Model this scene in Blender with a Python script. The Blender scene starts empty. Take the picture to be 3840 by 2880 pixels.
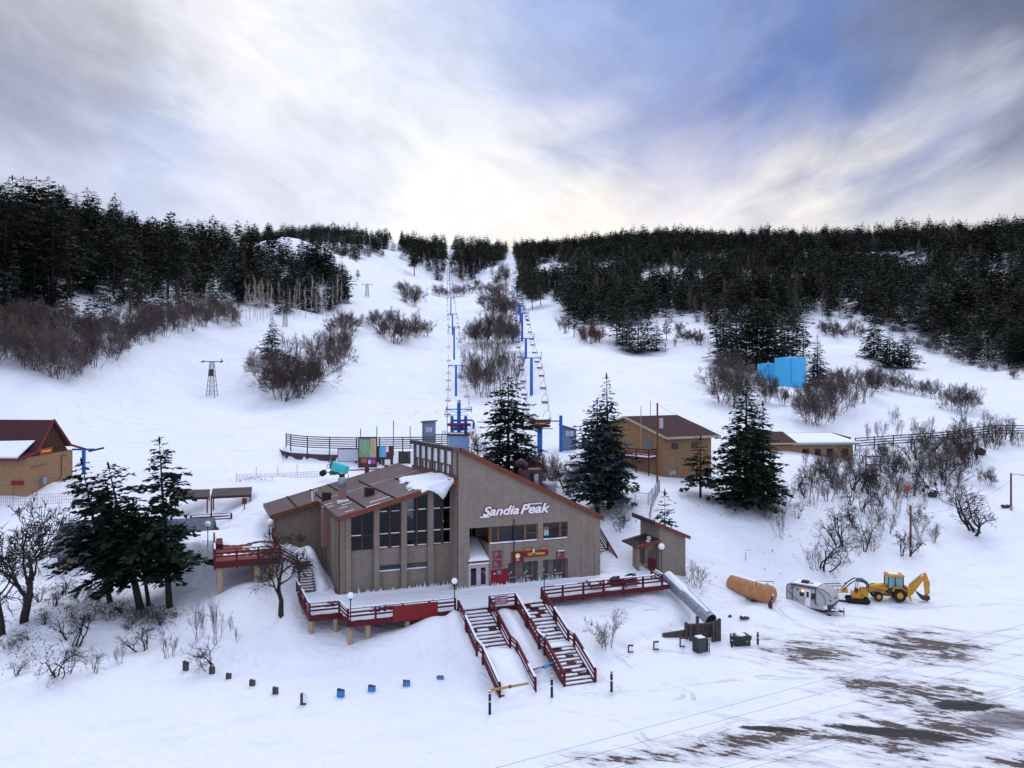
import bpy, math, random
import numpy as np
from mathutils import Vector, Matrix
R = math.radians
random.seed(7); rng = np.random.default_rng(7)
S = bpy.context.scene; COL = S.collection

# ---------------------------------------------------------------- camera, sky, sun, exposure
CAMZ, F, CXO, HYO = 25.0, 1800.0, 1106.0, 785.0      # eye height (m), focal length and horizon in overview pixels (2212 wide)
cam = bpy.data.cameras.new('camera'); camo = bpy.data.objects.new('camera', cam); COL.objects.link(camo)
camo.location = (0, 0, CAMZ); camo.rotation_euler = (R(90), 0, 0)
cam.sensor_width = 36; cam.lens = 36 * F / 2212; cam.shift_y = -44.5 / 2212
cam.clip_start = 1; cam.clip_end = 9000
S.camera = camo
S.view_settings.view_transform = 'Standard'; S.view_settings.look = 'None'
S.view_settings.exposure = -.10; S.view_settings.gamma = 1
S.cycles.max_bounces = 6; S.cycles.diffuse_bounces = 3; S.cycles.glossy_bounces = 3
S.cycles.transparent_max_bounces = 6

W = bpy.data.worlds.new('World'); S.world = W; W.use_nodes = True; W.cycles.sampling_method = 'NONE'
nt = W.node_tree; N = nt.nodes; L = nt.links; N.clear()
def nd(t, **k):
    n = N.new(t)
    for a, b in k.items(): setattr(n, a, b)
    return n
def vmath(op, a, b=None, sc=None):
    n = nd('ShaderNodeVectorMath', operation=op)
    for i, v in enumerate((a, b)):
        if v is None: continue
        if hasattr(v, 'links'): L.new(v, n.inputs[i])
        else: n.inputs[i].default_value = v
    if sc is not None:
        if hasattr(sc, 'links'): L.new(sc, n.inputs['Scale'])
        else: n.inputs['Scale'].default_value = sc
    return n.outputs['Value'] if op in ('DOT_PRODUCT', 'LENGTH', 'DISTANCE') else n.outputs[0]
def fmath(op, a, b=None, c=None):
    n = nd('ShaderNodeMath', operation=op)
    for i, v in enumerate((a, b, c)):
        if v is None: continue
        if hasattr(v, 'links'): L.new(v, n.inputs[i])
        else: n.inputs[i].default_value = v
    return n.outputs[0]
out = nd('ShaderNodeOutputWorld'); bg = nd('ShaderNodeBackground'); L.new(bg.outputs[0], out.inputs[0])
tc = nd('ShaderNodeTexCoord')
dirv = vmath('NORMALIZE', tc.outputs['Generated'])
# wisps: the direction is pushed about by streaky noise before the cloud colours are looked up
sxy = nd('ShaderNodeSeparateXYZ'); L.new(dirv, sxy.inputs[0])
def streaked(deg, sz):
    a = nd('ShaderNodeMapping'); L.new(dirv, a.inputs[0]); a.inputs['Rotation'].default_value = (0, R(deg), 0)
    b = nd('ShaderNodeMapping'); L.new(a.outputs[0], b.inputs[0]); b.inputs['Scale'].default_value = (1, 1, sz); return b.outputs[0]
mr_ = nd('ShaderNodeMapRange'); mr_.interpolation_type = 'SMOOTHSTEP'; L.new(sxy.outputs[0], mr_.inputs[0]); mr_.inputs[1].default_value = .02; mr_.inputs[2].default_value = .30
VA, VB = streaked(-24, 2.1), streaked(28, 2.0)
def cloudnoise(sc, det, rough, dist):
    o = []
    for v in (VA, VB):
        n = nd('ShaderNodeTexNoise'); L.new(v, n.inputs['Vector']); n.inputs['Scale'].default_value = sc; n.inputs['Detail'].default_value = det; n.inputs['Roughness'].default_value = rough; n.inputs['Distortion'].default_value = dist; o.append(n.outputs['Color'])
    m = nd('ShaderNodeMix', data_type='RGBA'); L.new(mr_.outputs[0], m.inputs[0]); L.new(o[0], m.inputs[6]); L.new(o[1], m.inputs[7]); return m.outputs[2]
w1 = vmath('SCALE', vmath('SUBTRACT', cloudnoise(4.2, 7, .56, .4), (.5, .5, .5)), None, .27)
wd = vmath('NORMALIZE', vmath('ADD', dirv, w1))
SKY = [  # overview pixel x, y, sRGB colour, size
 (60, 60, 182, 184, 196, 1.0), (250, 20, 232, 233, 240, .8), (430, 120, 236, 236, 243, .9), (150, 210, 168, 170, 188, 1.0), (40, 300, 132, 138, 168, .9),
 (330, 330, 182, 196, 228, .9), (60, 390, 196, 208, 234, .8), (200, 450, 214, 216, 236, .8), (420, 450, 192, 206, 238, .8), (600, 300, 228, 230, 244, .9),
 (720, 100, 240, 241, 247, .9), (560, 20, 244, 244, 248, .7), (700, 420, 226, 230, 246, .9), (900, 30, 198, 210, 238, .9), (950, 250, 240, 242, 248, .9),
 (1000, 120, 206, 214, 240, .8), (1130, 60, 160, 180, 224, .9), (1250, 200, 178, 190, 228, .9), (1150, 350, 246, 244, 246, .9), (1400, 60, 138, 162, 212, 1.0),
 (1480, 230, 140, 156, 206, .9), (1590, 120, 146, 160, 202, .55), (1700, 170, 92, 126, 194, .8), (1800, 60, 116, 138, 188, .9), (2000, 90, 126, 136, 166, 1.0), (2190, 60, 96, 104, 130, 1.0),
 (1850, 240, 104, 130, 186, .8), (2100, 210, 124, 134, 166, .9), (1650, 330, 168, 174, 208, .8), (1900, 330, 162, 170, 200, .7), (1500, 380, 212, 210, 228, .8),
 (2060, 330, 226, 228, 238, .7), (2190, 320, 186, 190, 206, .7), (1300, 450, 255, 249, 238, 1.0), (1750, 430, 252, 245, 234, .9), (2100, 440, 226, 222, 226, .9),
 (1500, 500, 255, 250, 248, .9), (900, 480, 255, 253, 253, .9), (500, 500, 236, 234, 244, .8), (2300, 500, 214, 210, 214, .9), (-100, 480, 220, 224, 240, .9),
]
def lin(c): return tuple((v / 255 / 12.92 if v / 255 < .04045 else ((v / 255 + .055) / 1.055) ** 2.4) for v in c)
def pdir(px, py): return Vector(((px - CXO) / F, 1, (HYO - py) / F)).normalized()
samp = [(pdir(x, y), lin((r, g, b)), s, 1) for x, y, r, g, b, s in SKY]
# the part of the dome above and behind the photograph: bright even overcast
for (dx, dy, dz), c, s in [((0, .25, 1), (.88, .98, 1.27), 5), ((0, -1, .5), (.78, .85, 1.12), 7), ((1, -.2, .45), (.66, .73, .97), 4.5), ((-1, -.2, .45), (.70, .77, 1.02), 4.5)]:
    samp.append((Vector((dx, dy, dz)).normalized(), c, s, 1))
num = den = None
for dv, c, s, w in samp:
    dd = vmath('DISTANCE', wd, tuple(dv))
    g = fmath('EXPONENT', fmath('MULTIPLY', fmath('MULTIPLY', dd, dd), -1 / (.074 * s) ** 2))
    cv = vmath('SCALE', c, None, g)
    num = cv if num is None else vmath('ADD', num, cv)
    den = g if den is None else fmath('ADD', den, g)
cloud = vmath('SCALE', num, None, fmath('DIVIDE', 1.0, fmath('ADD', den, 1e-6)))
sn2 = nd('ShaderNodeSeparateXYZ'); L.new(cloudnoise(12, 8, .58, .5), sn2.inputs[0])
fac = fmath('MULTIPLY_ADD', sn2.outputs[1], .56, .72)
cloud = vmath('SCALE', cloud, None, fac)
sky = nd('ShaderNodeTexSky', sky_type='NISHITA'); sky.sun_disc = False; sky.sun_elevation = R(24); sky.sun_rotation = R(12); sky.altitude = 2700
sk = vmath('SCALE', sky.outputs[0], None, .06)
mx = vmath('ADD', vmath('SCALE', cloud, None, 1.13), vmath('SCALE', sk, None, .04))
L.new(mx, bg.inputs[0]); bg.inputs[1].default_value = 1.0

sl = bpy.data.lights.new('sun', 'SUN'); slo = bpy.data.objects.new('sun', sl); COL.objects.link(slo)
sl.energy = .9; sl.angle = R(22); sl.color = (1, .95, .9)
sdir = Vector((math.sin(R(12)) * math.cos(R(48)), math.cos(R(12)) * math.cos(R(48)), math.sin(R(48))))
slo.rotation_euler = sdir.to_track_quat('Z', 'Y').to_euler()

# ---------------------------------------------------------------- helpers
def xw(px, Y): return (px - CXO) / F * Y
def zw(py, Y): return CAMZ - (py - HYO) / F * Y
def P(px, py, Y): return Vector((xw(px, Y), Y, zw(py, Y)))
def nv(x, y): return x / 1.736, y / 1.736            # 3840-pixel reading -> overview pixels
def ncol(o, *cols):
    return o
MATS = {}
def mat(name, col, rough=.8, metal=0, var=.12, scale=3., bump=.0, spec=.3, col2=None, objvar=0., stretch=(1, 1, 1), emit=None, alpha=None):
    if name in MATS: return MATS[name]
    m = bpy.data.materials.new(name); m.use_nodes = True; MATS[name] = m
    t = m.node_tree; ns = t.nodes; b = ns['Principled BSDF']
    b.inputs['Roughness'].default_value = rough; b.inputs['Metallic'].default_value = metal
    b.inputs['Specular IOR Level'].default_value = spec
    tcn = ns.new('ShaderNodeTexCoord'); mpn = ns.new('ShaderNodeMapping'); mpn.inputs['Scale'].default_value = stretch
    t.links.new(tcn.outputs['Object'], mpn.inputs[0])
    nz = ns.new('ShaderNodeTexNoise'); nz.inputs['Scale'].default_value = scale; nz.inputs['Detail'].default_value = 5; nz.inputs['Roughness'].default_value = .6
    t.links.new(mpn.outputs[0], nz.inputs['Vector'])
    rp = ns.new('ShaderNodeValToRGB'); t.links.new(nz.outputs['Fac'], rp.inputs[0])
    c2 = col2 or tuple(min(1, v * (1 + var)) for v in col); c1 = col if col2 else tuple(v * (1 - var) for v in col)
    rp.color_ramp.elements[0].position = .32; rp.color_ramp.elements[1].position = .68
    rp.color_ramp.elements[0].color = (*c1, 1); rp.color_ramp.elements[1].color = (*c2, 1)
    src = rp.outputs[0]
    if objvar:
        oi = ns.new('ShaderNodeObjectInfo'); mr = ns.new('ShaderNodeMapRange'); t.links.new(oi.outputs['Random'], mr.inputs[0])
        mr.inputs[3].default_value = 1 - objvar; mr.inputs[4].default_value = 1 + objvar
        vm = ns.new('ShaderNodeVectorMath'); vm.operation = 'SCALE'; t.links.new(src, vm.inputs[0]); t.links.new(mr.outputs[0], vm.inputs['Scale']); src = vm.outputs[0]
    t.links.new(src, b.inputs['Base Color'])
    if bump:
        bp = ns.new('ShaderNodeBump'); bp.inputs['Strength'].default_value = bump; bp.inputs['Distance'].default_value = .05
        t.links.new(nz.outputs['Fac'], bp.inputs['Height']); t.links.new(bp.outputs[0], b.inputs['Normal'])
    if emit:
        b.inputs['Emission Color'].default_value = (*emit[:3], 1); b.inputs['Emission Strength'].default_value = emit[3]
    return m

class MB:
    """collects boxes, bars, tubes and prisms; build() links them as one mesh object"""
    def __init__(s): s.v = []; s.f = []; s.m = []; s.mi = 0
    def add(s, vs, fs):
        o = len(s.v); s.v += [tuple(v) for v in vs]; s.f += [tuple(i + o for i in f) for f in fs]; s.m += [s.mi] * len(fs); return s
    def box(s, x0, x1, y0, y1, z0, z1):
        return s.add([(x0, y0, z0), (x1, y0, z0), (x1, y1, z0), (x0, y1, z0), (x0, y0, z1), (x1, y0, z1), (x1, y1, z1), (x0, y1, z1)],
                     [(3, 2, 1, 0), (4, 5, 6, 7), (0, 1, 5, 4), (1, 2, 6, 5), (2, 3, 7, 6), (3, 0, 4, 7)])
    def hexa(s, p):  # 8 points, bottom 4 ccw then top 4
        return s.add(p, [(3, 2, 1, 0), (4, 5, 6, 7), (0, 1, 5, 4), (1, 2, 6, 5), (2, 3, 7, 6), (3, 0, 4, 7)])
    def bar(s, a, b, w, h, up=(0, 0, 1)):
        a = Vector(a); b = Vector(b); d = (b - a); 
        if d.length < 1e-6: return s
        d.normalize(); u = Vector(up)
        if abs(d.dot(u)) > .98: u = Vector((0, 1, 0))
        x = d.cross(u).normalized(); u = x.cross(d).normalized()
        p = []
        for q in (a, b):
            p += [q - x * w / 2 - u * h / 2, q + x * w / 2 - u * h / 2, q + x * w / 2 + u * h / 2, q - x * w / 2 + u * h / 2]
        return s.add(p, [(3, 2, 1, 0), (4, 5, 6, 7), (0, 1, 5, 4), (1, 2, 6, 5), (2, 3, 7, 6), (3, 0, 4, 7)])
    def tube(s, pts, r, n=6, cap=True):
        pts = [Vector(p) for p in pts]; k = len(pts)
        rs = r if isinstance(r, (list, tuple)) else [r] * k
        vs = []; fs = []
        pu = None
        for i, p in enumerate(pts):
            d = (pts[min(i + 1, k - 1)] - pts[max(i - 1, 0)]).normalized()
            if pu is None:
                pu = Vector((0, 0, 1)) if abs(d.z) < .9 else Vector((1, 0, 0))
            x = d.cross(pu).normalized(); pu = x.cross(d).normalized()
            for j in range(n):
                a = 2 * math.pi * j / n
                vs.append(p + (x * math.cos(a) + pu * math.sin(a)) * rs[i])
        for i in range(k - 1):
            for j in range(n):
                a = i * n + j; b = i * n + (j + 1) % n
                fs.append((a, b, b + n, a + n))
        if cap: fs += [tuple(range(n))[::-1], tuple(range((k - 1) * n, k * n))]
        return s.add(vs, fs)
    def cyl(s, x, y, z0, z1, r, n=12, r2=None): return s.tube([(x, y, z0), (x, y, z1)], [r, r if r2 is None else r2], n)
    def prism(s, poly, axis, a, b):
        """poly: 2-D outline, extruded along axis ('x','y','z') from a to b"""
        n = len(poly)
        def q(u, v, w): return {'x': (w, u, v), 'y': (u, w, v), 'z': (u, v, w)}[axis]
        vs = [q(u, v, a) for u, v in poly] + [q(u, v, b) for u, v in poly]
        fs = [tuple(range(n)), tuple(range(n, 2 * n))[::-1]] + [(i, i + n, (i + 1) % n + n, (i + 1) % n) for i in range(n)]
        return s.add(vs, fs)
    def ball(s, c, r, n=14, m=9, sz=1):
        vs = []; fs = []
        for i in range(m + 1):
            th = math.pi * i / m
            for j in range(n):
                a = 2 * math.pi * j / n
                vs.append((c[0] + r * math.sin(th) * math.cos(a), c[1] + r * math.sin(th) * math.sin(a), c[2] + r * sz * math.cos(th)))
        for i in range(m):
            for j in range(n):
                fs.append((i * n + j, i * n + (j + 1) % n, (i + 1) * n + (j + 1) % n, (i + 1) * n + j))
        return s.add(vs, fs)
    def mesh(s, name, mats, fix=True):
        me = bpy.data.meshes.new(name); me.from_pydata(s.v, [], s.f)
        for m in (mats if isinstance(mats, (list, tuple)) else [mats]): me.materials.append(m)
        if isinstance(mats, (list, tuple)) and len(mats) > 1: me.polygons.foreach_set('material_index', s.m)
        if fix:
            import bmesh
            b = bmesh.new(); b.from_mesh(me); bmesh.ops.recalc_face_normals(b, faces=b.faces); b.to_mesh(me); b.free()
        return me
    def build(s, name, mats, parent=None, smooth=False, **k):
        me = s.mesh(name, mats)
        if smooth: me.polygons.foreach_set('use_smooth', [True] * len(me.polygons))
        return link(bpy.data.objects.new(name, me), parent, **k)

def link(o, parent=None, loc=None, rz=None, **props):
    COL.objects.link(o)
    if parent is not None: o.parent = parent
    if loc is not None: o.location = loc
    if rz is not None: o.rotation_euler = (0, 0, rz)
    for a, b in props.items():
        if b is not None: o[a] = b
    return o
def thing(name, label, cat, loc=(0, 0, 0), rz=0, group=None):
    return link(bpy.data.objects.new(name, None), None, loc, rz, label=label, category=cat, group=group)
def tag(o, label, cat, group=None):
    o['label'] = label; o['category'] = cat
    if group: o['group'] = group
    return o
def copy_tree(o, parent=None, label=None, group=None, loc=None, rz=None, sc=None):
    c = o.copy(); COL.objects.link(c); c.parent = parent
    if label: c['label'] = label
    if group: c['group'] = group
    if loc is not None: c.location = loc
    if rz is not None: c.rotation_euler = (0, 0, rz)
    if sc is not None: c.scale = sc if isinstance(sc, tuple) else (sc,) * 3
    for ch in KIDS.get(o.name, list(o.children)): copy_tree(ch, c)
    return c
KIDS = {}
def np_mesh(name, V, Fc, mats, mi=None, smooth=False):
    me = bpy.data.meshes.new(name); n = len(V); k = Fc.shape[1]
    me.vertices.add(n); me.vertices.foreach_set('co', np.ascontiguousarray(V, dtype=np.float32).ravel())
    me.loops.add(Fc.size); me.loops.foreach_set('vertex_index', np.ascontiguousarray(Fc, dtype=np.int32).ravel())
    me.polygons.add(len(Fc)); me.polygons.foreach_set('loop_start', np.arange(0, Fc.size, k, dtype=np.int32))
    me.polygons.foreach_set('loop_total', np.full(len(Fc), k, dtype=np.int32))
    for m in mats: me.materials.append(m)
    if mi is not None: me.polygons.foreach_set('material_index', mi.astype(np.int32))
    if smooth: me.polygons.foreach_set('use_smooth', np.ones(len(Fc), dtype=bool))
    me.update(calc_edges=True); return me
def text_mesh(body, size, extr=.01, shear=0., off=0., name='lettering', sx=1.):
    cu = bpy.data.curves.new('txt', 'FONT'); cu.body = body; cu.size = size; cu.extrude = extr; cu.shear = shear; cu.offset = off
    cu.align_x = 'CENTER'; cu.align_y = 'CENTER'; cu.resolution_u = 4
    o = bpy.data.objects.new('txt', cu); COL.objects.link(o)
    dg = bpy.context.evaluated_depsgraph_get()
    me = bpy.data.meshes.new_from_object(o.evaluated_get(dg)); me.name = name
    # stand it up: text x -> x, text y -> z, facing -y
    me.transform(Matrix.Rotation(R(90), 4, 'X') @ Matrix.Diagonal((sx, 1, 1, 1)))
    bpy.data.objects.remove(o); bpy.data.curves.remove(cu)
    return me
def text_obj(body, size, m, parent, loc, rz=0, name='lettering', **k):
    me = text_mesh(body, size, name=name, **k); me.materials.append(m)
    return link(bpy.data.objects.new(name, me), parent, loc, rz)

# ---------------------------------------------------------------- materials
SNOW = mat('snow', (.80, .84, .90), .75, var=.03, scale=1.2, bump=.15, spec=.2)
WALL = None
RED = mat('red_stained_wood', (.092, .006, .010), .7, var=.3, scale=6, bump=.1)
REDP = mat('red_paint', (.19, .008, .012), .55, var=.1)
RUST = mat('rust_brown_fascia', (.15, .042, .02), .6, var=.18, scale=1.5)
ROOFB = mat('brown_roof_metal', (.065, .038, .034), .45, metal=.25, var=.2, scale=1)
ROOFP = mat('frosted_roof_pan', (.17, .12, .115), .5, var=.25, scale=.35, stretch=(1, 3, 1), col2=(.33, .27, .275))
BRW = mat('brown_timber', (.10, .035, .016), .6, var=.3, scale=5)
GLASS = mat('dark_window_glass', (.006, .007, .010), .06, var=.3, spec=.5)
CLEAR = bpy.data.materials.new('see_through_glass'); CLEAR.use_nodes = True; _t = CLEAR.node_tree; _n = _t.nodes; _n.clear()
_o = _n.new('ShaderNodeOutputMaterial'); _mx = _n.new('ShaderNodeMixShader'); _tr = _n.new('ShaderNodeBsdfTransparent'); _tr.inputs[0].default_value = (.30, .33, .36, 1)
_gl = _n.new('ShaderNodeBsdfGlossy'); _gl.inputs['Roughness'].default_value = .04; _gl.inputs[0].default_value = (.45, .5, .55, 1); _fr = _n.new('ShaderNodeFresnel'); _fr.inputs[0].default_value = 1.5
_t.links.new(_fr.outputs[0], _mx.inputs[0]); _t.links.new(_tr.outputs[0], _mx.inputs[1]); _t.links.new(_gl.outputs[0], _mx.inputs[2]); _t.links.new(_mx.outputs[0], _o.inputs[0])
GREYW = mat('weathered_timber', (.075, .058, .052), .85, var=.4, scale=6, stretch=(1, 1, .3))
DKW = mat('dark_fence_timber', (.055, .043, .04), .85, var=.35, scale=5)
TAN = mat('tan_stucco', (.28, .165, .085), .9, var=.12, scale=2.2, bump=.1)
SHING = mat('maroon_shingles', (.055, .020, .021), .9, var=.35, scale=14, bump=.3)
BLUE = mat('blue_lift_paint', (.010, .125, .50), .45, var=.15, scale=2)
BLUEL = mat('pale_blue_concrete', (.20, .33, .55), .85, var=.15, scale=2.5, bump=.1)
DARK = mat('dark_steel', (.025, .025, .03), .5, metal=.3, var=.3)
GALV = mat('galvanised_steel', (.28, .30, .34), .5, metal=.5, var=.3, scale=4, stretch=(1, 1, 1), bump=.3)
WHITE = mat('white_paint', (.75, .76, .8), .4, var=.04)
TANP = mat('tan_concrete', (.36, .27, .18), .9, var=.12)
BARK = mat('grey_brown_bark', (.034, .026, .026), .95, var=.35, scale=5, objvar=.2)
TWIG = mat('bare_twigs', (.104, .076, .068), .95, var=.3, scale=2, objvar=.35)
TWIGR = mat('russet_twigs', (.12, .055, .040), .95, var=.3, scale=2, objvar=.2)
ASPEN = mat('pale_aspen_bark', (.50, .43, .36), .9, var=.3, scale=4)
NEEDLE = mat('dark_needles', (.019, .025, .017), .9, spec=.1, col2=(.056, .062, .042), scale=.5, objvar=.5)
NEEDLEG = mat('fir_needles', (.010, .019, .012), .9, spec=.1, col2=(.032, .050, .034), scale=1.1, objvar=.15)
NEEDLEB = mat('blue_spruce_needles', (.022, .042, .048), .9, spec=.1, col2=(.065, .095, .105), scale=1.1, objvar=.15)
NEEDLEO = mat('olive_needles', (.022, .024, .012), .9, spec=.1, col2=(.055, .052, .028), scale=.5, objvar=.4)
NEEDLEY = mat('grey_green_needles', (.030, .042, .036), .9, spec=.1, col2=(.075, .092, .080), scale=.5, objvar=.35)
YEL = mat('yellow_machine_paint', (.52, .25, .012), .5, var=.2, scale=3)
RUBBER = mat('black_rubber', (.012, .012, .013), .8, var=.3)

def wall_mat(name, col, rib=.10, block=.2):
    m = bpy.data.materials.new(name); m.use_nodes = True; t = m.node_tree; ns = t.nodes; b = ns['Principled BSDF']
    b.inputs['Roughness'].default_value = .92; b.inputs['Specular IOR Level'].default_value = .15
    tcn = ns.new('ShaderNodeTexCoord')
    sx = ns.new('ShaderNodeSeparateXYZ'); t.links.new(tcn.outputs['Object'], sx.inputs[0])
    def M(op, a, bb=None):
        n = ns.new('ShaderNodeMath'); n.operation = op
        for i, v in enumerate((a, bb)):
            if v is None: continue
            if hasattr(v, 'links'): t.links.new(v, n.inputs[i])
            else: n.inputs[i].default_value = v
        return n.outputs[0]
    al = M('ADD', sx.outputs[0], M('MULTIPLY', sx.outputs[1], 1.0))
    ribs = M('SINE', M('MULTIPLY', al, 2 * math.pi / (rib * 2)))
    # block courses: thin darker joints every 0.2 m, and every block slightly different
    fz = M('FRACT', M('DIVIDE', sx.outputs[2], block)); joint = M('LESS_THAN', fz, .10)
    cb = ns.new('ShaderNodeCombineXYZ'); t.links.new(M('FLOOR', M('DIVIDE', al, .4)), cb.inputs[0]); t.links.new(M('FLOOR', M('DIVIDE', sx.outputs[2], block)), cb.inputs[2])
    wn = ns.new('ShaderNodeTexWhiteNoise'); t.links.new(cb.outputs[0], wn.inputs['Vector'])
    nz = ns.new('ShaderNodeTexNoise'); nz.inputs['Scale'].default_value = .6; nz.inputs['Detail'].default_value = 6; t.links.new(tcn.outputs['Object'], nz.inputs['Vector'])
    mp2 = ns.new('ShaderNodeMapping'); mp2.inputs['Scale'].default_value = (2.2, 2.2, .12); t.links.new(tcn.outputs['Object'], mp2.inputs[0])
    st = ns.new('ShaderNodeTexNoise'); st.inputs['Scale'].default_value = 1.; st.inputs['Detail'].default_value = 5; t.links.new(mp2.outputs[0], st.inputs['Vector'])
    f = M('ADD', M('ADD', .80, M('MULTIPLY', ribs, .06)), M('MULTIPLY', wn.outputs['Value'], .13))
    f = M('ADD', f, M('MULTIPLY', M('SUBTRACT', nz.outputs['Fac'], .5), .30)); f = M('ADD', f, M('MULTIPLY', M('SUBTRACT', st.outputs['Fac'], .5), .26))
    f = M('MULTIPLY', f, M('SUBTRACT', 1., M('MULTIPLY', joint, .16)))
    vm = ns.new('ShaderNodeVectorMath'); vm.operation = 'SCALE'; vm.inputs[0].default_value = col; t.links.new(f, vm.inputs['Scale']); t.links.new(vm.outputs[0], b.inputs['Base Color'])
    bp = ns.new('ShaderNodeBump'); bp.inputs['Strength'].default_value = .5; bp.inputs['Distance'].default_value = .03; t.links.new(ribs, bp.inputs['Height']); t.links.new(bp.outputs[0], b.inputs['Normal'])
    MATS[name] = m; return m
WALL = wall_mat('ribbed_block_wall', (.285, .238, .195))
# ---------------------------------------------------------------- the snow-covered ground (one sheet)
def zy(z, Y): return HYO + (CAMZ - z) / Y * F
C = {}   # overview column -> list of (Y, overview y) readings of the ground
C[0]    = [(63, 1500), (70, 1405), (80, 1330), (90, 1252), (98, 1180), (106, 1128), (114, 1066), (130, 1010), (150, 950), (162, 850), (172, 800), (190, 720), (215, 620), (250, 560), (320, 505)]
C[130]  = [(63, 1500), (72, 1385), (80, 1318), (90, 1250), (98, 1180), (106, 1126), (115, 1062), (130, 1010), (152, 950), (170, 850), (180, 815), (200, 720), (225, 640), (270, 575), (350, 515)]
C[280]  = [(64, 1488), (72, 1395), (80, 1315), (90, 1245), (98, 1165), (106, 1118), (115, 1080), (130, 1020), (150, 965), (175, 895), (190, 850), (205, 780), (230, 700), (290, 600), (420, 525)]
C[450]  = [(64, 1488), (72, 1380), (78, 1315), (86, 1255), (96, 1175), (103, 1133), (107, 1118), (114, 1066), (130, 1010), (150, 960), (180, 900), (215, 857), (235, 800), (262, 740), (285, 700), (340, 640), (420, 580), (520, 525)]
C[640]  = [(63.5, 1492), (68, 1418), (72, 1360), (80, 1280), (88, 1186), (96, 1105), (105, 1060), (115, 1040), (130, 1005), (150, 963), (190, 900), (215, 862), (250, 800), (290, 740), (320, 700), (390, 640), (480, 565), (535, 530), (600, 545), (800, 540), (1000, 512)]
C[800]  = [(64.5, 1480), (67, 1435), (70, 1390), (74, 1340), (90, 1215), (110, 1065), (120, 1025), (130, 1000), (146, 968), (185, 900), (230, 845), (290, 765), (350, 700), (440, 640), (600, 580), (800, 540), (1000, 520)]
C[970]  = [(65.5, 1470), (68, 1425), (71, 1372), (78, 1285), (90, 1215), (110, 1080), (122, 1020), (132, 990), (147, 968), (180, 905), (230, 857), (300, 771), (370, 730), (450, 690), (650, 640), (800, 603), (1100, 545)]
C[1100] = [(65, 1475), (69, 1400), (74, 1330), (80, 1273), (95, 1170), (110, 1075), (122, 1020), (135, 980), (155, 950), (225, 858), (262, 790), (295, 762), (400, 700), (520, 650), (780, 590), (1100, 545)]
C[1250] = [(66, 1465), (70, 1400), (74, 1350), (80, 1285), (92, 1180), (104, 1095), (112, 1050), (122, 1005), (138, 965), (165, 900), (225, 800), (290, 740), (400, 685), (500, 640), (700, 590), (1000, 535)]
C[1400] = [(69, 1437), (72, 1405), (76, 1345), (80, 1290), (86, 1235), (92, 1170), (100, 1098), (108, 1058), (116, 1035), (130, 1000), (165, 900), (230, 800), (280, 765), (360, 700), (480, 640), (680, 580), (980, 530)]
C[1520] = [(76, 1377), (80, 1335), (84, 1290), (90, 1215), (97, 1150), (104, 1095), (112, 1052), (125, 1020), (145, 945), (180, 880), (240, 800), (310, 725), (400, 675), (520, 630), (700, 580), (960, 528)]
C[1700] = [(80, 1345), (85, 1312), (88, 1285), (93, 1232), (101, 1150), (112, 1062), (124, 1010), (145, 960), (165, 918), (190, 880), (214, 838), (228, 832), (245, 828), (280, 775), (330, 740), (450, 650), (620, 580), (850, 530)]
C[1850] = [(83, 1325), (88, 1296), (94, 1255), (104, 1150), (112, 1085), (122, 1040), (134, 1008), (150, 972), (168, 910), (185, 868), (205, 845), (235, 825), (290, 768), (340, 735), (460, 650), (600, 585), (820, 526)]
C[2000] = [(86, 1308), (90, 1283), (98, 1215), (110, 1140), (124, 1060), (140, 995), (151, 952), (168, 910), (185, 885), (205, 858), (270, 800), (330, 765), (390, 700), (500, 620), (620, 560), (780, 520)]
C[2212] = [(87, 1303), (96, 1230), (110, 1130), (125, 1050), (145, 975), (156, 945), (180, 900), (215, 850), (270, 802), (320, 740), (400, 660), (500, 580), (640, 507)]
C[-350] = [(63, 1499), (80, 1335), (100, 1200), (114, 1095), (130, 1030), (150, 950), (165, 850), (180, 740), (200, 640), (240, 560), (300, 500)]
C[2600] = [(90, 1285), (110, 1130), (140, 1000), (160, 930), (200, 860), (260, 780), (320, 700), (400, 600), (560, 505)]
pts = []
for px, lst in C.items():
    for Y in (30, 40, 50, 58): pts.append((px, Y, zy(0, Y)))
    for Y, py in lst: pts.append((px, Y, py))
    Yl, pl = lst[-1]
    pts += [(px, Yl * 1.25, pl + 22), (px, Yl * 1.7, pl + 55), (px, 3000, pl + 150)]
pts = np.array(pts, float)
KV = 7.0
def uv(px, Y): return np.stack([np.asarray(px, float) / 100., np.log(np.asarray(Y, float)) * KV], -1)
def phi(r2): return .5 * r2 * np.log(r2 + 1e-9)
Pu = uv(pts[:, 0], pts[:, 1]); n_ = len(pts)
A = phi(((Pu[:, None] - Pu[None]) ** 2).sum(-1)) + np.eye(n_) * .02
Q = np.hstack([np.ones((n_, 1)), Pu]); M_ = np.block([[A, Q], [Q.T, np.zeros((3, 3))]])
val = (pts[:, 2] - HYO) * (pts[:, 1] / 100.) ** .9       # interpolate a well-scaled drop
sol = np.linalg.solve(M_, np.concatenate([val, np.zeros(3)]))
PXG = np.arange(-700, 2901, 8.); YG = np.concatenate([np.arange(26, 132, .5), 132 * np.exp(np.arange(0, math.log(3000 / 132), .0125))])
G1, G2 = np.meshgrid(PXG, YG, indexing='ij')
g = uv(G1.ravel(), G2.ravel()); res = np.empty(len(g))
for i in range(0, len(g), 20000):
    q = g[i:i + 20000]; res[i:i + 20000] = phi(((q[:, None] - Pu[None]) ** 2).sum(-1)) @ sol[:n_] + sol[n_] + q @ sol[n_ + 1:]
PYG = HYO + res.reshape(G1.shape) / (G2 / 100.) ** .9
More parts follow.
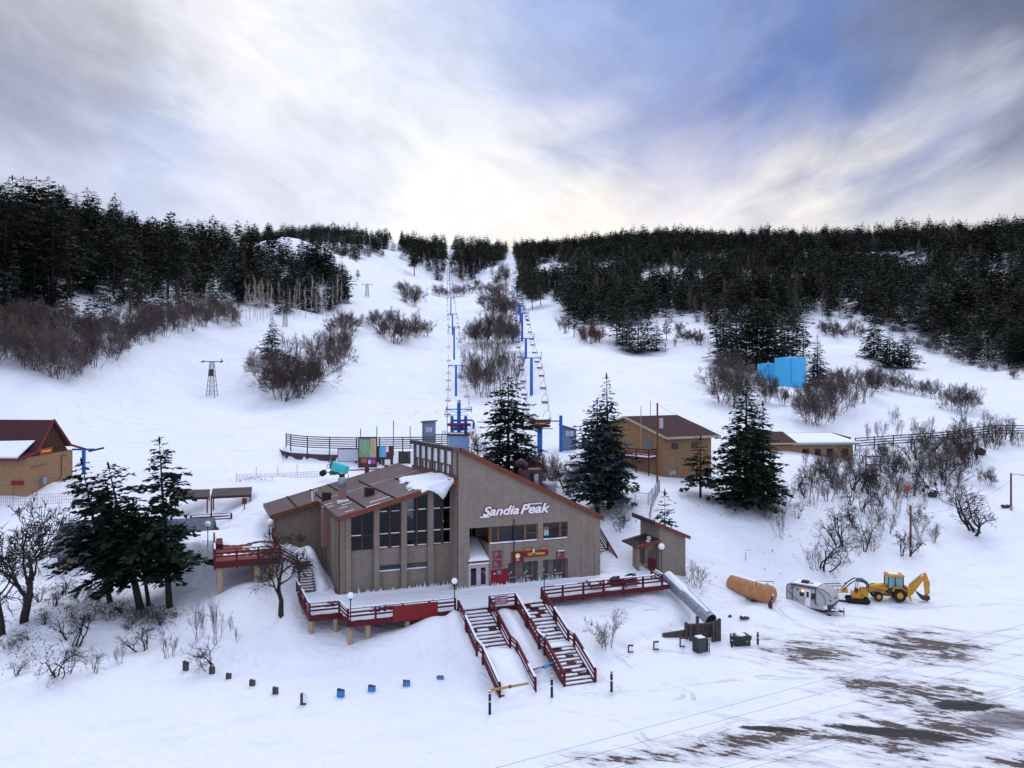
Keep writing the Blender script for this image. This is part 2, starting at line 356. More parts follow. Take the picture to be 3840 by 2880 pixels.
GX = (G1 - CXO) / F * G2; GZ = CAMZ - (PYG - HYO) / F * G2
# the car park is level; soft bumps, drifts and the banked snow beside the lodge
flat = 1 / (1 + np.exp((GZ - .9) / .12)); GZ = np.where((G2 < 92) & (GZ < .9), GZ * (1 - flat) + np.clip(GZ, -.1, .35) * flat, GZ)
def vnoise(x, y, sc, seed):
    x = x / sc; y = y / sc; xi = np.floor(x).astype(int); yi = np.floor(y).astype(int); fx = x - xi; fy = y - yi
    fx = fx * fx * (3 - 2 * fx); fy = fy * fy * (3 - 2 * fy)
    def h(a, b):
        v = np.sin(a * 127.1 + b * 311.7 + seed * 17.3) * 43758.5453; return v - np.floor(v)
    return (h(xi, yi) * (1 - fx) + h(xi + 1, yi) * fx) * (1 - fy) + (h(xi, yi + 1) * (1 - fx) + h(xi + 1, yi + 1) * fx) * fy - .5
hilly = np.clip((GZ - .3) / 3, .06, 1)
GZ += hilly * (vnoise(GX, G2, 9, 1) * .8 * np.clip(G2 / 150, .5, 2) + vnoise(GX, G2, 3.5, 2) * .35 + vnoise(GX, G2, 1.3, 3) * .13)
GZ += (G2 < 100) * (vnoise(GX, G2, 2.2, 6) * .10 + vnoise(GX, G2, .8, 7) * .05)
GZ += np.clip((G2 - 180) / 200, 0, 1) * vnoise(GX, G2, 35, 4) * 4 + np.clip((G2 - 450) / 400, 0, 1) * vnoise(GX, G2, 80, 8) * 13
LO = Vector((-4.168, 79.413, 0)); LA = math.atan2(.344, .939); LD = Vector((math.cos(LA), math.sin(LA), 0)); LC = Vector((-math.sin(LA), math.cos(LA), 0))
def lw(t, s, z=0): return LO + LD * t + LC * s + Vector((0, 0, z))
T_ = (GX - LO.x) * LD.x + (G2 - LO.y) * LD.y; S_ = (GX - LO.x) * LC.x + (G2 - LO.y) * LC.y
def ss(a, b, x): t = np.clip((x - a) / (b - a), 0, 1); return t * t * (3 - 2 * t)
# level pad under the lodge and its lower deck
pad = ss(-15.5, -14, T_) * (1 - ss(13.5, 15.5, T_)) * ss(-6.5, -5, S_) * (1 - ss(15, 27, S_))
target = 3.1 + .0 * T_
GZ = GZ * (1 - pad) + np.minimum(GZ, target) * pad
# hollow under the cantilevered deck corner
hol = ss(-16.5, -15.2, T_) * (1 - ss(-11.8, -8.5, T_)) * ss(-7.5, -5.6, S_) * (1 - ss(2, 4, S_)); GZ = np.where(hol > 0, np.minimum(GZ, GZ * (1 - hol) + 2.4 * hol), GZ)
# snow against the stair sides and between the two stairs
st = ss(-4.2, -3.2, T_) * (1 - ss(5.4, 6.6, T_)) * (S_ < -6.1) * ss(-19.5, -17.5, S_)
prof = 3.5 + (S_ + 6.2) * .34
GZ = GZ * (1 - st) + np.clip(prof - .42, .02, 3.0) * st
for (t0, s0, rt, rs, h) in [(-4.9, -7.2, 1.9, 2.2, 1.0), (1.25, -8.6, .8, 2.6, .62), (1.3, -13, .8, 3.0, .42), (-1.4, -13.6, 1.0, 3.2, .62), (6.9, -7.5, 2, 2.5, .4), (-20.5, 5.0, 4.0, 4.5, 1.8), (-7.2, -7.0, 3.6, 2.0, .95),
                            (-13.6, 9.6, 1.25, 3.6, 3.0), (-14.6, 12.5, 1.7, 2.6, 1.4), (-13.0, 4.9, .55, 1.4, .8)]:
    GZ += h * np.exp(-((T_ - t0) / rt) ** 2 - ((S_ - s0) / rs) ** 2)
def bumpw(px, py, Y, r, h):
    global GZ
    X = xw(px, Y); GZ = GZ + h * np.exp(-(((GX - X) ** 2 + (G2 - Y) ** 2) / r ** 2))
bumpw(1690, 1290, 84, 3.0, 1.1); bumpw(1640, 1330, 80.5, 2.6, .8); bumpw(80, 1480, 63, 5, 1.3); bumpw(1035, 765, 262, 9, 3.5)
bumpw(900, 1010, 122, 8, 1.0); bumpw(640, 530, 520, 22, 6); bumpw(1700, 880, 186, 16, 1.5)
up_ = ss(-27.5, -25.5, T_) * (1 - ss(-16.9, -16.2, T_)) * ss(14.2, 15.4, S_) * (1 - ss(21, 27, S_)); GZ = np.where(up_ > 0, np.maximum(GZ, GZ * (1 - up_) + 6.68 * up_), GZ)
GZ = np.where((T_ > -23.2) & (T_ < -16.6) & (S_ > 5.8) & (S_ < 15.0), np.minimum(GZ, 6.1), GZ)
# the bank cut down in front of the retaining wall and fence behind the lodge
cut = ss(600, 618, G1) * (1 - ss(965, 985, G1)); wyl = np.interp(G1, [606, 622, 664, 712, 770], [146.6, 142.0, 140.0, 139.0, 138.0]); lim = np.where(G2 < wyl, 8.5 + (G2 - 125) * .02 - .5 * np.exp(-((G1 - 800) / 40) ** 2), 1e5)
GZ = np.where((cut > .5) & (G2 > 118), np.minimum(GZ, lim), GZ)
GZ = np.where((cut > .5) & (G2 >= wyl + .6) & (G2 < 148), np.maximum(GZ, 10.35), GZ)
def zt(X, Y):
    px = X / Y * F + CXO
    i = np.clip((px - PXG[0]) / 8., 0, len(PXG) - 1.001); i0 = int(i); fx = i - i0
    j0 = int(np.clip(np.searchsorted(YG, Y) - 1, 0, len(YG) - 2)); fy = min(1, max(0, (Y - YG[j0]) / (YG[j0 + 1] - YG[j0])))
    return float((GZ[i0, j0] * (1 - fx) + GZ[i0 + 1, j0] * fx) * (1 - fy) + (GZ[i0, j0 + 1] * (1 - fx) + GZ[i0 + 1, j0 + 1] * fx) * fy)
def G(px, Y, dz=0): X = xw(px, Y); return Vector((X, Y, zt(X, Y) + dz))
def hit(px, py, dz=0, ymin=0):
    """the first ground point met looking through overview pixel (px, py)"""
    i = np.clip((px - PXG[0]) / 8., 0, len(PXG) - 1.001); i0 = int(i); fx = i - i0
    z = GZ[i0] * (1 - fx) + GZ[i0 + 1] * fx; pr = HYO + (CAMZ - z) / YG * F
    k = np.nonzero((pr <= py) & (YG > ymin))[0]
    if len(k) == 0: k = [int(np.argmin(pr))]
    j = int(k[0]); 
    if j > 0 and pr[j - 1] > py: f = (pr[j - 1] - py) / (pr[j - 1] - pr[j]); Y = YG[j - 1] + f * (YG[j] - YG[j - 1])
    else: Y = YG[j]
    X = xw(px, Y); return Vector((X, Y, zt(X, Y) + dz))

def ground_mat():
    m = bpy.data.materials.new('snow_and_mud_ground'); m.use_nodes = True; t = m.node_tree; ns = t.nodes; b = ns['Principled BSDF']; lk = t.links
    b.inputs['Specular IOR Level'].default_value = .25
    geo = ns.new('ShaderNodeNewGeometry'); pos = geo.outputs['Position']
    sp = ns.new('ShaderNodeSeparateXYZ'); lk.new(pos, sp.inputs[0])
    def M(op, a, bb=None, c=None):
        n = ns.new('ShaderNodeMath'); n.operation = op
        for i, v in enumerate((a, bb, c)):
            if v is None: continue
            if hasattr(v, 'links'): lk.new(v, n.inputs[i])
            else: n.inputs[i].default_value = v
        return n.outputs[0]
    def noise(sc, det=5, rot=0, scale=(1, 1, 1), rough=.55, dist=0):
        m0 = ns.new('ShaderNodeMapping'); m0.inputs['Rotation'].default_value = (0, 0, rot); lk.new(pos, m0.inputs[0])
        mp = ns.new('ShaderNodeMapping'); mp.inputs['Scale'].default_value = scale; lk.new(m0.outputs[0], mp.inputs[0])
        n = ns.new('ShaderNodeTexNoise'); n.inputs['Scale'].default_value = sc; n.inputs['Detail'].default_value = det; n.inputs['Roughness'].default_value = rough; n.inputs['Distortion'].default_value = dist
        lk.new(mp.outputs[0], n.inputs['Vector']); return n.outputs['Fac']
    def smooth(x, a, bb):
        n = ns.new('ShaderNodeMapRange'); n.interpolation_type = 'SMOOTHSTEP'; lk.new(x, n.inputs[0]); n.inputs[1].default_value = a; n.inputs[2].default_value = bb; return n.outputs[0]
    def blob(X, Y, rx, ry, ang):
        ca, sa = math.cos(ang), math.sin(ang)
        dx = M('SUBTRACT', sp.outputs[0], X); dy = M('SUBTRACT', sp.outputs[1], Y)
        u = M('DIVIDE', M('ADD', M('MULTIPLY', dx, ca), M('MULTIPLY', dy, sa)), rx); v = M('DIVIDE', M('SUBTRACT', M('MULTIPLY', dy, ca), M('MULTIPLY', dx, sa)), ry)
        return M('SUBTRACT', 1., M('SQRT', M('ADD', M('MULTIPLY', u, u), M('MULTIPLY', v, v))))
    col = (.80, .84, .91)
    # worn area of the car park, ruts run down to the right
    bl = [blob(29, 57, 15, 5.5, R(18)), blob(31, 63, 10, 6, R(-30)), blob(26, 72, 7, 5, R(-30)), blob(17, 55.5, 9, 2.6, R(12)), blob(34, 52, 14, 4, R(14)), blob(10, 53, 9, 2, R(8)), blob(36, 74, 10, 7, R(0))]
    k = bl[0]
    for x in bl[1:]: k = M('MAXIMUM', k, x)
    streak = noise(.26, 7, R(24), (1, 3.0, 1), .62, .5); fine = noise(.95, 8, R(24), (1, 3.2, 1), .72)
    thr = M('ADD', M('MULTIPLY', k, .24), M('ADD', M('MULTIPLY', streak, .70), M('MULTIPLY', fine, .55)))
    mud = M('MULTIPLY', smooth(thr, .775, .815), smooth(k, -.05, .12))
    slush = M('MULTIPLY', smooth(thr, .62, .80), smooth(k, -.45, .2))
    # a wet patch of bare dark ground at the bottom right
    wet = M('MAXIMUM', M('MAXIMUM', M('ADD', blob(26.0, 56.4, 5.8, 1.0, R(-14)), M('MULTIPLY', M('SUBTRACT', fine, .5), 1.1)), M('ADD', blob(33, 61, 2.8, 1.3, 0), M('MULTIPLY', M('SUBTRACT', fine, .5), 1.2))), M('ADD', blob(17.5, 57, 2.6, .6, R(-10)), M('MULTIPLY', M('SUBTRACT', fine, .5), 1.2)))
    wet = smooth(wet, .12, .3)
    asph = M('MULTIPLY', smooth(M('ADD', blob(37, 58.5, 7.5, 2.6, R(4)), M('MULTIPLY', M('SUBTRACT', fine, .5), .8)), .1, .45), .8)
    def mixc(f, a, bcol):
        n = ns.new('ShaderNodeMix'); n.data_type = 'RGBA'; lk.new(f, n.inputs[0])
        for i, v in ((6, a), (7, bcol)):
            if hasattr(v, 'links'): lk.new(v, n.inputs[i])
            else: n.inputs[i].default_value = (*v, 1)
        return n.outputs[2]
    big = noise(.05, 4); c0 = mixc(big, (.77, .80, .875), (.86, .875, .905)); c0 = mixc(M('MULTIPLY', smooth(noise(.16, 6, R(-20), (1, 2.2, 1), .6), .5, .72), .45), c0, (.66, .71, .83))
    # faint crust marks, grit and old tracks in the snow
    grit = M('MULTIPLY', smooth(noise(2.2, 8, 0, (1, 1, 1), .75), .60, .74), .5); c0 = mixc(grit, c0, (.52, .50, .54))
    # wheel tracks: thin contour lines of slow noise, doubled, in the car park; faint runs on the slopes
    def lines_(n, lv, w): return M('SUBTRACT', 1., smooth(M('ABSOLUTE', M('SUBTRACT', n, lv)), w * .3, w))
    la = noise(.035, 2, R(24), (1, 2.4, 1), .4); lb = noise(.028, 2, R(-12), (1, 3, 1), .4)
    tk = M('MAXIMUM', M('MAXIMUM', lines_(la, .46, .0035), lines_(la, .472, .0035)), M('MAXIMUM', lines_(lb, .52, .003), lines_(lb, .531, .003)))
    tk = M('MAXIMUM', tk, M('MAXIMUM', lines_(la, .56, .003), lines_(la, .571, .003)))
    lot = M('MULTIPLY', smooth(sp.outputs[0], -2., 14.), M('SUBTRACT', 1., smooth(sp.outputs[1], 82., 92.)))
    tkf = M('MULTIPLY', M('MULTIPLY', tk, lot), smooth(noise(.5, 4), .38, .62)); c0 = mixc(M('MULTIPLY', tkf, .5), c0, (.50, .49, .54))
    lc = noise(.02, 2, R(70), (1, 5, 1), .4); ski = M('MULTIPLY', M('MAXIMUM', lines_(lc, .5, .004), M('MAXIMUM', lines_(lc, .44, .004), lines_(lc, .56, .003))), smooth(sp.outputs[1], 140., 190.)); c0 = mixc(M('MULTIPLY', ski, .22), c0, (.55, .60, .74))
    c1 = mixc(M('MULTIPLY', slush, .62), c0, (.42, .385, .40)); c2 = mixc(M('MULTIPLY', mud, .96), c1, (.050, .030, .018))
    c3 = mixc(asph, c2, (.11, .10, .11)); c4 = mixc(wet, c3, (.008, .006, .006))
    lk.new(c4, b.inputs['Base Color'])
    rg = ns.new('ShaderNodeMapRange'); lk.new(M('MAXIMUM', wet, slush), rg.inputs[0]); rg.inputs[3].default_value = .8; rg.inputs[4].default_value = .5; lk.new(rg.outputs[0], b.inputs['Roughness'])
    bn = M('ADD', M('MULTIPLY', tkf, -.35), M('ADD', M('MULTIPLY', noise(.9, 6, R(27), (1, 1.6, 1)), .8), M('ADD', M('MULTIPLY', streak, .5), M('MULTIPLY', noise(4, 5), .15))))
    bp = ns.new('ShaderNodeBump'); bp.inputs['Strength'].default_value = .8; bp.inputs['Distance'].default_value = .45; lk.new(bn, bp.inputs['Height']); lk.new(bp.outputs[0], b.inputs['Normal'])
    return m
V = np.stack([GX, G2, GZ], -1).reshape(-1, 3); a_, b_ = GX.shape
idx = np.arange(a_ * b_).reshape(a_, b_)
Fq = np.stack([idx[:-1, :-1], idx[1:, :-1], idx[1:, 1:], idx[:-1, 1:]], -1).reshape(-1, 4)
link(bpy.data.objects.new('ground', np_mesh('ground', V, Fq, [ground_mat()], smooth=True)), kind='structure')
# ---------------------------------------------------------------- the lodge: local x runs along the front, y goes back from the ticket-office front
def zr1(t, s): return 14.276 + .2576 * t - .052 * s          # low roof
def zr2(t, s): return 16.56 - .4933 * t - .045 * s           # steep roof over the tall wing
lodge = thing('ski_lodge', 'large brown block ski lodge with sloping brown metal roofs and tall dark windows', 'building', tuple(LO), LA)
def wallpoly(mb, t0, t1, s0, s1, zb, zt0, zt1=None):
    zt1 = zt0 if zt1 is None else zt1
    return mb.hexa([(t0, s0, zb), (t1, s0, zb), (t1, s1, zb), (t0, s1, zb), (t0, s0, zt0), (t1, s0, zt1), (t1, s1, zt1), (t0, s1, zt0)])
def under2(t, s): return zr2(t, s) - .32
def under1(t, s): return zr1(t, s) - .35
# ticket-office front (s = 0), built round its openings: entry recess, window strip, side window, two booth recesses
m = MB(); TH = .35
def col_(t0, t1, zb, top=None):
    a = under2(t0, 0) if top is None else top; b = under2(t1, 0) if top is None else top
    wallpoly(m, t0, t1, 0, TH, zb, a, b)
wt, wb, et = 9.27, 7.56, 9.30
col_(-1.18, 0, 2.9); col_(0, 7.17, wt); col_(7.17, 7.69, 2.9); col_(7.69, 10.38, wt); col_(10.38, 13.94, 2.9)
m.box(2.09, 7.17, 0, TH, 5.62, wb); m.box(2.09, 4.04, 0, TH, 2.9, 5.62); m.box(7.69, 10.38, 0, TH, 5.62, wb)
m.box(0, .12, 0, .1, 5.9, et)
m.build('front_wall', WALL, lodge)
m = MB()
# other walls of the tall wing and its clerestory side
m.hexa([(13.6, TH, 2.9), (13.94, TH, 2.9), (13.94, 17.2, 2.9), (13.6, 17.2, 2.9), (13.6, TH, under2(13.6, TH)), (13.94, TH, under2(13.94, TH)), (13.94, 17.2, under2(13.94, 17.2)), (13.6, 17.2, under2(13.6, 17.2))])
m.hexa([(-1.18, 17.2, 2.9), (13.94, 17.2, 2.9), (13.94, 17.5, 2.9), (-1.18, 17.5, 2.9), (-1.18, 17.2, under2(-1.18, 17.2)), (13.94, 17.2, under2(13.94, 17.2)), (13.94, 17.5, under2(13.94, 17.5)), (-1.18, 17.5, under2(-1.18, 17.5))])
m.box(-1.16, -.85, TH, 17.2, 2.9, 12.6)
m.hexa([(-1.2, .0, 3), (-.98, .0, 3), (-.98, 1.25, 3), (-1.2, 1.25, 3), (-1.2, 0, under2(-1.2, 0)), (-.98, 0, under2(-1, 0)), (-.98, 1.25, under2(-1, 1.25)), (-1.2, 1.25, under2(-1.2, 1.25))])
m.hexa([(-1.2, 16.7, 12), (-.98, 16.7, 12), (-.98, 17.2, 12), (-1.2, 17.2, 12), (-1.2, 16.7, under2(-1.2, 16.7)), (-.98, 16.7, under2(-1, 16.7)), (-.98, 17.2, under2(-1, 17.2)), (-1.2, 17.2, under2(-1.2, 17.2))])
m.build('side_wall', WALL, lodge)
# front section behind the pillars and the set-back wing
m = MB()
bays = [(-10.81, -8.67), (-8.16, -6.06), (-5.54, -3.46), (-2.93, -.95)]
SB = 2.25
for i, (a, b) in enumerate(bays):
    if i in (1, 2):
        wallpoly(m, a - .25, b + .25, SB, SB + .3, 2.9, 5.30); wallpoly(m, a - .25, b + .25, SB, SB + .3, 5.88, 7.50)
    else: wallpoly(m, a - .25, b + .25, SB, SB + .3, 2.9, 7.50)
m.build('bay_wall', WALL, lodge)
for (a, b) in [(-11.80, -11.28), (-11.30, -10.81), (-8.67, -8.16), (-6.06, -5.54), (-3.46, -2.93), (-1.20, -.95)]:
    mm = MB(); s0 = 1.8 if a != -11.80 else 1.98
    wallpoly(mm, a, b, s0, 2.75, 2.9, under1(a, 1.8), under1(b, 1.8)); mm.build('pilaster', WALL, lodge)
m = MB()
m.hexa([(-11.8, 2.76, 2.9), (-11.5, 2.76, 2.9), (-11.5, 15, 2.9), (-11.8, 15, 2.9), (-11.8, 2.76, under1(-11.8, 2.76)), (-11.5, 2.76, under1(-11.5, 2.76)), (-11.5, 15, under1(-11.5, 15)), (-11.8, 15, under1(-11.8, 15))])
wallpoly(m, -16.6, -11.5, 15.001, 15.3, 2.9, under1(-16.6, 15), under1(-11.5, 15))
m.hexa([(-16.6, 15.301, 3), (-16.3, 15.301, 3), (-16.3, 25.6, 3), (-16.6, 25.6, 3), (-16.6, 15.3, under1(-16.6, 15.3)), (-16.3, 15.3, under1(-16.3, 15.3)), (-16.3, 25.6, under1(-16.3, 25.6)), (-16.6, 25.6, under1(-16.6, 25.6))])
wallpoly(m, -16.3, -1.2, 25.3, 25.6, 3, under1(-16.3, 25.3), under1(-1.2, 25.3))
m.build('wing_wall', WALL, lodge)
for (s0, s1) in [(13.6, 14.2), (11.2, 11.6), (4.3, 4.7)]: MB().box(-11.98, -11.801, s0, s1, 3, under1(-11.9, s0) - .02).build('side_pilaster', WALL, lodge)
# low roof: deck slab, raised ribs, lap joints, fascia
def slab(mb, f, poly, th=.12, top=0.):
    vs = [(t, s, f(t, s) + top - th) for t, s in poly] + [(t, s, f(t, s) + top) for t, s in poly]; n = len(poly)
    mb.add(vs, [tuple(range(n))[::-1], tuple(range(n, 2 * n))] + [(i, (i + 1) % n, (i + 1) % n + n, i + n) for i in range(n)])
m = MB(); slab(m, zr1, [(-12.25, 0), (-1.22, 0), (-1.22, 25.9), (-17.08, 25.9), (-17.08, 14.2), (-12.25, 14.2)], .3)
low = m.build('low_roof', ROOFP, lodge)
m = MB(); s = .15
while s < 25.8:
    t0 = -12.25 if s < 14.15 else -17.08
    if abs(s - 14.17) > .1:
        m.hexa([(t0, s, zr1(t0, s)), (-1.22, s, zr1(-1.22, s)), (-1.22, s + .13, zr1(-1.22, s + .13)), (t0, s + .13, zr1(t0, s + .13)),
                (t0, s + .04, zr1(t0, s) + .03), (-1.22, s + .04, zr1(-1.22, s) + .03), (-1.22, s + .11, zr1(-1.22, s) + .03), (t0, s + .11, zr1(t0, s) + .03)])
    s += .52
m.build('roof_rib', ROOFB, low, kind='stuff')
m = MB(); s = .15 + .15
while s < 12.6:
    x = -12.2; reach = -10.9 + .22 * s * (s < 7) + random.uniform(-.6, .8) + (1.5 if s < 4 else 0)
    while x < reach:
        l = random.uniform(.6, 2.2)
        if random.random() < .14: m.hexa([(x, s, zr1(x, s) + .004), (x + l, s, zr1(x + l, s) + .004), (x + l, s + .3, zr1(x + l, s + .3) + .004), (x, s + .3, zr1(x, s + .3) + .004), (x, s + .02, zr1(x, s) + .03), (x + l, s + .02, zr1(x + l, s) + .02), (x + l, s + .28, zr1(x + l, s + .28) + .02), (x, s + .28, zr1(x, s + .28) + .03)])
        x += l + random.uniform(.03, .3)
    s += .52
m.build('frost_line', SNOW, low, kind='stuff')
for tj, sa, sb in [(-14.55, 14.2, 25.8), (-11.9, 14.2, 25.8), (-9.85, .2, 25.6), (-7.05, .2, 20), (-4.3, .2, 13.5)]:
    mm = MB(); mm.hexa([(tj, sa, zr1(tj, sa) + .02), (tj + .16, sa, zr1(tj, sa) + .02), (tj + .16, sb, zr1(tj, sb) + .02), (tj, sb, zr1(tj, sb) + .02), (tj, sa, zr1(tj, sa) + .12), (tj + .1, sa, zr1(tj, sa) + .13), (tj + .1, sb, zr1(tj, sb) + .13), (tj, sb, zr1(tj, sb) + .12)])
    mm.build('roof_lap', mat('lap_black_brown', (.018, .010, .009), .9, spec=.05), low)  # lap joints in a matt brown darker than the ribs
def fascia(pts, name, h=.42, th=.14, matl=RUST, f=None, par=None):
    mm = MB()
    for a, b in zip(pts[:-1], pts[1:]):
        a = Vector(a); b = Vector(b); d = Vector((b.x - a.x, b.y - a.y, 0)).normalized(); n = Vector((d.y, -d.x, 0)) * th
        mm.hexa([a + Vector((0, 0, -h)), b + Vector((0, 0, -h)), b + n + Vector((0, 0, -h)), a + n + Vector((0, 0, -h)), a + Vector((0, 0, .07)), b + Vector((0, 0, .07)), b + n + Vector((0, 0, .07)), a + n + Vector((0, 0, .07))][::1])
    return mm.build(name, matl, par or lodge)
q1 = lambda t, s: (t, s, zr1(t, s)); q2 = lambda t, s: (t, s, zr2(t, s))
fascia([q1(-12.25, -.003), q1(-1.0, -.003)], 'fascia'); fascia([q1(-17.08, 14.197), q1(-12.26, 14.197)], 'fascia')
fascia([q1(-12.253, 14.0), q1(-12.253, -.1)], 'fascia', .36, .10, ROOFB); fascia([q1(-17.083, 25.9), q1(-17.083, 14.1)], 'fascia', .36, .10, ROOFB)
# steep roof
m = MB(); slab(m, zr2, [(-.95, -.2), (14.1, -.2), (14.1, 17.7), (-.95, 17.7)], .3)
m.build('steep_roof', ROOFB, lodge)
fascia([q2(-.83, -.203), q2(14.2, -.203)], 'fascia', .46, .14)
# overhanging clerestory eave with dentil blocks
m = MB(); m.hexa([(-1.45, -.3, zr2(-.95, -.3) - .42), (-.951, -.3, zr2(-.95, -.3) - .42), (-.951, 17.8, zr2(-.95, 17.8) - .42), (-1.45, 17.8, zr2(-.95, 17.8) - .42),
                  (-1.45, -.3, zr2(-.95, -.3) + .02), (-.951, -.3, zr2(-.95, -.3) + .02), (-.951, 17.8, zr2(-.95, 17.8) + .02), (-1.45, 17.8, zr2(-.95, 17.8) + .02)])
ev = m.build('clerestory_eave', mat('eave_brown', (.12, .072, .055), .6), lodge)
m = MB()
for i in range(26):
    s = .15 + i * .68; z = zr2(-.95, s); m.box(-1.54, -1.452, s, s + .26, z - .36, z - .07)
m.build('dentil', DARK, ev, kind='stuff')
m = MB(); m.hexa([(-1.40, -.1, 13.35), (-1.221, -.1, 13.35), (-1.221, 17.4, 12.5), (-1.40, 17.4, 12.5), (-1.40, -.1, 14.35 - .02), (-1.221, -.1, 14.35 - .02), (-1.221, 17.4, 13.42), (-1.40, 17.4, 13.42)])
m.build('clerestory_sill', BRW, lodge)
# clerestory windows: six bays of a tall pane over a narrow and a wide small pane
CG = mat('bright_clerestory_glass', (.42, .50, .58), .12, var=.12, spec=.6)
sA, sBn = 1.25, 16.7; n6 = 6; w6 = (sBn - sA) / n6
for i in range(n6):
    a = sA + i * w6; b = a + w6; fr = MB()
    zb = lambda s: 14.33 - .0525 * s; ztp = lambda s: zr2(-1.2, s) - .44; zm = lambda s: zb(s) + .36 * (ztp(s) - zb(s))
    def pl(s0, s1, f0, f1, t0, t1, mb):
        mb.hexa([(t0, s0, f0(s0)), (t1, s0, f0(s0)), (t1, s1, f0(s1)), (t0, s1, f0(s1)), (t0, s0, f1(s0)), (t1, s0, f1(s0)), (t1, s1, f1(s1)), (t0, s1, f1(s1))])
    pl(a, a + .26, zb, ztp, -1.28, -1.0, fr); pl(b - .26, b - .001, zb, ztp, -1.28, -1.0, fr)
    pl(a + .26, b - .26, lambda s: zm(s) - .07, lambda s: zm(s) + .07, -1.26, -1.02, fr)
    mid = a + w6 * (.62 if i % 3 else .38)
    pl(mid - .12, mid + .12, zb, lambda s: zm(s) - .07, -1.25, -1.03, fr)
    wf = fr.build('clerestory_window', BRW, lodge)
    gl = MB(); pl(a + .2, b - .2, zb, ztp, -1.15, -1.11, gl); gl.build('pane', CG, wf)
# tall bay windows: wood frame with centre mullion, rails carrying snow, dark panes
def under(t): return under1(t, SB)
for i, (a, b) in enumerate(bays):
    fr = MB(); c = (a + b) / 2
    for x0, x1 in [(a, a + .07), (c - .06, c + .06), (b - .12, b)]:
        fr.hexa([(x0, SB - .06, 7.5), (x1, SB - .06, 7.5), (x1, SB + .1, 7.5), (x0, SB + .1, 7.5), (x0, SB - .06, under(x0)), (x1, SB - .06, under(x1)), (x1, SB + .1, under(x1)), (x0, SB + .1, under(x0))])
    rails = [z for z in (8.83, 10.93) if z < under(a) - .3]
    for z in rails + [7.54]:
        for x0, x1 in [(a + .07, c - .06), (c + .06, b - .12)]: fr.box(x0, x1, SB - .05, SB + .09, z - .04, z + .04)
    wf = fr.build('tall_window', BRW, lodge)
    g_ = MB(); g_.hexa([(a, SB + .02, 7.5), (b, SB + .02, 7.5), (b, SB + .05, 7.5), (a, SB + .05, 7.5), (a, SB + .02, under(a)), (b, SB + .02, under(b)), (b, SB + .05, under(b)), (a, SB + .05, under(a))])
    g_.build('pane', CLEAR, wf)
    for z in rails + [7.54]:
        for x, x1 in ((a + .07, c - random.uniform(.1, .3)), (c + random.uniform(.08, .2), b - .14)):
            if random.random() < .9: MB().box(x, x1, SB - .13, SB + .015, z + .041, z + .041 + random.uniform(.05, .09)).build('sill_snow', SNOW, wf)
for (a, b) in bays[1:3]:
    fr = MB(); fr.box(a, b, SB - .04, SB + .1, 5.82, 5.879); fr.box(a, b, SB - .04, SB + .1, 5.301, 5.34); fr.box(a, a + .05, SB - .03, SB + .09, 5.34, 5.82); fr.box(b - .05, b, SB - .03, SB + .09, 5.34, 5.82)
    wf = fr.build('low_window', BRW, lodge); MB().box(a + .05, b - .05, SB + .04, SB + .06, 5.34, 5.82).build('pane', mat('low_window_glass', (.045, .065, .075), .08, spec=.6), wf)  # low panes are plain dark blue-grey glass
    MB().box(a + .03, b - .08, SB - .14, SB + .035, 5.341, 5.43).build('sill_snow', SNOW, wf)
# entry: deep recess with canted window, sloped snow canopy, pink double door
m = MB()
m.box(.0, 4.04, 4.2, 4.4, 2.9, 9.3)                    # back of recess
m.build('recess_wall', WALL, lodge)
m = MB(); m.hexa([(2.09, TH + .001, 2.9), (2.35, TH + .001, 2.9), (2.35, 4.2, 2.9), (2.09, 4.2, 2.9), (2.09, TH + .001, 7.56), (2.35, TH + .001, 7.56), (2.35, 4.2, 7.56), (2.09, 4.2, 7.56)])
m.build('recess_wall', WALL, lodge)
def window_set(name, t0, t1, z0, z1, s, posts, rails, par, snow=True, glass=GLASS):
    fr = MB(); fr.box(t0, t1, s - .03, s + .12, z1 - .06, z1 - .002); fr.box(t0, t1, s - .03, s + .12, z0 + .002, z0 + .07)
    for a, b in posts: fr.box(a, b, s - .035, s + .115, z0 + .071, z1 - .061)
    for a, b, z in rails: fr.box(a, b, s - .025, s + .11, z - .03, z + .03)
    wf = fr.build(name, mat('window_wood', (.17, .07, .028), .6, var=.3, scale=5), par)
    MB().box(t0 + .02, t1 - .02, s + .04, s + .06, z0 + .07, z1 - .06).build('pane', glass, wf)
    if snow:
        x = t0 + .05
        while x < t1 - .1:
            w = random.uniform(.5, 1.4); x1 = min(x + w, t1 - .04); MB().box(x, x1 - .04, s - .16, s + .03, z0 + .071, z0 + .15 + random.uniform(0, .05)).build('sill_snow', SNOW, wf); x = x1
    return wf
window_set('strip_window', 2.1, 7.16, 7.56, 9.27, .13, [(2.1, 2.38), (2.95, 3.12), (5.72, 5.95), (6.98, 7.15)], [(2.38, 2.95, 8.45), (5.95, 6.98, 8.4)], lodge)
window_set('side_window', 7.70, 10.37, 7.56, 9.27, .13, [(7.71, 7.78), (9.43, 9.68), (10.24, 10.36)], [(9.68, 10.24, 8.42)], lodge)
window_set('recess_window', .12, 2.0, 7.5, 9.2, 3.9, [(1.5, 1.62)], [], lodge, False)
MB().box(7.85, 8.35, .165, .168, 8.0, 8.55).build('poster', mat('green_poster', (.22, .50, .42), .6), lodge)
MB().box(7.85, 8.35, .1655, .168, 8.56, 8.85).build('poster', mat('red_poster', (.35, .09, .06), .6), lodge)
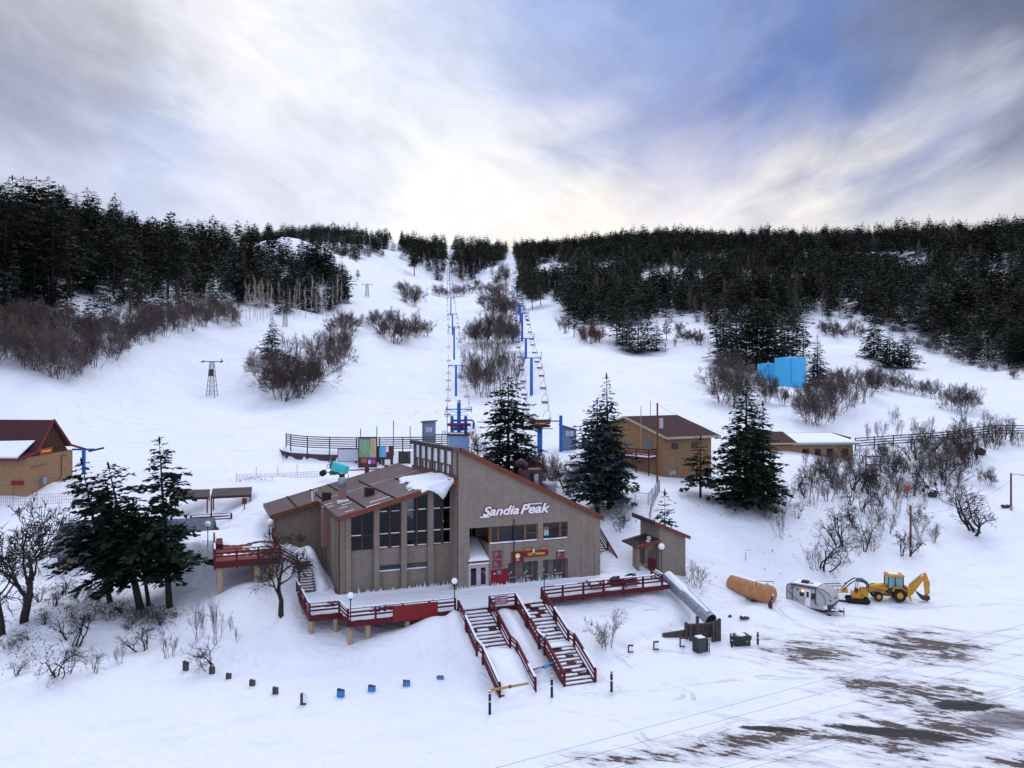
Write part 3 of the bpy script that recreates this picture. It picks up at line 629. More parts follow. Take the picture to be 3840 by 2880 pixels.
# canopy
m = MB(); m.hexa([(.0, -.1, 5.92), (2.07, -.1, 5.92), (2.07, 4.1, 7.2), (.0, 4.1, 7.2), (.0, -.1, 6.12), (2.07, -.1, 6.12), (2.07, 4.1, 7.42), (.0, 4.1, 7.42)])
m.build('entry_canopy', RUST, lodge)
m = MB(); nx, ny = 8, 12; vs = []; fs = []
for j in range(ny + 1):
    for i in range(nx + 1):
        t = 2.05 * i / nx; s = -.12 + 4.2 * j / ny; vs.append((t + .01, s, 6.13 + (s + .1) * .31 + .22 * math.sin(math.pi * min(1, max(0, (j + 1.) / 3)) / 2) * (1 - .25 * (i in (0, nx))) + random.uniform(-.02, .02)))
for j in range(ny):
    for i in range(nx): k = j * (nx + 1) + i; fs.append((k, k + 1, k + nx + 2, k + nx + 1))
k0 = len(vs); vs += [(v[0], v[1], 6.125 + (v[1] + .1) * .31) for v in vs[:nx + 1]]
for i in range(nx): fs.append((i + 1, i, k0 + i, k0 + i + 1))
m.add(vs, fs); m.build('canopy_snow', SNOW, lodge, smooth=True)
MB().box(.02, 2.05, -.16, -.101, 5.80, 5.915).build('canopy_snow', SNOW, lodge)
PINK = mat('pale_pink_metal', (.48, .37, .40), .45, var=.06)
dr = MB()
for a, b in [(0.0, .09), (1.0, 1.09), (1.95, 2.05)]: dr.box(a, b, .02, .14, 3.45, 5.78)
dr.box(.09, 1.0, .03, .13, 5.62, 5.78); dr.box(1.09, 1.95, .03, .13, 5.62, 5.78)
drf = dr.build('door_frame', PINK, lodge)
for a, b in [(.095, .995), (1.095, 1.945)]:
    d = MB(); d.box(a, a + .17, .04, .1, 3.5, 5.6); d.box(b - .17, b, .04, .1, 3.5, 5.6); d.box(a + .17, b - .17, .045, .095, 3.5, 3.78); d.box(a + .17, b - .17, .045, .095, 5.42, 5.6)
    dd = d.build('door', PINK, lodge); MB().box(a + .17, b - .17, .06, .075, 3.78, 5.42).build('pane', GLASS, dd)
    MB().box(b - .12 if a < 1 else a + .04, b - .08 if a < 1 else a + .08, -.02, .038, 4.4, 4.75).build('handle', WHITE, dd)
MB().box(1.33, 1.52, .052, .056, 4.95, 5.12).build('sticker', mat('red_sticker', (.5, .04, .03)), lodge); MB().box(1.66, 1.76, .052, .056, 4.75, 5.05).build('sticker', mat('blue_sticker', (.05, .35, .6)), lodge)
# booth recesses with four service windows and counters
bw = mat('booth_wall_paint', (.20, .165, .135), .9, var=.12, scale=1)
m = MB(); m.box(4.04, 7.17, .95, 1.1, 2.9, 5.62); m.box(7.69, 10.38, .95, 1.1, 2.9, 5.62)
for x in (4.04, 10.26): m.box(x, x + .12, TH, .949, 2.9, 5.62)
m.box(7.17, 7.69, TH, .949, 2.9, 5.62); m.build('booth_wall', bw, lodge)
for a in (4.30, 5.95, 7.78, 9.22):
    f = MB(); f.box(a, a + .06, .88, .95, 4.1, 5.55); f.box(a + .66, a + .76, .88, .95, 4.1, 5.55); f.box(a + .06, a + .66, .885, .945, 5.47, 5.55)
    fo = f.build('service_window', mat('booth_frame', (.05, .04, .035), .6), lodge)
    MB().box(a + .06, a + .66, .915, .93, 4.1, 5.47).build('pane', mat('booth_pane', (.06, .07, .075), .15, spec=.5), fo)
    MB().box(a - .02, a + .86, .60, .88, 3.98, 4.06).build('counter', mat('counter_grey', (.38, .37, .38), .6), fo)
    nn = MB()
    for q in range(random.choice((1, 2, 2))):
        x = a + .16 + .2 * q; z = 4.28 + .17 * q; nn.prism([(x + .07 * math.cos(k * .7), z + .09 * math.sin(k * .7)) for k in range(9)], 'y', .905, .911)
    nn.build('notice', WHITE, fo)
# downpipes, joints, stack, roof furniture
MB().tube([(4.62, -.06, 3.4), (4.62, -.06, 9.9)], .05, 6).build('downpipe', DARK, lodge)
MB().tube([(-11.93, 1.86, 3.2), (-11.93, 1.86, 10.9)], .08, 6).build('downpipe', BRW, lodge)
MB().tube([(-16.68, 14.92, 5.5), (-16.68, 14.92, 8.9)], .06, 6).build('downpipe', BRW, lodge)
for x in (11.77, 13.25): MB().box(x, x + .03, -.012, -.001, 3.3, 6.7).build('wall_joint', DARK, lodge)
pk = mat('dusty_pink_flue', (.26, .13, .125), .8, var=.1)
fl = MB(); fl.box(-12.52, -11.81, 8.7, 9.9, 6.6, 10.6); fl.build('flue_duct', pk, lodge)
ch = MB().box(-11.0, -10.3, 8.0, 8.75, zr1(-11, 8.4) - .1, 12.65).build('chimney', pk, lodge)
MB().cyl(-10.65, 8.38, 12.66, 13.5, .42, 16).build('chimney_cap', GALV, ch, smooth=True)
MB().box(-11.2, -10.1, 7.6, 7.99, zr1(-11, 8) + .05, zr1(-11, 8) + .35).build('roof_snow', SNOW, lodge)
for t, s in [(-12.0, 12.8), (-8.6, 6.6)]:
    b_ = MB(); z = zr1(t, s); b_.hexa([(t, s, z), (t + .9, s, z + .2), (t + .9, s + .9, z + .2), (t, s + .9, z), (t, s, z + .95), (t + .9, s, z + .85), (t + .9, s + .9, z + .85), (t, s + .9, z + .95)]); b_.build('roof_vent', mat('dark_brown_vent', (.035, .014, .008), .7), lodge)
MB().tube([(-12.9, 13.9, 10.5), (-12.95, 13.9, 11.5)], .09, 8).build('vent_pipe', WHITE, lodge)
MB().tube([(-12.1, 19.3, 10.2), (-12.1, 19.3, 10.7), (-11.7, 19.3, 10.8)], .05, 6).build('vent_pipe', WHITE, lodge)
# slab of snow sliding off the corner of the low roof, its upper edge ragged along the ribs
def snow_slab():
    na, nb = 34, 40; vs = []; fs = []; ins = {}
    for i in range(na + 1):
        for j in range(nb + 1):
            t = -6.6 + 5.35 * i / na; s = -.62 + 15.0 * j / nb
            lim = -5.1 + max(0, s - 2.2) * .16 + .35 * math.sin(s * 17.4) + .25 * math.sin(s * 5.1) - (1.1 if 7.5 < s < 11.0 else 0)      # left edge
            top = 12.6 - max(0, (t + 4.0)) * 1.3 if t > -4 else 12.6
            ok = t > lim and s < top and t < -1.3
            h = .03 + .30 * min(1, max(0, (t - lim) / .9)) * min(1, max(0, (top - s) / 1.0)) * (.7 + .3 * math.sin(t * 2 + s))
            z = zr1(t, s) + h + .06
            if s < 0: z -= (-s) ** 1.0 * (.25 + 1.3 * max(0, 1 - abs(t + 2.75) / 1.3))
            if s < 0 and t > -1.9: ok = ok and s > -.2
            ins[i, j] = ok; vs.append((t, s, z))
    for i in range(na):
        for j in range(nb):
            if ins[i, j] and ins[i + 1, j] and ins[i, j + 1] and ins[i + 1, j + 1]:
                k = i * (nb + 1) + j; fs.append((k, k + nb + 1, k + nb + 2, k + 1))
    mm = MB(); mm.add(vs, fs)
    # hanging curl of snow over the fascia
    cv = [(-4.2, -.16), (-3.6, -.5), (-3.1, -.62), (-2.7, -.62), (-2.4, -.5), (-2.0, -.3), (-1.5, -.17)]
    bt = [.22, .5, .95, 1.5, 1.35, .8, .3]
    vs = []; fs = []
    for (t, s), b in zip(cv, bt):
        z = zr1(t, 0) + .22; vs += [(t, s, z), (t, s - .05, z - b), (t, -.15, z - b * .6), (t, -.1, z)]
    for i in range(len(cv) - 1):
        k = i * 4
        for q in range(3): fs.append((k + q, k + 4 + q, k + 5 + q, k + 1 + q))
    mm.add(vs, fs); o = mm.build('roof_snow', SNOW, lodge, smooth=True)
    so = o.modifiers.new('thickness', 'SOLIDIFY'); so.thickness = .10; so.offset = -1
snow_slab()
# the dining hall behind the tall windows: dark floor and pale table tops
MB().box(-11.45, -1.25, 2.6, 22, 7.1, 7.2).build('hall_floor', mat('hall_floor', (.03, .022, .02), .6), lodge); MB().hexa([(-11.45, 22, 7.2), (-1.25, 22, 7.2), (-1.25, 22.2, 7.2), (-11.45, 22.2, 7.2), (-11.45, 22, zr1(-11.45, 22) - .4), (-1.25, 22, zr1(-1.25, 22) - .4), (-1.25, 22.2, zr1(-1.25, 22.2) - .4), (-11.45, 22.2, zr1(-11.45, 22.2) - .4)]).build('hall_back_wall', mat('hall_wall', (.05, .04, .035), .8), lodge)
rr = random.Random(3)
for k in range(15):
    t = -10.6 + (k % 5) * 2.05 + rr.uniform(-.3, .3); s = 3.6 + (k // 5) * 1.7 + rr.uniform(-.2, .2); r = thing('dining_table', 'pale oval dining table behind the tall lodge windows', 'table', tuple(lw(t, s, 7.2)), LA, 'dining tables inside the lodge')
    MB().tube([(0, 0, .68), (0, 0, .73)], .58, 14).build('table_top', mat('pale_laminate', (.75, .77, .78), .4), r); MB().cyl(0, 0, 0, .68, .05, 6).build('leg', DARK, r)
# warm bulb glowing behind the last tall window
MB().ball((-1.75, SB + .6, 9.6), .11, 8, 6).build('lit_bulb', mat('lamp_glow', (.9, .7, .3), emit=(1, .72, .3, 6)), lodge)
# icicles and blown snow along the wall foot
m = MB()
for k in range(150):
    t = random.uniform(-11.2, 10.5); s = 1.7 if t < -1.3 else (.9 if (4.1 < t < 7.1 or 7.8 < t < 10.3) else -.05)
    if 0 < t < 2.1: continue
    h = random.uniform(.05, .42) * (1.5 if random.random() < .1 else 1); m.add([(t, s, 3.45), (t + random.uniform(.12, .3), s - .1, 3.45), (t + .1, s - .35, 3.52), (t + .1, s - .02, 3.6 + h)], [(0, 1, 3), (1, 2, 3), (2, 0, 3)])
m.build('drifted_snow', SNOW, lodge, kind='stuff')

# ---- signs on the front
def sign_at(name, label, t, s, z, w, h, m, cat='sign', th=.05, rounded=False, group=None):
    r = thing(name, label, cat, tuple(lw(t, s, z)), LA, group); b = MB()
    if rounded:
        pl_ = []
        for cx_, a0 in ((w / 2 - h / 2, -90), (-w / 2 + h / 2, 90)):
            pl_ += [(cx_ + h / 2 * math.cos(R(a0 + q * 22.5)), h / 2 * math.sin(R(a0 + q * 22.5))) for q in range(9)]
        b.prism(pl_, 'y', -th, 0)
    else: b.box(-w / 2, w / 2, -th, 0, -h / 2, h / 2)
    b.build('board', m, r); return r
GOLD = mat('gold_lettering', (.75, .38, .06), .6); MAR = mat('maroon_board', (.17, .018, .04), .6, var=.15); OCH = mat('ochre_board', (.26, .075, .02), .6, var=.15)
PALE = mat('pale_lettering', (.52, .30, .32), .7)
r = thing('lodge_name_sign', 'white red-edged Sandia Peak lettering above the strip windows, snow on its top', 'sign', tuple(lw(2.2, -.1, 10.75)), LA)
for body, x, sz in (('Sandia', 1.0, 1.2), ('Peak', 4.45, 1.28)):
    me = text_mesh(body, sz, .05, .32, .07, sx=1.2); me.materials.append(REDP); link(bpy.data.objects.new('letter_edge', me), r, (x, .06, 0))
    me = text_mesh(body, sz, .05, .32, .032, sx=1.2); me.materials.append(mat('letter_white', (.85, .80, .84), .4)); link(bpy.data.objects.new('lettering', me), r, (x, -.03, 0))
b = MB(); b.box(-1.1, -.1, -.07, .03, -.52, -.40); b.build('swash', mat('letter_white', (.85, .8, .84)), r)
MB().box(3.9, 5.3, -.14, .02, .48, .56).build('snow_cap', SNOW, r)
r = sign_at('lift_ticket_sign', 'long red rounded Lift Tickets sign over the ticket windows', 6.95, -.02, 6.35, 2.6, .56, REDP, rounded=True); text_obj('Lift Tickets', .40, GOLD, r, (0, -.06, 0), off=.012)
for x, z, lab in ((6.05, 6.83, 'small ochre rounded board just above the left half of the red lift ticket sign'), (7.75, 6.83, 'small ochre rounded board just above the right half of the red lift ticket sign')):
    r = sign_at('small_board', lab, x, -.02, z, .85, .24, OCH, rounded=True); b = MB(); b.box(-.28, .28, -.056, -.051, -.04, .04); b.build('lettering', GOLD, r)
def lines(r, w, h, n, m=PALE, y=-.056, col=.62):
    b = MB()
    for i in range(n):
        z = h / 2 - h * (i + .5) / n; wl = w * random.uniform(.35, col); b.box(-w / 2, -w / 2 + wl, y, y + .005, z - h / n * .16, z + h / n * .16)
        if random.random() < .7: b.box(w / 2 - w * .14, w / 2, y, y + .005, z - h / n * .16, z + h / n * .16)
    b.build('lettering', m, r)
r = sign_at('price_board', 'upper small maroon price board left of the downpipe', 2.95, -.02, 6.55, .95, .68, MAR, group=None); lines(r, .8, .5, 5)
r = sign_at('price_board', 'lower small maroon price board above the big red board', 2.92, -.02, 5.68, .95, .68, MAR); lines(r, .8, .5, 5)
r = sign_at('red_board', 'big blank red board beside the pink double door', 3.18, -.02, 4.4, 1.8, 1.45, REDP, 'board'); b = MB(); b.box(-.28, .12, -.056, -.051, .25, .62); b.build('notice', mat('blue_grey_notice', (.12, .2, .28)), r); MB().box(-.65, -.45, -.056, -.051, .30, .38).build('notice', WHITE, r)
r = sign_at('emblem_sign', 'square red sign with a round yellow and white emblem over the first ticket window', 5.0, -.02, 6.15, 1.28, 1.08, REDP)
MB().box(-.26, .26, -.056, -.051, -.40, .40).build('panel', mat('navy_panel', (.01, .014, .03)), r)
MB().prism([(.25 * math.cos(k * R(15)) * (1.06 if k % 2 else 1), .12 + .25 * math.sin(k * R(15)) * (1.06 if k % 2 else 1)) for k in range(24)], 'y', -.062, -.057).build('emblem_ring', mat('yellow_paint', (.78, .62, .05)), r)
MB().prism([(.13 * math.cos(k * R(30)), .12 + .13 * math.sin(k * R(30))) for k in range(12)], 'y', -.068, -.063).build('emblem_centre', WHITE, r)
MB().box(-.2, .2, -.062, -.057, -.36, -.18).build('lettering', mat('steel_blue_lettering', (.2, .32, .5)), r)
r = sign_at('price_board', 'maroon price board at the right end over the last ticket window, snow on top', 9.55, -.02, 6.05, .92, .68, MAR); lines(r, .75, .5, 5); MB().box(-.33, .4, -.14, 0, .342, .42).build('snow_cap', SNOW, r)
r = thing('wall_lamp', 'small white lamp on a pole in front of the lift ticket sign', 'lamp', tuple(lw(6.5, -.5, 6.75)), LA); MB().cyl(0, 0, -.2, .2, .08, 8).build('lamp_head', WHITE, r); MB().tube([(0, 0, .2), (0, .45, .35)], .02, 5).build('bracket', DARK, r)
# roof plant behind the steep roof
r = thing('duct_housing', 'dark maroon sheet metal duct housing with curved hood behind the steep lodge roof', 'duct', tuple(lw(10.4, 10.5, zr2(10.4, 10.5))), LA)
MB().box(-1.0, 1.2, -.8, .8, -1, 2.3).build('housing', mat('maroon_metal', (.075, .03, .04), .5), r); MB().box(-.3, .25, -.82, -.801, .9, 2.0).build('vent_opening', DARK, r)
MB().tube([(-.6, 0, 2.3), (-.6, 0, 2.8), (-1.0, 0, 3.1), (-1.5, 0, 2.8)], .42, 12).build('hood', mat('maroon_metal', (.075, .03, .04)), r, smooth=True); MB().tube([(.3, -1.1, .2), (.3, -1.1, 1.8)], .28, 12).build('vent_pipe', GALV, r, smooth=True)
r = thing('exhaust_drum', 'round silver exhaust drum on a dark curb behind the steep lodge roof', 'vent', tuple(lw(12.8, 11.0, zr2(12.8, 11))), LA)
MB().box(-.9, .9, -.8, .8, -1.2, .35).build('curb', mat('maroon_metal', (.075, .03, .04)), r); MB().tube([(0, 0, .351), (0, 0, .5), (0, 0, 1.3), (0, 0, 1.55), (0, 0, 1.8)], [.85, .9, .9, 1.0, 1.0], 20).build('drum', GALV, r, smooth=True)
# ---------------------------------------------------------------- decks, stairs and railings (lodge-local coordinates)
def railing(par, pts, h=1.07, posts=True, pitch=2.4, rails=(.30, .62), post_w=.16, cap_snow=True, drop=.35, panel=None, name='railing', top=.0, skip=()):
    """pts: (t, s, z) of the walking surface; posts are their own children"""
    rl = MB(); sn = MB()
    for k, (a, b) in enumerate(zip(pts[:-1], pts[1:])):
        a = Vector(a); b = Vector(b); n = max(1, int(round((b - a).length / pitch)))
        up = Vector((0, 0, 1))
        rl.bar(a + up * h, b + up * h, .17, .055)
        for r in rails: rl.bar(a + up * (r + .12), b + up * (r + .12), .045, .15)
        if cap_snow:
            d = (b - a); q = 0.
            while q < 1:
                q2 = min(1, q + random.uniform(1.2, 3) / d.length); 
                if random.random() < cap_snow: sn.bar(a + d * q + up * (h + .065), a + d * (q2 - .01) + up * (h + .065), .15, .075)
                q = q2
        for i in range(n + 1):
            if i == 0 and k > 0: continue
            p = a + (b - a) * (i / n); pm = MB(); w = post_w / 2
            d = (b - a).normalized(); lat = Vector((-d.y, d.x, 0)) * .06
            pm.bar(p - up * drop, p + up * (h - .029), post_w, post_w, up=(d.x, d.y, 0)); pm.build('post', RED, par)
    o = rl.build(name, RED, par)
    if sn.v: sn.build('rail_snow', SNOW, o)
    return o
deck = thing('lower_deck', 'snow-covered lower deck with red rails on stub columns along the front of the lodge', 'deck', tuple(LO), LA)
fl = MB()
fl.prism([(-15.2, -3.15), (-12.65, -3.15), (-12.3, -5.9), (-2.9, -5.9), (-2.9, -6.25), (5.3, -6.25), (5.3, -5.2), (19.0, -5.0), (19.0, 1.9), (-11.9, 1.75), (-12.2, 5.2), (-15.4, 5.2)][::-1], 'z', 3.22, 3.40)
fl.build('deck_floor', RED, deck)
# trodden snow on the boards, a grid sheet with bare streaks
def deck_snow():
    import itertools
    poly = [(-15.1, -3.05), (-12.6, -3.05), (-12.2, -5.8), (-2.85, -5.8), (-2.85, -6.2), (5.25, -6.2), (5.25, -5.1), (18.9, -4.9), (18.9, 1.5), (10.6, .3), (-1.0, .3), (-1.0, 2.2), (-11.9, 2.2), (-12.2, 5.0), (-15.3, 5.0)]
    vs = []; fs = []; nx, ny = 230, 76; ok = {}
    for i in range(nx + 1):
        for j in range(ny + 1):
            t = -15.4 + 34.4 * i / nx; s = -6.4 + 11.6 * j / ny
            z = 3.405 + .085 + .03 * math.sin(t * 3 + s * 2) * math.sin(s * 2.3 - t) + (.16 * math.exp(-((s - 1.6) / .5) ** 2) if t < -1 else .14 * math.exp(-((s - .1) / .4) ** 2))
            vs.append((t, s, z)); o_ = inp(t, s, poly)
            st_ = math.sin(t * 11.0 + math.sin(s * 2.0) * 2) * .5 + math.sin(s * 5.3 + t * .9) * .5
            bare = (math.exp(-((t + 8.6) / 2.2) ** 2 - ((s + 3.4) / 1.0) ** 2) * .95 + math.exp(-((t + 12.9) / .9) ** 2 - ((s + .3) / 1.2) ** 2) * 1.0 + math.exp(-((t - 3.2) / .8) ** 2 - ((s + 4.6) / .5) ** 2) * .6)
            ok[i, j] = o_ and not (bare + st_ * .40 > .80)
    for i in range(nx):
        for j in range(ny):
            if ok[i, j] and ok[i + 1, j] and ok[i, j + 1] and ok[i + 1, j + 1]:
                k = i * (ny + 1) + j; fs.append((k, k + ny + 1, k + ny + 2, k + 1))
    m = MB(); m.add(vs, fs); o = link(bpy.data.objects.new('deck_snow', m.mesh('deck_snow', SNOW)), deck); sd = o.modifiers.new('thickness', 'SOLIDIFY'); sd.thickness = .085; sd.offset = -1
def inp(x, y, p):
    c = False; j = len(p) - 1
    for i in range(len(p)):
        if (p[i][1] > y) != (p[j][1] > y) and x < (p[j][0] - p[i][0]) * (y - p[i][1]) / (p[j][1] - p[i][1]) + p[i][0]: c = not c
        j = i
    return c
deck_snow()
bm_ = MB()
edge = [(-15.4, 5.2), (-15.15, -3.15), (-12.63, -3.15), (-12.32, -5.9), (-2.9, -5.9)]
for a, b in zip(edge[:-1], edge[1:]): bm_.bar((a[0], a[1], 3.14), (b[0], b[1], 3.14), .10, .42)
bm_.bar((-.0, -6.25, 3.18), (2.55, -6.25, 3.18), .12, .42); bm_.bar((5.3, -5.15, 3.2), (19, -4.95, 3.2), .1, .36)
bm_.build('edge_beam', RED, deck)
for t, s in [(-15.0, -2.9), (-15.2, .8), (-12.9, -2.9), (-12.1, -5.6), (-10.6, -5.6), (-7.2, -5.6), (-13.6, .5)]:
    MB().cyl(t, s, .4, 2.93, .23, 10).build('stub_column', TANP, deck, smooth=False)
railing(deck, [(-15.4, 5.0, 3.4), (-15.15, -3.12, 3.4), (-12.63, -3.12, 3.4), (-12.32, -5.85, 3.4), (-3.0, -5.85, 3.4)], cap_snow=.97, pitch=2.4)
MB().box(-8.55, -4.6, -6.02, -5.94, 3.0, 4.35).build('red_panel', REDP, deck)
railing(deck, [(5.42, -5.2, 3.4), (18.2, -4.9, 3.4), (18.5, -2.3, 3.4)], cap_snow=.35, pitch=2.1, drop=.5)
railing(deck, [(.05, -6.18, 3.4), (2.5, -6.18, 3.4)], cap_snow=.9, pitch=2.4, drop=.4)
r = thing('railing_sign', 'small lilac notice in three lines hung on the short rail between the two front stairs', 'sign', tuple(lw(1.1, -6.28, 4.02)), LA)
MB().box(-.62, .62, -.04, 0, -.36, .36).build('board', mat('lilac_board', (.20, .03, .05), .6), r)
for i, tx in enumerate(('NO CLIMBING', 'OR FOREIGN', 'EQUIPMENT')): text_obj(tx, .19, mat('lilac_lettering', (.62, .48, .62)), r, (0, -.05, .21 - .21 * i), off=.006)
# front stairs
def stair(name, label, t0, t1, s_top, z_top, s_mid, z_mid, s_mid2, s_bot, z_bot, buried, seed):
    r = thing(name, label, 'stairs', tuple(LO), LA); rr = random.Random(seed)
    def flight(sa, za, sb, zb, bur):
        n = int(round((za - zb) / .155))
        for k in range(n):
            z = za - (za - zb) * (k + 1) / n + .0; s = sa + (sb - sa) * (k + .5) / n; dp = abs(sb - sa) / n
            if bur and k < n * bur: continue
            tr = MB().box(t0 + .12, t1 - .12, s - dp * .62, s + dp * .5, z - .05, z + .0).build('tread', RED, r)
            sn = MB(); x = t0 + .16
            while x < t1 - .2:
                w = rr.uniform(.25, 1.2); x1 = min(x + w, t1 - .15)
                if rr.random() < (.80 if bur is None else .93): sn.box(x, x1, s - dp * rr.uniform(.25, .5), s + dp * .49, z + .001, z + rr.uniform(.07, .105))
                x = x1
            if sn.v: sn.build('tread_snow', SNOW, tr)
        for t in (t0 + .06, t1 - .06): MB().bar((t, sa, za - .16), (t, sb, zb - .12), .08, .30).build('stringer', RED, r)
    flight(s_top, z_top, s_mid, z_mid, 0)
    ld = MB().box(t0 + .1, t1 - .1, s_mid2, s_mid, z_mid - .10, z_mid - .02).build('landing', RED, r); MB().box(t0 + .14, t1 - .14, s_mid2 + .05, s_mid - .02, z_mid - .019, z_mid + .07).build('landing_snow', SNOW, ld)
    flight(s_mid2, z_mid, s_bot, z_bot, buried)
    for t in (t0, t1):
        railing(r, [(t, s_top, z_top), (t, s_mid, z_mid), (t, s_mid2, z_mid), (t, s_bot, z_bot)], h=.98, pitch=3.0, rails=(.22, .58), post_w=.17, cap_snow=.5, drop=.5, name='handrail')
        MB().box(t - .13, t + .13, (s_top + s_mid) / 2 - .05, (s_top + s_mid) / 2 + .35, (z_top + z_mid) / 2 - .3, (z_top + z_mid) / 2 + 1.0).build('newel', RED, r)
    return r
stair('front_stairs', 'left front staircase, its lower flight buried in smooth snow', -2.85, .02, -6.3, 3.4, -11.6, 1.62, -13.2, -17.2, .15, .0, 1)
stair('front_stairs', 'right front staircase with a middle landing and dark wet lower treads', 2.55, 5.2, -6.3, 3.4, -11.7, 1.62, -12.9, -16.9, .1, None, 2)
# snow bank lying over the lower flight of the left stair
m = MB(); vs = []; fs = []; na, nb = 16, 34
for i in range(na + 1):
    for j in range(nb + 1):
        t = -2.75 + 2.68 * i / na; s = -11.5 - 6.6 * j / nb
        z = (1.66 if s > -13.2 else 1.62 + (s + 13.2) * .385) + .34 * math.sin(math.pi * min(1, j / nb * 1.0)) + .05 * math.sin(t * 3.1 + s * 1.7) - .25 * max(0, 1 - i / 3.) * (s < -13.0)
        vs.append((t, s, max(zt(*lw(t, s).xy) - .04 + (0 if s < -17.3 else .02), z) if s < -15.5 else z))
for i in range(na):
    for j in range(nb): k = i * (nb + 1) + j; fs.append((k, k + nb + 1, k + nb + 2, k + 1))
m.add(vs, fs); o = m.build('snow_bank', SNOW, None, smooth=True); o.location = LO; o.rotation_euler = (0, 0, LA); o['kind'] = 'structure'
sd = o.modifiers.new('thickness', 'SOLIDIFY'); sd.thickness = .4; sd.offset = -1
# pole across the foot of the buried stair, blue markers
a = P(1060, 1491, 61.0); b = P(1142, 1476, 62.2)
r = thing('barrier_pole', 'yellow timber barrier pole with a red disc across the foot of the buried stair', 'barrier', tuple(a)); v = b - a
MB().tube([(0, 0, 0), tuple(v)], .10, 8).build('pole', mat('yellow_timber', (.42, .24, .06)), r); MB().ball(tuple(v * .5), .14, 8, 6).build('disc', REDP, r)
a = hit(1150, 1470, .6); b = hit(1190, 1462, .9)
r = thing('board_rail', 'red rail with pale blue boards between the feet of the two front stairs', 'rail', tuple(a)); v = b - a
MB().bar((-.4, 0, .1), tuple(v + Vector((.2, 0, .1))), .06, .14).build('rail', RED, r); MB().bar(tuple(v * .05 - Vector((0, .06, 0))), tuple(v * .5 - Vector((0, .06, 0))), .05, .34).build('pale_board', mat('ice_blue_board', (.45, .6, .75)), r); MB().bar(tuple(v * .62 - Vector((0, .06, -.1))), tuple(v * 1.1 - Vector((0, .06, -.1))), .05, .3).build('blue_board', mat('bright_blue_board', (.06, .35, .62)), r)

# upper red deck on tan columns, its stair down to the lower deck
ud = thing('upper_deck', 'upper red board deck on tan columns left of the lodge wing', 'deck', tuple(LO), LA); UZ = 6.6
f = MB(); f.prism([(-22.7, 6.1), (-16.9, 6.1), (-16.9, 15.2), (-22.7, 15.2)][::-1], 'z', UZ - .1, UZ); f.build('deck_floor', mat('worn_red_boards', (.20, .045, .035), .8, var=.4, scale=8, stretch=(4, .6, 1)), ud)
f = MB(); f.bar((-22.75, 6.05, UZ - .32), (-16.85, 6.05, UZ - .32), .12, .6); f.bar((-22.75, 6.05, UZ - .32), (-22.75, 14, UZ - .32), .12, .6); f.bar((-16.85, 6.1, UZ - .3), (-16.85, 14, UZ - .3), .1, .5); f.build('edge_beam', RED, ud)
for t, s in [(-22.2, 6.6), (-18.9, 6.6), (-22.2, 11), (-17.5, 8.5), (-19, 11.5)]: MB().cyl(t, s, 3.2, UZ - .11, .30, 10).build('column', TANP, ud)
railing(ud, [(-22.7, 14.5, UZ), (-22.7, 6.15, UZ), (-16.9, 6.15, UZ)], cap_snow=.25, pitch=2.0, drop=.8)
railing(ud, [(-16.9, 15.0, UZ), (-16.9, 10.6, UZ)], cap_snow=.5, pitch=2.2)
MB().box(-22.5, -21.9, 11.2, 14.2, UZ, UZ + .55).build('bench', RED, ud)
vs = []; fs = []; nx, ny = 60, 90; ok = {}
for i in range(nx + 1):
    for j in range(ny + 1):
        t = -22.6 + 5.6 * i / nx; s = 6.2 + 9.3 * j / ny; vs.append((t, s, UZ + .06 + .12 * min(1, max(0, (s - 11.5) / 4))))
        nz = math.sin(t * 9.1 + math.sin(s * 1.3) * 1.6) * .25 + math.sin(s * 2.7 + t) * .25
        v_ = max(math.exp(-((t + 18.2) / 1.3) ** 2 - ((s - 11.2) / 2.0) ** 2), .8 * math.exp(-((t + 20.6) / 2.3) ** 2 - ((s - 8.0) / .8) ** 2), 1 / (1 + math.exp(-(s - 12.9 - .5 * math.sin(t * 1.3)) * 1.6))); ok[i, j] = v_ + nz * (1 if s < 10.8 else .12) > .52 and (t > -22.2 or s > 16)
for i in range(nx):
    for j in range(ny):
        if ok[i, j] and ok[i + 1, j] and ok[i, j + 1] and ok[i + 1, j + 1]: k = i * (ny + 1) + j; fs.append((k, k + ny + 1, k + ny + 2, k + 1))
m = MB(); m.add(vs, fs); o = link(bpy.data.objects.new('deck_snow', m.mesh('deck_snow', SNOW)), ud); sd = o.modifiers.new('thickness', 'SOLIDIFY'); sd.thickness = .05; sd.offset = -1
r = thing('side_stairs', 'narrow red stairs from upper to lower deck beside the high snow bank', 'stairs', tuple(LO), LA)
for k in range(4): MB().box(-16.85 + k * .33, -16.5 + k * .33, 6.2, 7.5, UZ - .24 - k * .2, UZ - .18 - k * .2).build('tread', RED, r)
MB().box(-15.5, -14.0, 6.0, 7.6, 5.55, 5.65).build('landing', RED, r)
for k in range(10):
    z = 5.45 - k * .195; s = 6.6 - k * .27; tr = MB().box(-15.2, -13.75, s - .16, s + .16, z - .05, z).build('tread', RED, r); MB().box(-15.1, -14.0 + random.uniform(0, .3), s - .06, s + .16, z + .001, z + .08).build('tread_snow', SNOW, tr)
railing(r, [(-16.85, 6.1, UZ), (-15.3, 6.05, 5.6), (-15.25, 4.3, 4.0)], cap_snow=.3, pitch=1.6, name='handrail')

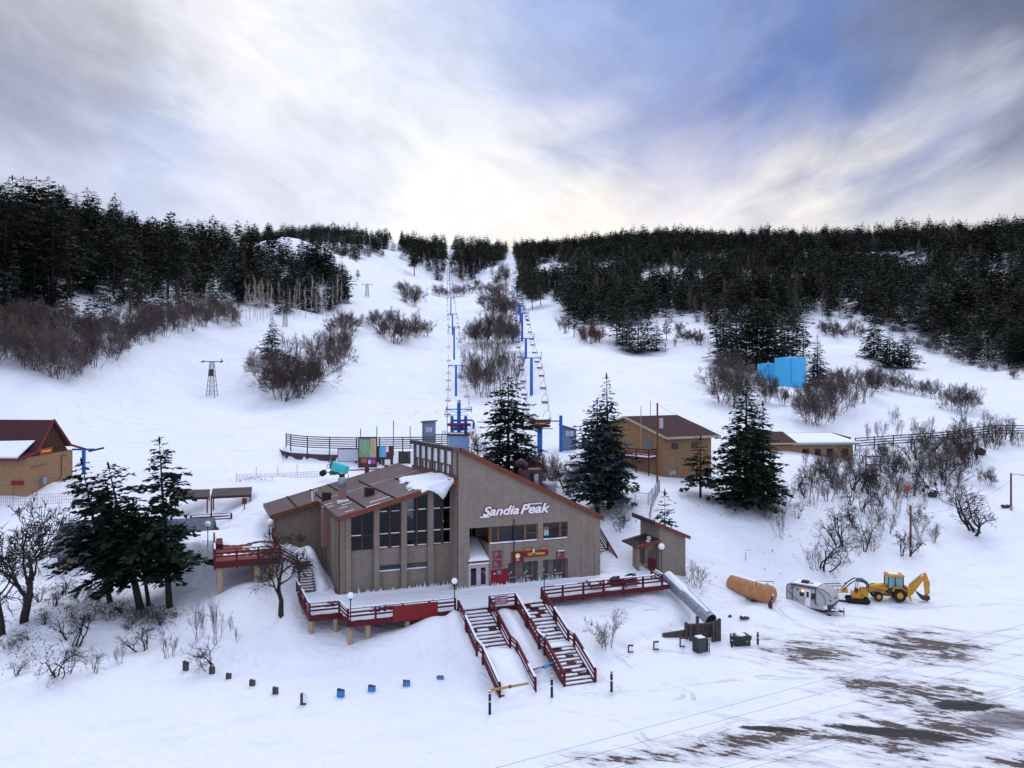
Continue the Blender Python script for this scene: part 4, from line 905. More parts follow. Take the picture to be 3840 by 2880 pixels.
# red stairs at the far right end of the lodge
r = thing('end_stairs', 'snowy red stairs climbing behind the right end of the lodge', 'stairs', tuple(LO), LA)
for k in range(12):
    z = 3.55 + k * .19; s = 3.6 + k * .33; tr = MB().box(14.4, 17.4, s - .2, s + .16, z - .05, z).build('tread', RED, r); MB().box(14.45, 17.3, s - .10, s + .15, z + .001, z + .09).build('tread_snow', SNOW, tr)
railing(r, [(17.5, 3.3, 3.4), (17.5, 7.5, 5.75), (17.2, 10.0, 6.1)], cap_snow=.3, pitch=2.4, name='handrail'); railing(r, [(14.3, 3.3, 3.4), (14.3, 7.5, 5.75)], cap_snow=.3, pitch=2.4, name='handrail')
MB().bar((14.35, 3.4, 3.4), (14.35, 7.5, 5.7), .08, .3).build('stringer', RED, r); MB().bar((17.45, 3.4, 3.4), (17.45, 7.5, 5.7), .08, .3).build('stringer', RED, r)

# globe lamps
def globe(base, h, rad, label, r_=None, group=None):
    r = thing('globe_lamp', label, 'lamp', tuple(base)); MB().cyl(0, 0, -.2, h - rad, .045, 8).build('lamp_post', DARK, r); MB().cyl(0, 0, h - rad - .12, h - rad + .02, .1, 10).build('collar', DARK, r)
    if rad > .1: MB().ball((0, 0, h), rad, 18, 12).build('globe', mat('opal_globe', (.85, .86, .88), .25, var=.02), r, smooth=True)
    return r
globe(lw(-12.15, -6.15, 2.95), 2.7, .27, 'white globe lamp at the outer corner of the lower deck rail')
globe(lw(-3.15, -6.15, 2.3), 3.75, .27, 'white globe lamp at the head of the left front stairs')
globe(lw(5.62, -5.35, 3.2), 2.5, .06, 'bare dark lamp post without a globe at the head of the right front stairs')
globe(lw(-17.3, 13.6, UZ), 2.0, .34, 'white globe lamp against the near corner of the lodge wing'); globe(lw(-23.3, 15.2, UZ - .2), 2.1, .3, 'white globe lamp beyond the upper red deck')

# things left on the deck's right end
for k, (t, s, lab) in enumerate([(14.2, -3.2, 'left black tarpaulin bundle dusted with snow behind the right deck rail'), (16.0, -2.6, 'right black tarpaulin bundle dusted with snow behind the right deck rail')]):
    r = thing('tarpaulin_bundle', lab, 'bundle', tuple(lw(t, s, 3.45)), LA + k)
    m = MB(); vs = []; fs = []; rr = random.Random(40 + k)
    for i in range(9):
        for j in range(14):
            th = math.pi * .5 * i / 8; a = 2 * math.pi * j / 14; q = 1 + rr.uniform(-.16, .16); vs.append((1.05 * math.sin(th) * math.cos(a) * q, .65 * math.sin(th) * math.sin(a) * q, .72 * math.cos(th) * q))
    for i in range(8):
        for j in range(14): fs.append((i * 14 + j, i * 14 + (j + 1) % 14, (i + 1) * 14 + (j + 1) % 14, (i + 1) * 14 + j))
    m.add(vs, fs); m.build('cover', mat('black_tarpaulin', (.014, .018, .026), .45, var=.3), r)
    MB().tube([(-.7, -.3, .2), (-.9, -.4, .8), (-.5, -.5, .95)], .05, 6).build('handle', DARK, r); MB().ball((.35, 0, .55), .38, 8, 5, .5).build('snow_patch', SNOW, r)
for k, (t, s, lab) in enumerate([(11.6, -3.7, 'folded red picnic table nearest the middle of the right deck rail'), (14.9, -4.0, 'folded red picnic table behind the right end of the deck rail')]):
    r = thing('picnic_table', lab, 'picnic table', tuple(lw(t, s, 3.42)), LA + .2 * k); MB().box(-.9, .9, -.38, .38, .72, .77).build('table_top', RED, r)
    for y in (-.75, .75): MB().box(-.9, .9, y - .13, y + .13, .42, .46).build('bench', RED, r)
    for x in (-.6, .6):
        MB().bar((x, -.7, 0), (x, .25, .72), .05, .1).bar((x, .7, 0), (x, -.25, .72), .05, .1).bar((x, -.8, .40), (x, .8, .40), .05, .08).build('leg', RED, r)
    MB().box(-.8, .7, -.34, .3, .771, .85).build('snow_patch', SNOW, r)
# ---------------------------------------------------------------- other buildings
def gable_room(mb, x0, x1, y0, y1, z0, z1): mb.box(x0, x1, y0, y1, z0, z1)
def local(base, rz): 
    ca, sa = math.cos(rz), math.sin(rz); return lambda x, y, z=0: Vector((base[0] + x * ca - y * sa, base[1] + x * sa + y * ca, base[2] + z))
# ticket hut right of the lodge: corner nearest us at overview (1427,1235)
Yh = 86.; hb = P(1425, 1236, Yh); hut = thing('ticket_hut', 'small brown block hut with a sloping roof and a porch, right of the lodge', 'hut', tuple(hb), LA - .04)
q = lambda x: 5.0 - .435 * x
m = MB(); m.hexa([(0, 0, -.6), (3.0, 0, -.6), (3.0, 4.4, -.6), (0, 4.4, -.6), (0, 0, q(0) - .25), (3.0, 0, q(3.0) - .25), (3.0, 4.4, q(3.0) - .25), (0, 4.4, q(0) - .25)]); m.build('wall', WALL, hut)
m = MB(); m.box(-2.35, -2.05, -.1 + .6, .9 + .6, -.5, 2.62); m.box(-1.2, -.001, .9, 3.2, -.5, 2.7); m.build('porch_wall', WALL, hut)
m = MB(); m.box(-.9, -.3, .86, .899, .1, 2.1); m.build('door', mat('grey_door', (.12, .10, .09)), hut)
m = MB(); m.hexa([(-.75, -.35, q(-.75) - .12), (3.3, -.35, q(3.3) - .12), (3.3, 4.7, q(3.3) - .12), (-.75, 4.7, q(-.75) - .12), (-.75, -.35, q(-.75)), (3.3, -.35, q(3.3)), (3.3, 4.7, q(3.3)), (-.75, 4.7, q(-.75))]); m.build('roof', ROOFB, hut)
fascia([(-.78, -.353, q(-.78) - .02), (3.35, -.353, q(3.35) - .02)], 'fascia', .30, .1, RUST, par=hut); fascia([(-.78, 4.7, q(-.78)), (-.78, -.4, q(-.78))], 'fascia', .38, .1, ROOFB, par=hut)
pr_ = lambda x, y: 2.98 + .33 * (x + 2.6) 
m = MB(); m.hexa([(-2.7, -.1, 2.65), (.0, -.1, 3.2), (.0, 3.4, 3.2), (-2.7, 3.4, 2.65), (-2.7, -.1, 2.8), (.0, -.1, 3.36), (.0, 3.4, 3.36), (-2.7, 3.4, 2.8)]); po = m.build('porch_roof', ROOFB, hut)
for y in (.55, 1.2, 1.85, 2.5): MB().hexa([(-2.7, y, 2.8), (0, y, 3.361), (0, y + .07, 3.361), (-2.7, y + .07, 2.8), (-2.7, y, 2.87), (0, y, 3.43), (0, y + .07, 3.43), (-2.7, y + .07, 2.87)]).build('roof_rib', DARK, po)
for x, y in ((-.9, .8), (-.6, 1.4), (-1.3, .25)): MB().box(x, x + .35, y, y + .3, 2.95 + (x + 2.3) * .2, 3.03 + (x + 2.3) * .22).build('snow_patch', SNOW, po)
fascia([(-2.75, -.103, 2.8), (0, -.103, 3.36)], 'fascia', .26, .1, RUST, par=hut)
globe(hb + Vector((-.1, -1.6, -.3)), 3.3, .33, 'white globe lamp standing in front of the ticket hut')
r = thing('tub', 'yellow tub standing under the hut porch', 'tub', tuple(hb + Vector((-1.3, .9, -.1)))); MB().tube([(0, 0, 0), (0, 0, .75)], [.3, .38], 12).build('tub_body', mat('yellow_plastic', (.55, .42, .02), .5), r); MB().tube([(0, 0, .751), (0, 0, .8)], .40, 12).build('rim', mat('yellow_plastic', (.55, .42, .02)), r)
r = thing('red_gate', 'red plank gate beside the yellow tub under the hut porch', 'gate', tuple(hb + Vector((-.7, .3, 0))), LA); MB().box(-.3, .3, 0, .05, -.1, 1.3).build('gate_panel', RED, r); MB().box(-.38, -.301, -.02, .07, -.2, 1.45).build('post', RED, r)

# two-storey tan building with the maroon roof (right of centre)
Yr = 118.; cr = P(1434, 1037, Yr); rb = thing('patrol_building', 'tan two-storey stucco building with a maroon shingle roof behind the lodge', 'building', tuple(cr), 0)
A_ = .0; wx, wy, hz = 11.5, 8.6, 6.9
# local x: along the right-hand long wall, y: back-left
m = MB(); m.prism([(-wy, -1.5), (0, -1.5), (0, hz), (-wy / 2 - .0, hz + 1.75), (-wy, hz)], 'y', 0, .001); m = MB()
vsx = [(0, 0), (-wy, 4.8)]
def quadwall(mb, p0, p1, z0, za, zb): 
    return mb
L0 = Vector((0, 0, 0)); LR = Vector((7.4, 2.9, 0)); LL = Vector((-9.0, 9.4, 0)); LB = LR + LL
def poly3(mb, base, z0, tops, th=.0):
    n = len(base); mb.add([Vector((b.x, b.y, z0)) for b in base] + [Vector((b.x, b.y, t)) for b, t in zip(base, tops)], [tuple(range(n))[::-1], tuple(range(n, 2 * n))] + [(i, (i + 1) % n, (i + 1) % n + n, i + n) for i in range(n)]); return mb
LM = LL * .5; RM = LR + LM
poly3(MB(), [L0, LR, RM, LB, LL, LM], -2.0, [6.3, 6.3, 8.45, 6.3, 6.3, 8.45]).build('wall', TAN, rb)
ov = (LL * .08); oe = (LR * -.075)
def roofslab(p, q_, r_, s_, th=.18): 
    v = [p, q_, r_, s_]; return MB().hexa([a - Vector((0, 0, th)) for a in v] + v)
def Z(v, z): return Vector((v.x, v.y, z))
e0 = Z(L0 - ov + oe, 6.12); e1 = Z(LR - ov - oe, 6.12); k1 = Z(RM - oe, 8.75); k0 = Z(LM + oe, 8.75); f1 = Z(LB + ov - oe, 6.12); f0 = Z(LL + ov + oe, 6.12)
rf = roofslab(e0, e1, k1, k0).build('roof', SHING, rb); roofslab(k0, k1, f1, f0).build('roof', SHING, rb)
CRM = mat('cream_trim', (.42, .37, .28), .8)
MB().bar(e0 - Vector((0, .04, .12)), e1 - Vector((0, .04, .12)), .06, .34).build('eave_board', CRM, rb); MB().bar(e0 - Vector((.03, 0, .1)), k0 - Vector((.03, 0, .1)), .06, .30).build('barge_board', CRM, rb); MB().bar(k0 - Vector((.03, 0, .1)), f0 - Vector((.03, 0, .1)), .06, .30).build('barge_board', CRM, rb)
u = LR.normalized(); w_ = LL.normalized()
def wallbox(name, p, dirv, a, b, z0, z1, m_, out, par, th=.06):
    n = Vector((dirv.y, -dirv.x, 0)) * out; a3 = p + dirv * a; b3 = p + dirv * b
    return MB().hexa([Z(a3, z0), Z(b3, z0), Z(b3 + n * th, z0), Z(a3 + n * th, z0), Z(a3, z1), Z(b3, z1), Z(b3 + n * th, z1), Z(a3 + n * th, z1)]).build(name, m_, par)
for a in (1.3, 4.6): wf = wallbox('window', L0, u, a, a + .95, 4.3, 5.15, BRW, 1, rb); wallbox('pane', L0, u, a + .08, a + .87, 4.38, 5.07, GLASS, 1, wf, .08)
n_ = Vector((-w_.y, w_.x, 0))
wf = MB().hexa([Z(L0 + w_ * 2.0, 4.0), Z(L0 + w_ * 3.1, 4.0), Z(L0 + w_ * 3.1 + n_ * .06, 4.0), Z(L0 + w_ * 2.0 + n_ * .06, 4.0), Z(L0 + w_ * 2.0, 5.4), Z(L0 + w_ * 3.1, 5.4), Z(L0 + w_ * 3.1 + n_ * .06, 5.4), Z(L0 + w_ * 2.0 + n_ * .06, 5.4)]).build('window', mat('pale_window', (.16, .19, .24), .2), rb)
bx = MB(); c1 = L0 + w_ * 1.2 + n_ * .01; bal = MB()
pb = [c1, c1 + w_ * 4.4, c1 + w_ * 4.4 + n_ * 1.9, c1 + n_ * 1.9]
MB().hexa([Z(v, 3.0) for v in pb] + [Z(v, 3.22) for v in pb]).build('balcony_floor', RED, rb)
for a, b in ((pb[0], pb[3]), (pb[3], pb[2])):
    bar = MB()
    for z in (3.55, 3.9, 4.25): bar.bar(Z(a, z), Z(b, z), .05, .13)
    bar.bar(Z(a, 4.32), Z(b, 4.32), .14, .05); bar.build('balcony_rail', RED, rb)
for v in (pb[3], pb[2], (pb[2] + pb[3]) / 2, pb[0] + n_ * .1): MB().bar(Z(v, -1.2), Z(v, 4.3), .16, .16).build('balcony_post', RED, rb)
MB().hexa([Z(v, 3.221) for v in pb] + [Z(v, 3.42) for v in pb]).build('balcony_snow', SNOW, rb)
for a, z0, z1 in ((.9, .6, 1.2), (1.25, .7, 1.3), (1.6, .7, 1.3)): wallbox('meter_box', L0, u, a, a + .26, z0, z1, mat('pale_meter', (.4, .45, .5)), 1, rb, .15)
for a in (.75, 1.05, 1.4): wallbox('conduit', L0, u, a, a + .04, .5, 3.4, CRM, 1, rb, .05)
MB().bar((L0 - w_ * 0 + n_ * .5 + Vector((-2.6, 2.2, 0))) + Vector((0, 0, 3)), (L0 + n_ * .5 + Vector((-2.6, 2.2, 0))) + Vector((0, 0, 10.4)), .09, .09).build('antenna_mast', GALV, rb)
# flat snowy roof building beyond
Yf = 138.; cf = P(1702, 1000, Yf); fb = thing('maintenance_building', 'low tan building with a flat snow-covered roof right of the widest spruce', 'building', tuple(cf), R(6))
MB().box(-6, 11.3, 0, 7, -2.5, 2.9).build('wall', TAN, fb)
MB().hexa([(.6, -.6, 2.95), (12.2, -.6, 2.95), (12.2, 9, 3.6), (.6, 9, 3.6), (.6, -.6, 3.2), (12.2, -.6, 3.2), (12.2, 9, 3.95), (.6, 9, 3.95)]).build('flat_roof', mat('grey_green_fascia', (.22, .26, .25)), fb)
MB().hexa([(.8, -.4, 3.22), (11.9, -.4, 3.22), (11.9, 8.7, 3.97), (.8, 8.7, 3.97), (.8, -.4, 3.45), (11.9, -.4, 3.45), (11.9, 8.7, 4.2), (.8, 8.7, 4.2)]).build('roof_snow', SNOW, fb)
for p, q_ in (((.6, 9.05, 4.05), (12.2, 9.05, 4.05)), ((12.25, 2.5, 3.75), (12.25, 9.0, 4.05))): MB().bar(p, q_, .12, .3).build('parapet', BRW, fb)
MB().hexa([(-7, -.7, 3.2), (1.3, -.7, 3.2), (1.3, 5, 4.6), (-7, 5, 4.6), (-7, -.7, 3.4), (1.3, -.7, 3.4), (1.3, 5, 4.8), (-7, 5, 4.8)]).build('shingle_roof', SHING, fb)
MB().box(-7, 1.35, -.78, -.701, 3.12, 3.38).build('eave_board', CRM, fb)
for a in (2.5, 4.6, 6.7, 9.4): wf = MB().box(a, a + 1.1, -.06, -.001, 1.0, 2.3).build('window', BRW, fb); MB().box(a + .1, a + 1.0, -.08, -.061, 1.1, 2.2).build('pane', GLASS, wf)
r = thing('timber_stand', 'small empty black timber frame full of snow beside the flat-roofed building', 'frame', tuple(P(1886, 1004, 128.)), 0)
for a, b in (((-1.1, 0, 0), (1.1, 0, 0)), ((-1.1, 0, 1.3), (1.1, 0, 1.3)), ((-1.1, 0, -.8), (-1.1, 0, 1.3)), ((1.1, 0, -.8), (1.1, 0, 1.3))): MB().bar(a, b, .14, .18, up=(0, 1, 0)).build('frame_bar', DKW, r)
# tan building with the steep maroon roof at the left edge: gable end faces the ski field
ct = P(60, 1071, 113.); tb = thing('ski_school_building', 'tan stucco building with a steep dark maroon roof at the left edge', 'building', tuple(ct), R(-4))
MB().box(-16, 0, 0, 10.2, -2, 5.2).build('wall', TAN, tb)
def steep(mb, x0, x1, ya, za, yb, zb, th=.2): return mb.hexa([(x0, ya, za - th), (x1[0], ya, za - th), (x1[1], yb, zb - th), (x0, yb, zb - th), (x0, ya, za), (x1[0], ya, za), (x1[1], yb, zb), (x0, yb, zb)])
steep(MB(), -16.5, (-.6, .5), -1.0, 5.0, 1.3, 5.75).build('roof', SHING, tb)
steep(MB(), -16.5, (.45, .3), 1.3, 5.75, 5.2, 9.95).build('roof', SHING, tb); steep(MB(), -16.5, (.3, .3), 9.2, 6.0, 5.21, 9.93).build('roof', SHING, tb)
m = MB(); m.prism([(1.2, 5.21), (9.2, 5.21), (5.2, 9.7)], 'x', -.3, -.1); m.build('gable', mat('dark_gable_boards', (.05, .022, .010), .85, var=.5, scale=2), tb)
MTR = mat('maroon_trim', (.16, .02, .035))
for a, b in (((-.6, -1.0, 4.95), (.5, 1.3, 5.75)), ((.5, 1.3, 5.75), (.38, 5.2, 9.95)), ((.38, 5.2, 9.95), (.38, 9.2, 6.0)), ((.38, 9.2, 6.0), (.9, 12.0, 5.1))): MB().bar(a, b, .14, .30).build('barge_board', MTR, tb)
MB().hexa([(-16, -.7, 5.14), (-1.0, -.7, 5.14), (-.6, 2.4, 7.2), (-16, 2.0, 6.8), (-16, -.7, 5.38), (-1.0, -.7, 5.38), (-.6, 2.4, 7.3), (-16, 2.0, 6.95)]).build('roof_snow', SNOW, tb)
MB().box(-16, -.6, -1.08, -1.001, 4.82, 5.06).build('eave_board', MTR, tb)
r = thing('gable_sign', 'small orange-red sign under the dark gable of the left tan building', 'sign', tuple(local(ct, R(-4))(.0, 4.0, 5.7)), R(-4)); MB().box(.02, .12, -1.6, 1.2, -.4, .4).build('board', mat('orange_red_board', (.32, .06, .02)), r); MB().box(.121, .15, -1.2, .8, -.12, .1).build('lettering', GOLD, r)
MB().box(.02, .1, 1.6, 6.4, 1.9, 2.0).build('conduit_rail', GALV, tb); MB().box(-2.2, -.6, -.3, -.001, 1.5, 2.0).build('red_duct', REDP, tb); MB().box(-5, 3 - 3, -.1, -.02, 1.7, 1.78).build('conduit_rail', GALV, tb); MB().box(.02, .5, 2.6, 3.4, 1.2, 2.1).build('meter_box', GALV, tb)
MB().tube([(.1, 8.6, 4.6), (.1, 7.4, 4.6), (.1, 7.3, 1.6), (.1, 5.6, .6)], .05, 5).build('conduit', DARK, tb); MB().box(.001, .05, .6, 4.2, 3.7, 3.95).build('wall_band', mat('stucco_band', (.2, .11, .055)), tb)
# grey-roofed shed behind the leaning firs
Ys = 92.; cs = P(124, 1250, Ys); sh = thing('grey_shed', 'low tan shed with a grey gable roof behind the leaning firs', 'shed', tuple(cs), R(12))
MB().box(0, 15.5, 0, 6, -1.5, 2.75).build('wall', mat('olive_tan_stucco', (.17, .13, .09), .9, var=.1), sh)
GRR = mat('grey_shed_roof', (.12, .14, .17), .8, var=.2, scale=2)
steep(MB(), -.6, (16.1, 16.1), -.7, 2.65, 3.0, 5.6).build('roof', GRR, sh); steep(MB(), -.6, (16.1, 16.1), 6.7, 2.65, 3.001, 5.58).build('roof', GRR, sh)
wf = MB().box(1.7, 4.6, -.07, -.001, .1, 2.1).build('window', DARK, sh); MB().box(1.8, 4.5, -.09, -.071, .2, 2.0).build('pane', mat('pale_window', (.2, .26, .32), .2), wf); MB().box(3.1, 3.18, -.11, -.091, .2, 2.0).build('mullion', DARK, wf)
MB().box(0.5, 8, .3, 2.4, 3.6, 3.68).build('roof_snow', SNOW, sh)
# water tanks
TB_ = mat('sky_blue_tank_paint', (.055, .40, .70), .55, var=.02, scale=.4, stretch=(1, 1, .2))
for px, py, Y, rad, h, lab in ((1707, 834, 226., 4.05, 7.6, 'larger sky-blue water tank, right one of the two'), (1660, 832, 238., 3.1, 6.0, 'smaller sky-blue water tank half hidden by shrubs, left one of the two')):
    b = P(px, py, Y); r = thing('water_tank', lab, 'water tank', tuple(b)); MB().tube([(0, 0, -1.5), (0, 0, h)], rad, 48, False).build('shell', TB_, r, smooth=True)
    MB().tube([(0, 0, h), (0, 0, h + .35)], [rad, .4], 48).build('roof', TB_, r); MB().tube([(0, 0, h + .3), (0, 0, h + .8)], .25, 8).build('vent', TB_, r); MB().tube([(0, 0, h - .05), (0, 0, h + .08)], rad + .06, 48, False).build('rim', TB_, r)
    MB().tube([(-.27 * rad, -rad * .965 - .05, 1), (-.27 * rad, -rad * .965 - .05, h)], .06, 4).build('ladder', mat('tank_ladder_blue', (.025, .22, .5)), r)
# pergola shelters left of the lodge
def pergola(px0, py0, px1, py1, Y, label, h=3.0):
    a = P(px0, py0, Y); b = P(px1, py1, Y + .8); r = thing('picnic_shelter', label, 'shelter', tuple(a)); d = b - a; v = Vector((-.9, 3.2, .5))
    MB().hexa([Vector((0, 0, -.15)), d - Vector((0, 0, .15)), d + v - Vector((0, 0, .15)), v - Vector((0, 0, .15)), Vector((0, 0, 0)), d, d + v, v]).build('roof', GREYW, r)
    MB().bar((0, 0, -.24), tuple(d - Vector((0, 0, .24))), .12, .17).build('beam', RED, r)
    for q_ in (Vector((.1, 0, -.3)), d * .97 - Vector((0, 0, .3)), v + Vector((.1, 0, -.3)), d * .97 + v - Vector((0, 0, .3))): MB().bar(tuple(q_), tuple(q_ - Vector((0, 0, h))), .13, .13).build('post', RED, r)
pergola(455, 1072, 543, 1068, 106., 'weathered shelter roof on thin red posts, the nearer right-hand one'); pergola(370, 1075, 450, 1073, 108., 'weathered shelter roof on thin red posts, the one behind the straight fir')
r = thing('terrace_rail', 'long red terrace railing in front of the shelters', 'railing', (0, 0, 0)); a = P(412, 1132, 102.); b = P(500, 1127, 102.); railing(r, [tuple(a), tuple(b)], pitch=2.5, cap_snow=0)
r = thing('terrace_rail', 'short red railing between the shelters and the lodge wing', 'railing', (0, 0, 0)); a = P(532, 1118, 105.); b = P(572, 1116, 105.); railing(r, [tuple(a), tuple(b)], pitch=1.6, cap_snow=0)
r = thing('terrace_rail', 'lower red railing beside the upper deck steps', 'railing', (0, 0, 0)); a = P(436, 1160, 98.); b = P(478, 1165, 96.); railing(r, [tuple(a), tuple(b)], pitch=2.5, cap_snow=0)
r = thing('deck_steps', 'small red steps and rail on the left side of the upper deck', 'stairs', (0, 0, 0)); a = P(442, 1196, 90.); b = P(470, 1160, 92.)
railing(r, [tuple(a), tuple(b)], pitch=1.6, cap_snow=0)
for k in range(6): p = a + (b - a) * (k / 6); MB().box(p.x, p.x + .5, p.y - .9, p.y + .1, p.z - .05, p.z).build('tread', RED, r)
r = thing('bird_post', 'red post with a small box at the edge of the snowdrift', 'post', tuple(P(528, 1128, 104.))); MB().bar((0, 0, -.5), (0, 0, 1.6), .3, .3).build('post', RED, r); MB().box(-.25, .25, -.2, .2, 2.3, 3.0).build('box', BRW, r); MB().bar((-.0, 0, 1.6), (0, 0, 2.3), .1, .1).build('arm', BRW, r)

# ---------------------------------------------------------------- fences, boards and poles
def slat_fence(name, label, ptsF, h, nsl, sp, m, sw=.14):
    r = thing(name, label, 'fence', (0, 0, 0)); 
    for a, b in zip(ptsF[:-1], ptsF[1:]):
        n = max(1, int(round((b - a).length / sp))); sl_ = MB()
        for k in range(nsl): z = h * (.22 + .78 * k / (nsl - 1)); sl_.bar(a + Vector((0, -.09, z)), b + Vector((0, -.09, z)), .04, sw)
        sl_.build('slats', m, r)
        for i in range(n): p = a + (b - a) * (i / n); MB().bar(p - Vector((0, 0, .5)), p + Vector((0, 0, h + .12)), .16, .16).build('post', m, r)
    return r
slat_fence('slatted_fence', 'curved slatted timber fence on the retaining wall below the near lift', [P(618, 965, 146), P(628, 968, 142), P(664, 972, 140), P(712, 974, 139), P(770, 975, 138), P(820, 975, 138), P(970, 973, 138)], 2.25, 6, 4.1, GREYW, .17)
slat_fence('slatted_fence', 'long dark slatted fence along the top of the right-hand bank', [P(1848, 968, 150), P(1930, 962, 150), P(2010, 957, 151), P(2085, 950, 152), P(2100, 945, 152), P(2150, 940, 153), P(2260, 940, 154)], 1.75, 4, 2.9, DKW, .17)
rw = thing('retaining_wall', 'rough timber retaining wall under the curved slatted fence', 'wall', (0, 0, 0))
pw = [P(606, 972, 146), P(622, 977, 141.6), P(664, 980, 139.6), P(712, 982, 138.6), P(770, 983, 137.6), P(822, 983, 137.4)]
for a, b in zip(pw[:-1], pw[1:]):
    for k in range(3): MB().bar(a - Vector((0, 0, .2 + .36 * k)), b - Vector((0, 0, .2 + .36 * k)), .34, .33).build('log', GREYW, rw)
for p in pw: MB().bar(p + Vector((0, -.3, .1)), p - Vector((0, .3, 1.9)), .35, .35).build('post', GREYW, rw)
a, b = P(828, 975, 136), P(884, 976, 136)
for k in range(7): MB().bar(a + Vector((2.5, -.2, -.1 - .3 * k)), b + Vector((0, -.2, -.1 - .3 * k)), .25, .28).build('log', GREYW, rw)
for t in (828, 846, 868, 884): MB().bar(P(t, 975, 135.6), P(t, 1006, 135.6), .4, .4).build('post', GREYW, rw)
# map board and smaller notice boards
mb_ = thing('trail_map_board', 'tall board with a green piste map and a cream legend by the retaining wall', 'board', tuple(P(794, 1006, 133.)), R(4))
MB().box(-1.5, 1.5, 0, .1, -.3, 4.6).build('frame', DKW, mb_); 
gm = MB().box(-1.35, .45, -.04, -.001, 1.35, 4.35).build('map_panel', mat('map_green', (.10, .24, .08), .6, var=.3, scale=1.5, col2=(.2, .36, .18)), mb_)
tr_ = MB()
for k in range(7): x = -1.1 + .2 * k; tr_.tube([(x, -.05, 4.1), (x + .12 * math.sin(k), -.05, 3.2), (x + .3, -.05, 2.3), (x + .25 + .1 * math.cos(k), -.05, 1.7)], .035, 3)
tr_.build('piste_lines', mat('map_white', (.5, .6, .55)), gm)
MB().box(-1.35, .45, -.05, -.041, 4.2, 4.35).build('map_header', mat('map_blue', (.08, .2, .4)), gm)
lg = MB().box(.46, 1.35, -.04, -.001, 1.35, 4.35).build('legend_panel', mat('cream_panel', (.50, .40, .22), .6), mb_); ll = MB()
for k in range(10): ll.box(.6, .6 + random.uniform(.3, .6), -.05, -.041, 3.9 - k * .24, 3.96 - k * .24)
ll.build('lettering', mat('grey_lettering', (.15, .12, .08)), lg)
for x0, x1, z0, z1, c, nm in ((-1.0, -.1, .45, 1.2, (.40, .09, .05), 'orange'), (.05, .5, .9, 1.25, (.05, .10, .45), 'blue'), (.1, .5, .3, .88, (.6, .6, .75), 'white'), (.55, 1.25, .3, .85, (.55, .04, .14), 'crimson'), (.55, 1.25, .88, 1.25, (.04, .10, .4), 'deep_blue')):
    MB().box(x0, x1, -.05, -.001, z0, z1).build('notice', mat(nm + '_notice', c, .6), mb_)
nb_ = thing('notice_board', 'small light blue and red notice board right of the piste map', 'board', tuple(P(832, 990, 134.)), R(4)); MB().box(-1.3, 1.3, 0, .08, -.2, 2.0).build('frame', DKW, nb_)
MB().box(-.95, .15, -.03, -.001, .2, 1.9).build('blue_panel', mat('cyan_panel', (.10, .45, .68)), nb_); MB().box(.16, .8, -.03, -.001, .2, 1.0).build('red_panel', REDP, nb_); MB().box(.16, .55, -.03, -.001, 1.01, 1.9).build('white_panel', WHITE, nb_); MB().box(.56, .8, -.03, -.001, 1.01, 1.9).build('red_panel', REDP, nb_)
nb_ = thing('notice_board', 'white paper notice board left of the piste map', 'board', tuple(P(752, 1000, 135.)), R(4)); MB().box(-1.7, 1.7, 0, .08, .2, 2.3).build('frame', BRW, nb_); MB().box(-1.6, 1.6, -.03, -.001, .3, 2.2).build('panel', mat('pale_paper', (.5, .52, .62)), nb_)
for i, (px, top, bot) in enumerate([(779, 926, 985), (814, 921, 985), (850, 908, 985), (886, 920, 970), (914, 918, 968)]):
    b = P(px, bot, 134. + i); h = (bot - top) / F * b.y; o = MB().cyl(0, 0, 0, h, .07, 6).build('flag_pole', GREYW, None); o.location = b
    tag(o, ['leftmost', 'second', 'tallest, middle', 'fourth', 'rightmost'][i] + ' of the five thin bare poles behind the slatted fence', 'pole')
# snow-net fences
def net(label, ptsN, h):
    r = thing('snow_net', label, 'net fence', (0, 0, 0)); nn = MB()
    for a, b in zip(ptsN[:-1], ptsN[1:]):
        n = int((b - a).length / .22)
        for i in range(n): p = a + (b - a) * (i / n); nn.bar(p, p + Vector((0, 0, h)), .035, .02)
        for z in (0, .33, .66, 1): nn.bar(a + Vector((0, 0, h * z)), b + Vector((0, 0, h * z)), .02, .03)
        for i in range(max(1, n // 12)): p = a + (b - a) * (i * 12 / n); MB().bar(p - Vector((0, 0, .4)), p + Vector((0, 0, h + random.uniform(.1, 1.6))), .05, .05).build('stake', GREYW, r)
    nn.build('netting', mat('lilac_net', (.22, .19, .26), .9), r)
net('pale lilac snow net with stakes on the snow behind the lodge', [P(510, 1040, 118), P(600, 1038, 119), P(700, 1032, 121)], 1.0)
net('snow net below the steep-roofed tan building at the left', [P(-20, 1092, 108), P(80, 1090, 109), P(160, 1085, 110), P(200, 1078, 112)], 1.3)
# chain-link fence by the patrol building
r = thing('chain_link_fence', 'grey chain-link fence running down the snow below the patrol building', 'fence', (0, 0, 0)); fp = [hit(1345, 1082), hit(1400, 1092), hit(1425, 1062)]; fp2 = [hit(1425, 1062), hit(1408, 1100), hit(1402, 1135)]
for seg in (fp, fp2):
    nn = MB()
    for a, b in zip(seg[:-1], seg[1:]):
        nn.bar(a + Vector((0, 0, 1.4)), b + Vector((0, 0, 1.4)), .05, .05); n = max(2, int((b - a).length / .35))
        for i in range(n): p = a + (b - a) * (i / n); q_ = a + (b - a) * ((i + 1) / n); nn.bar(p, q_ + Vector((0, 0, 1.4)), .016, .016); nn.bar(q_, p + Vector((0, 0, 1.4)), .016, .016)
        for i in range(0, n, 6): p = a + (b - a) * (i / n); MB().bar(p - Vector((0, 0, .3)), p + Vector((0, 0, 1.55)), .07, .07).build('post', GALV, r)
    nn.build('mesh', GALV, r)
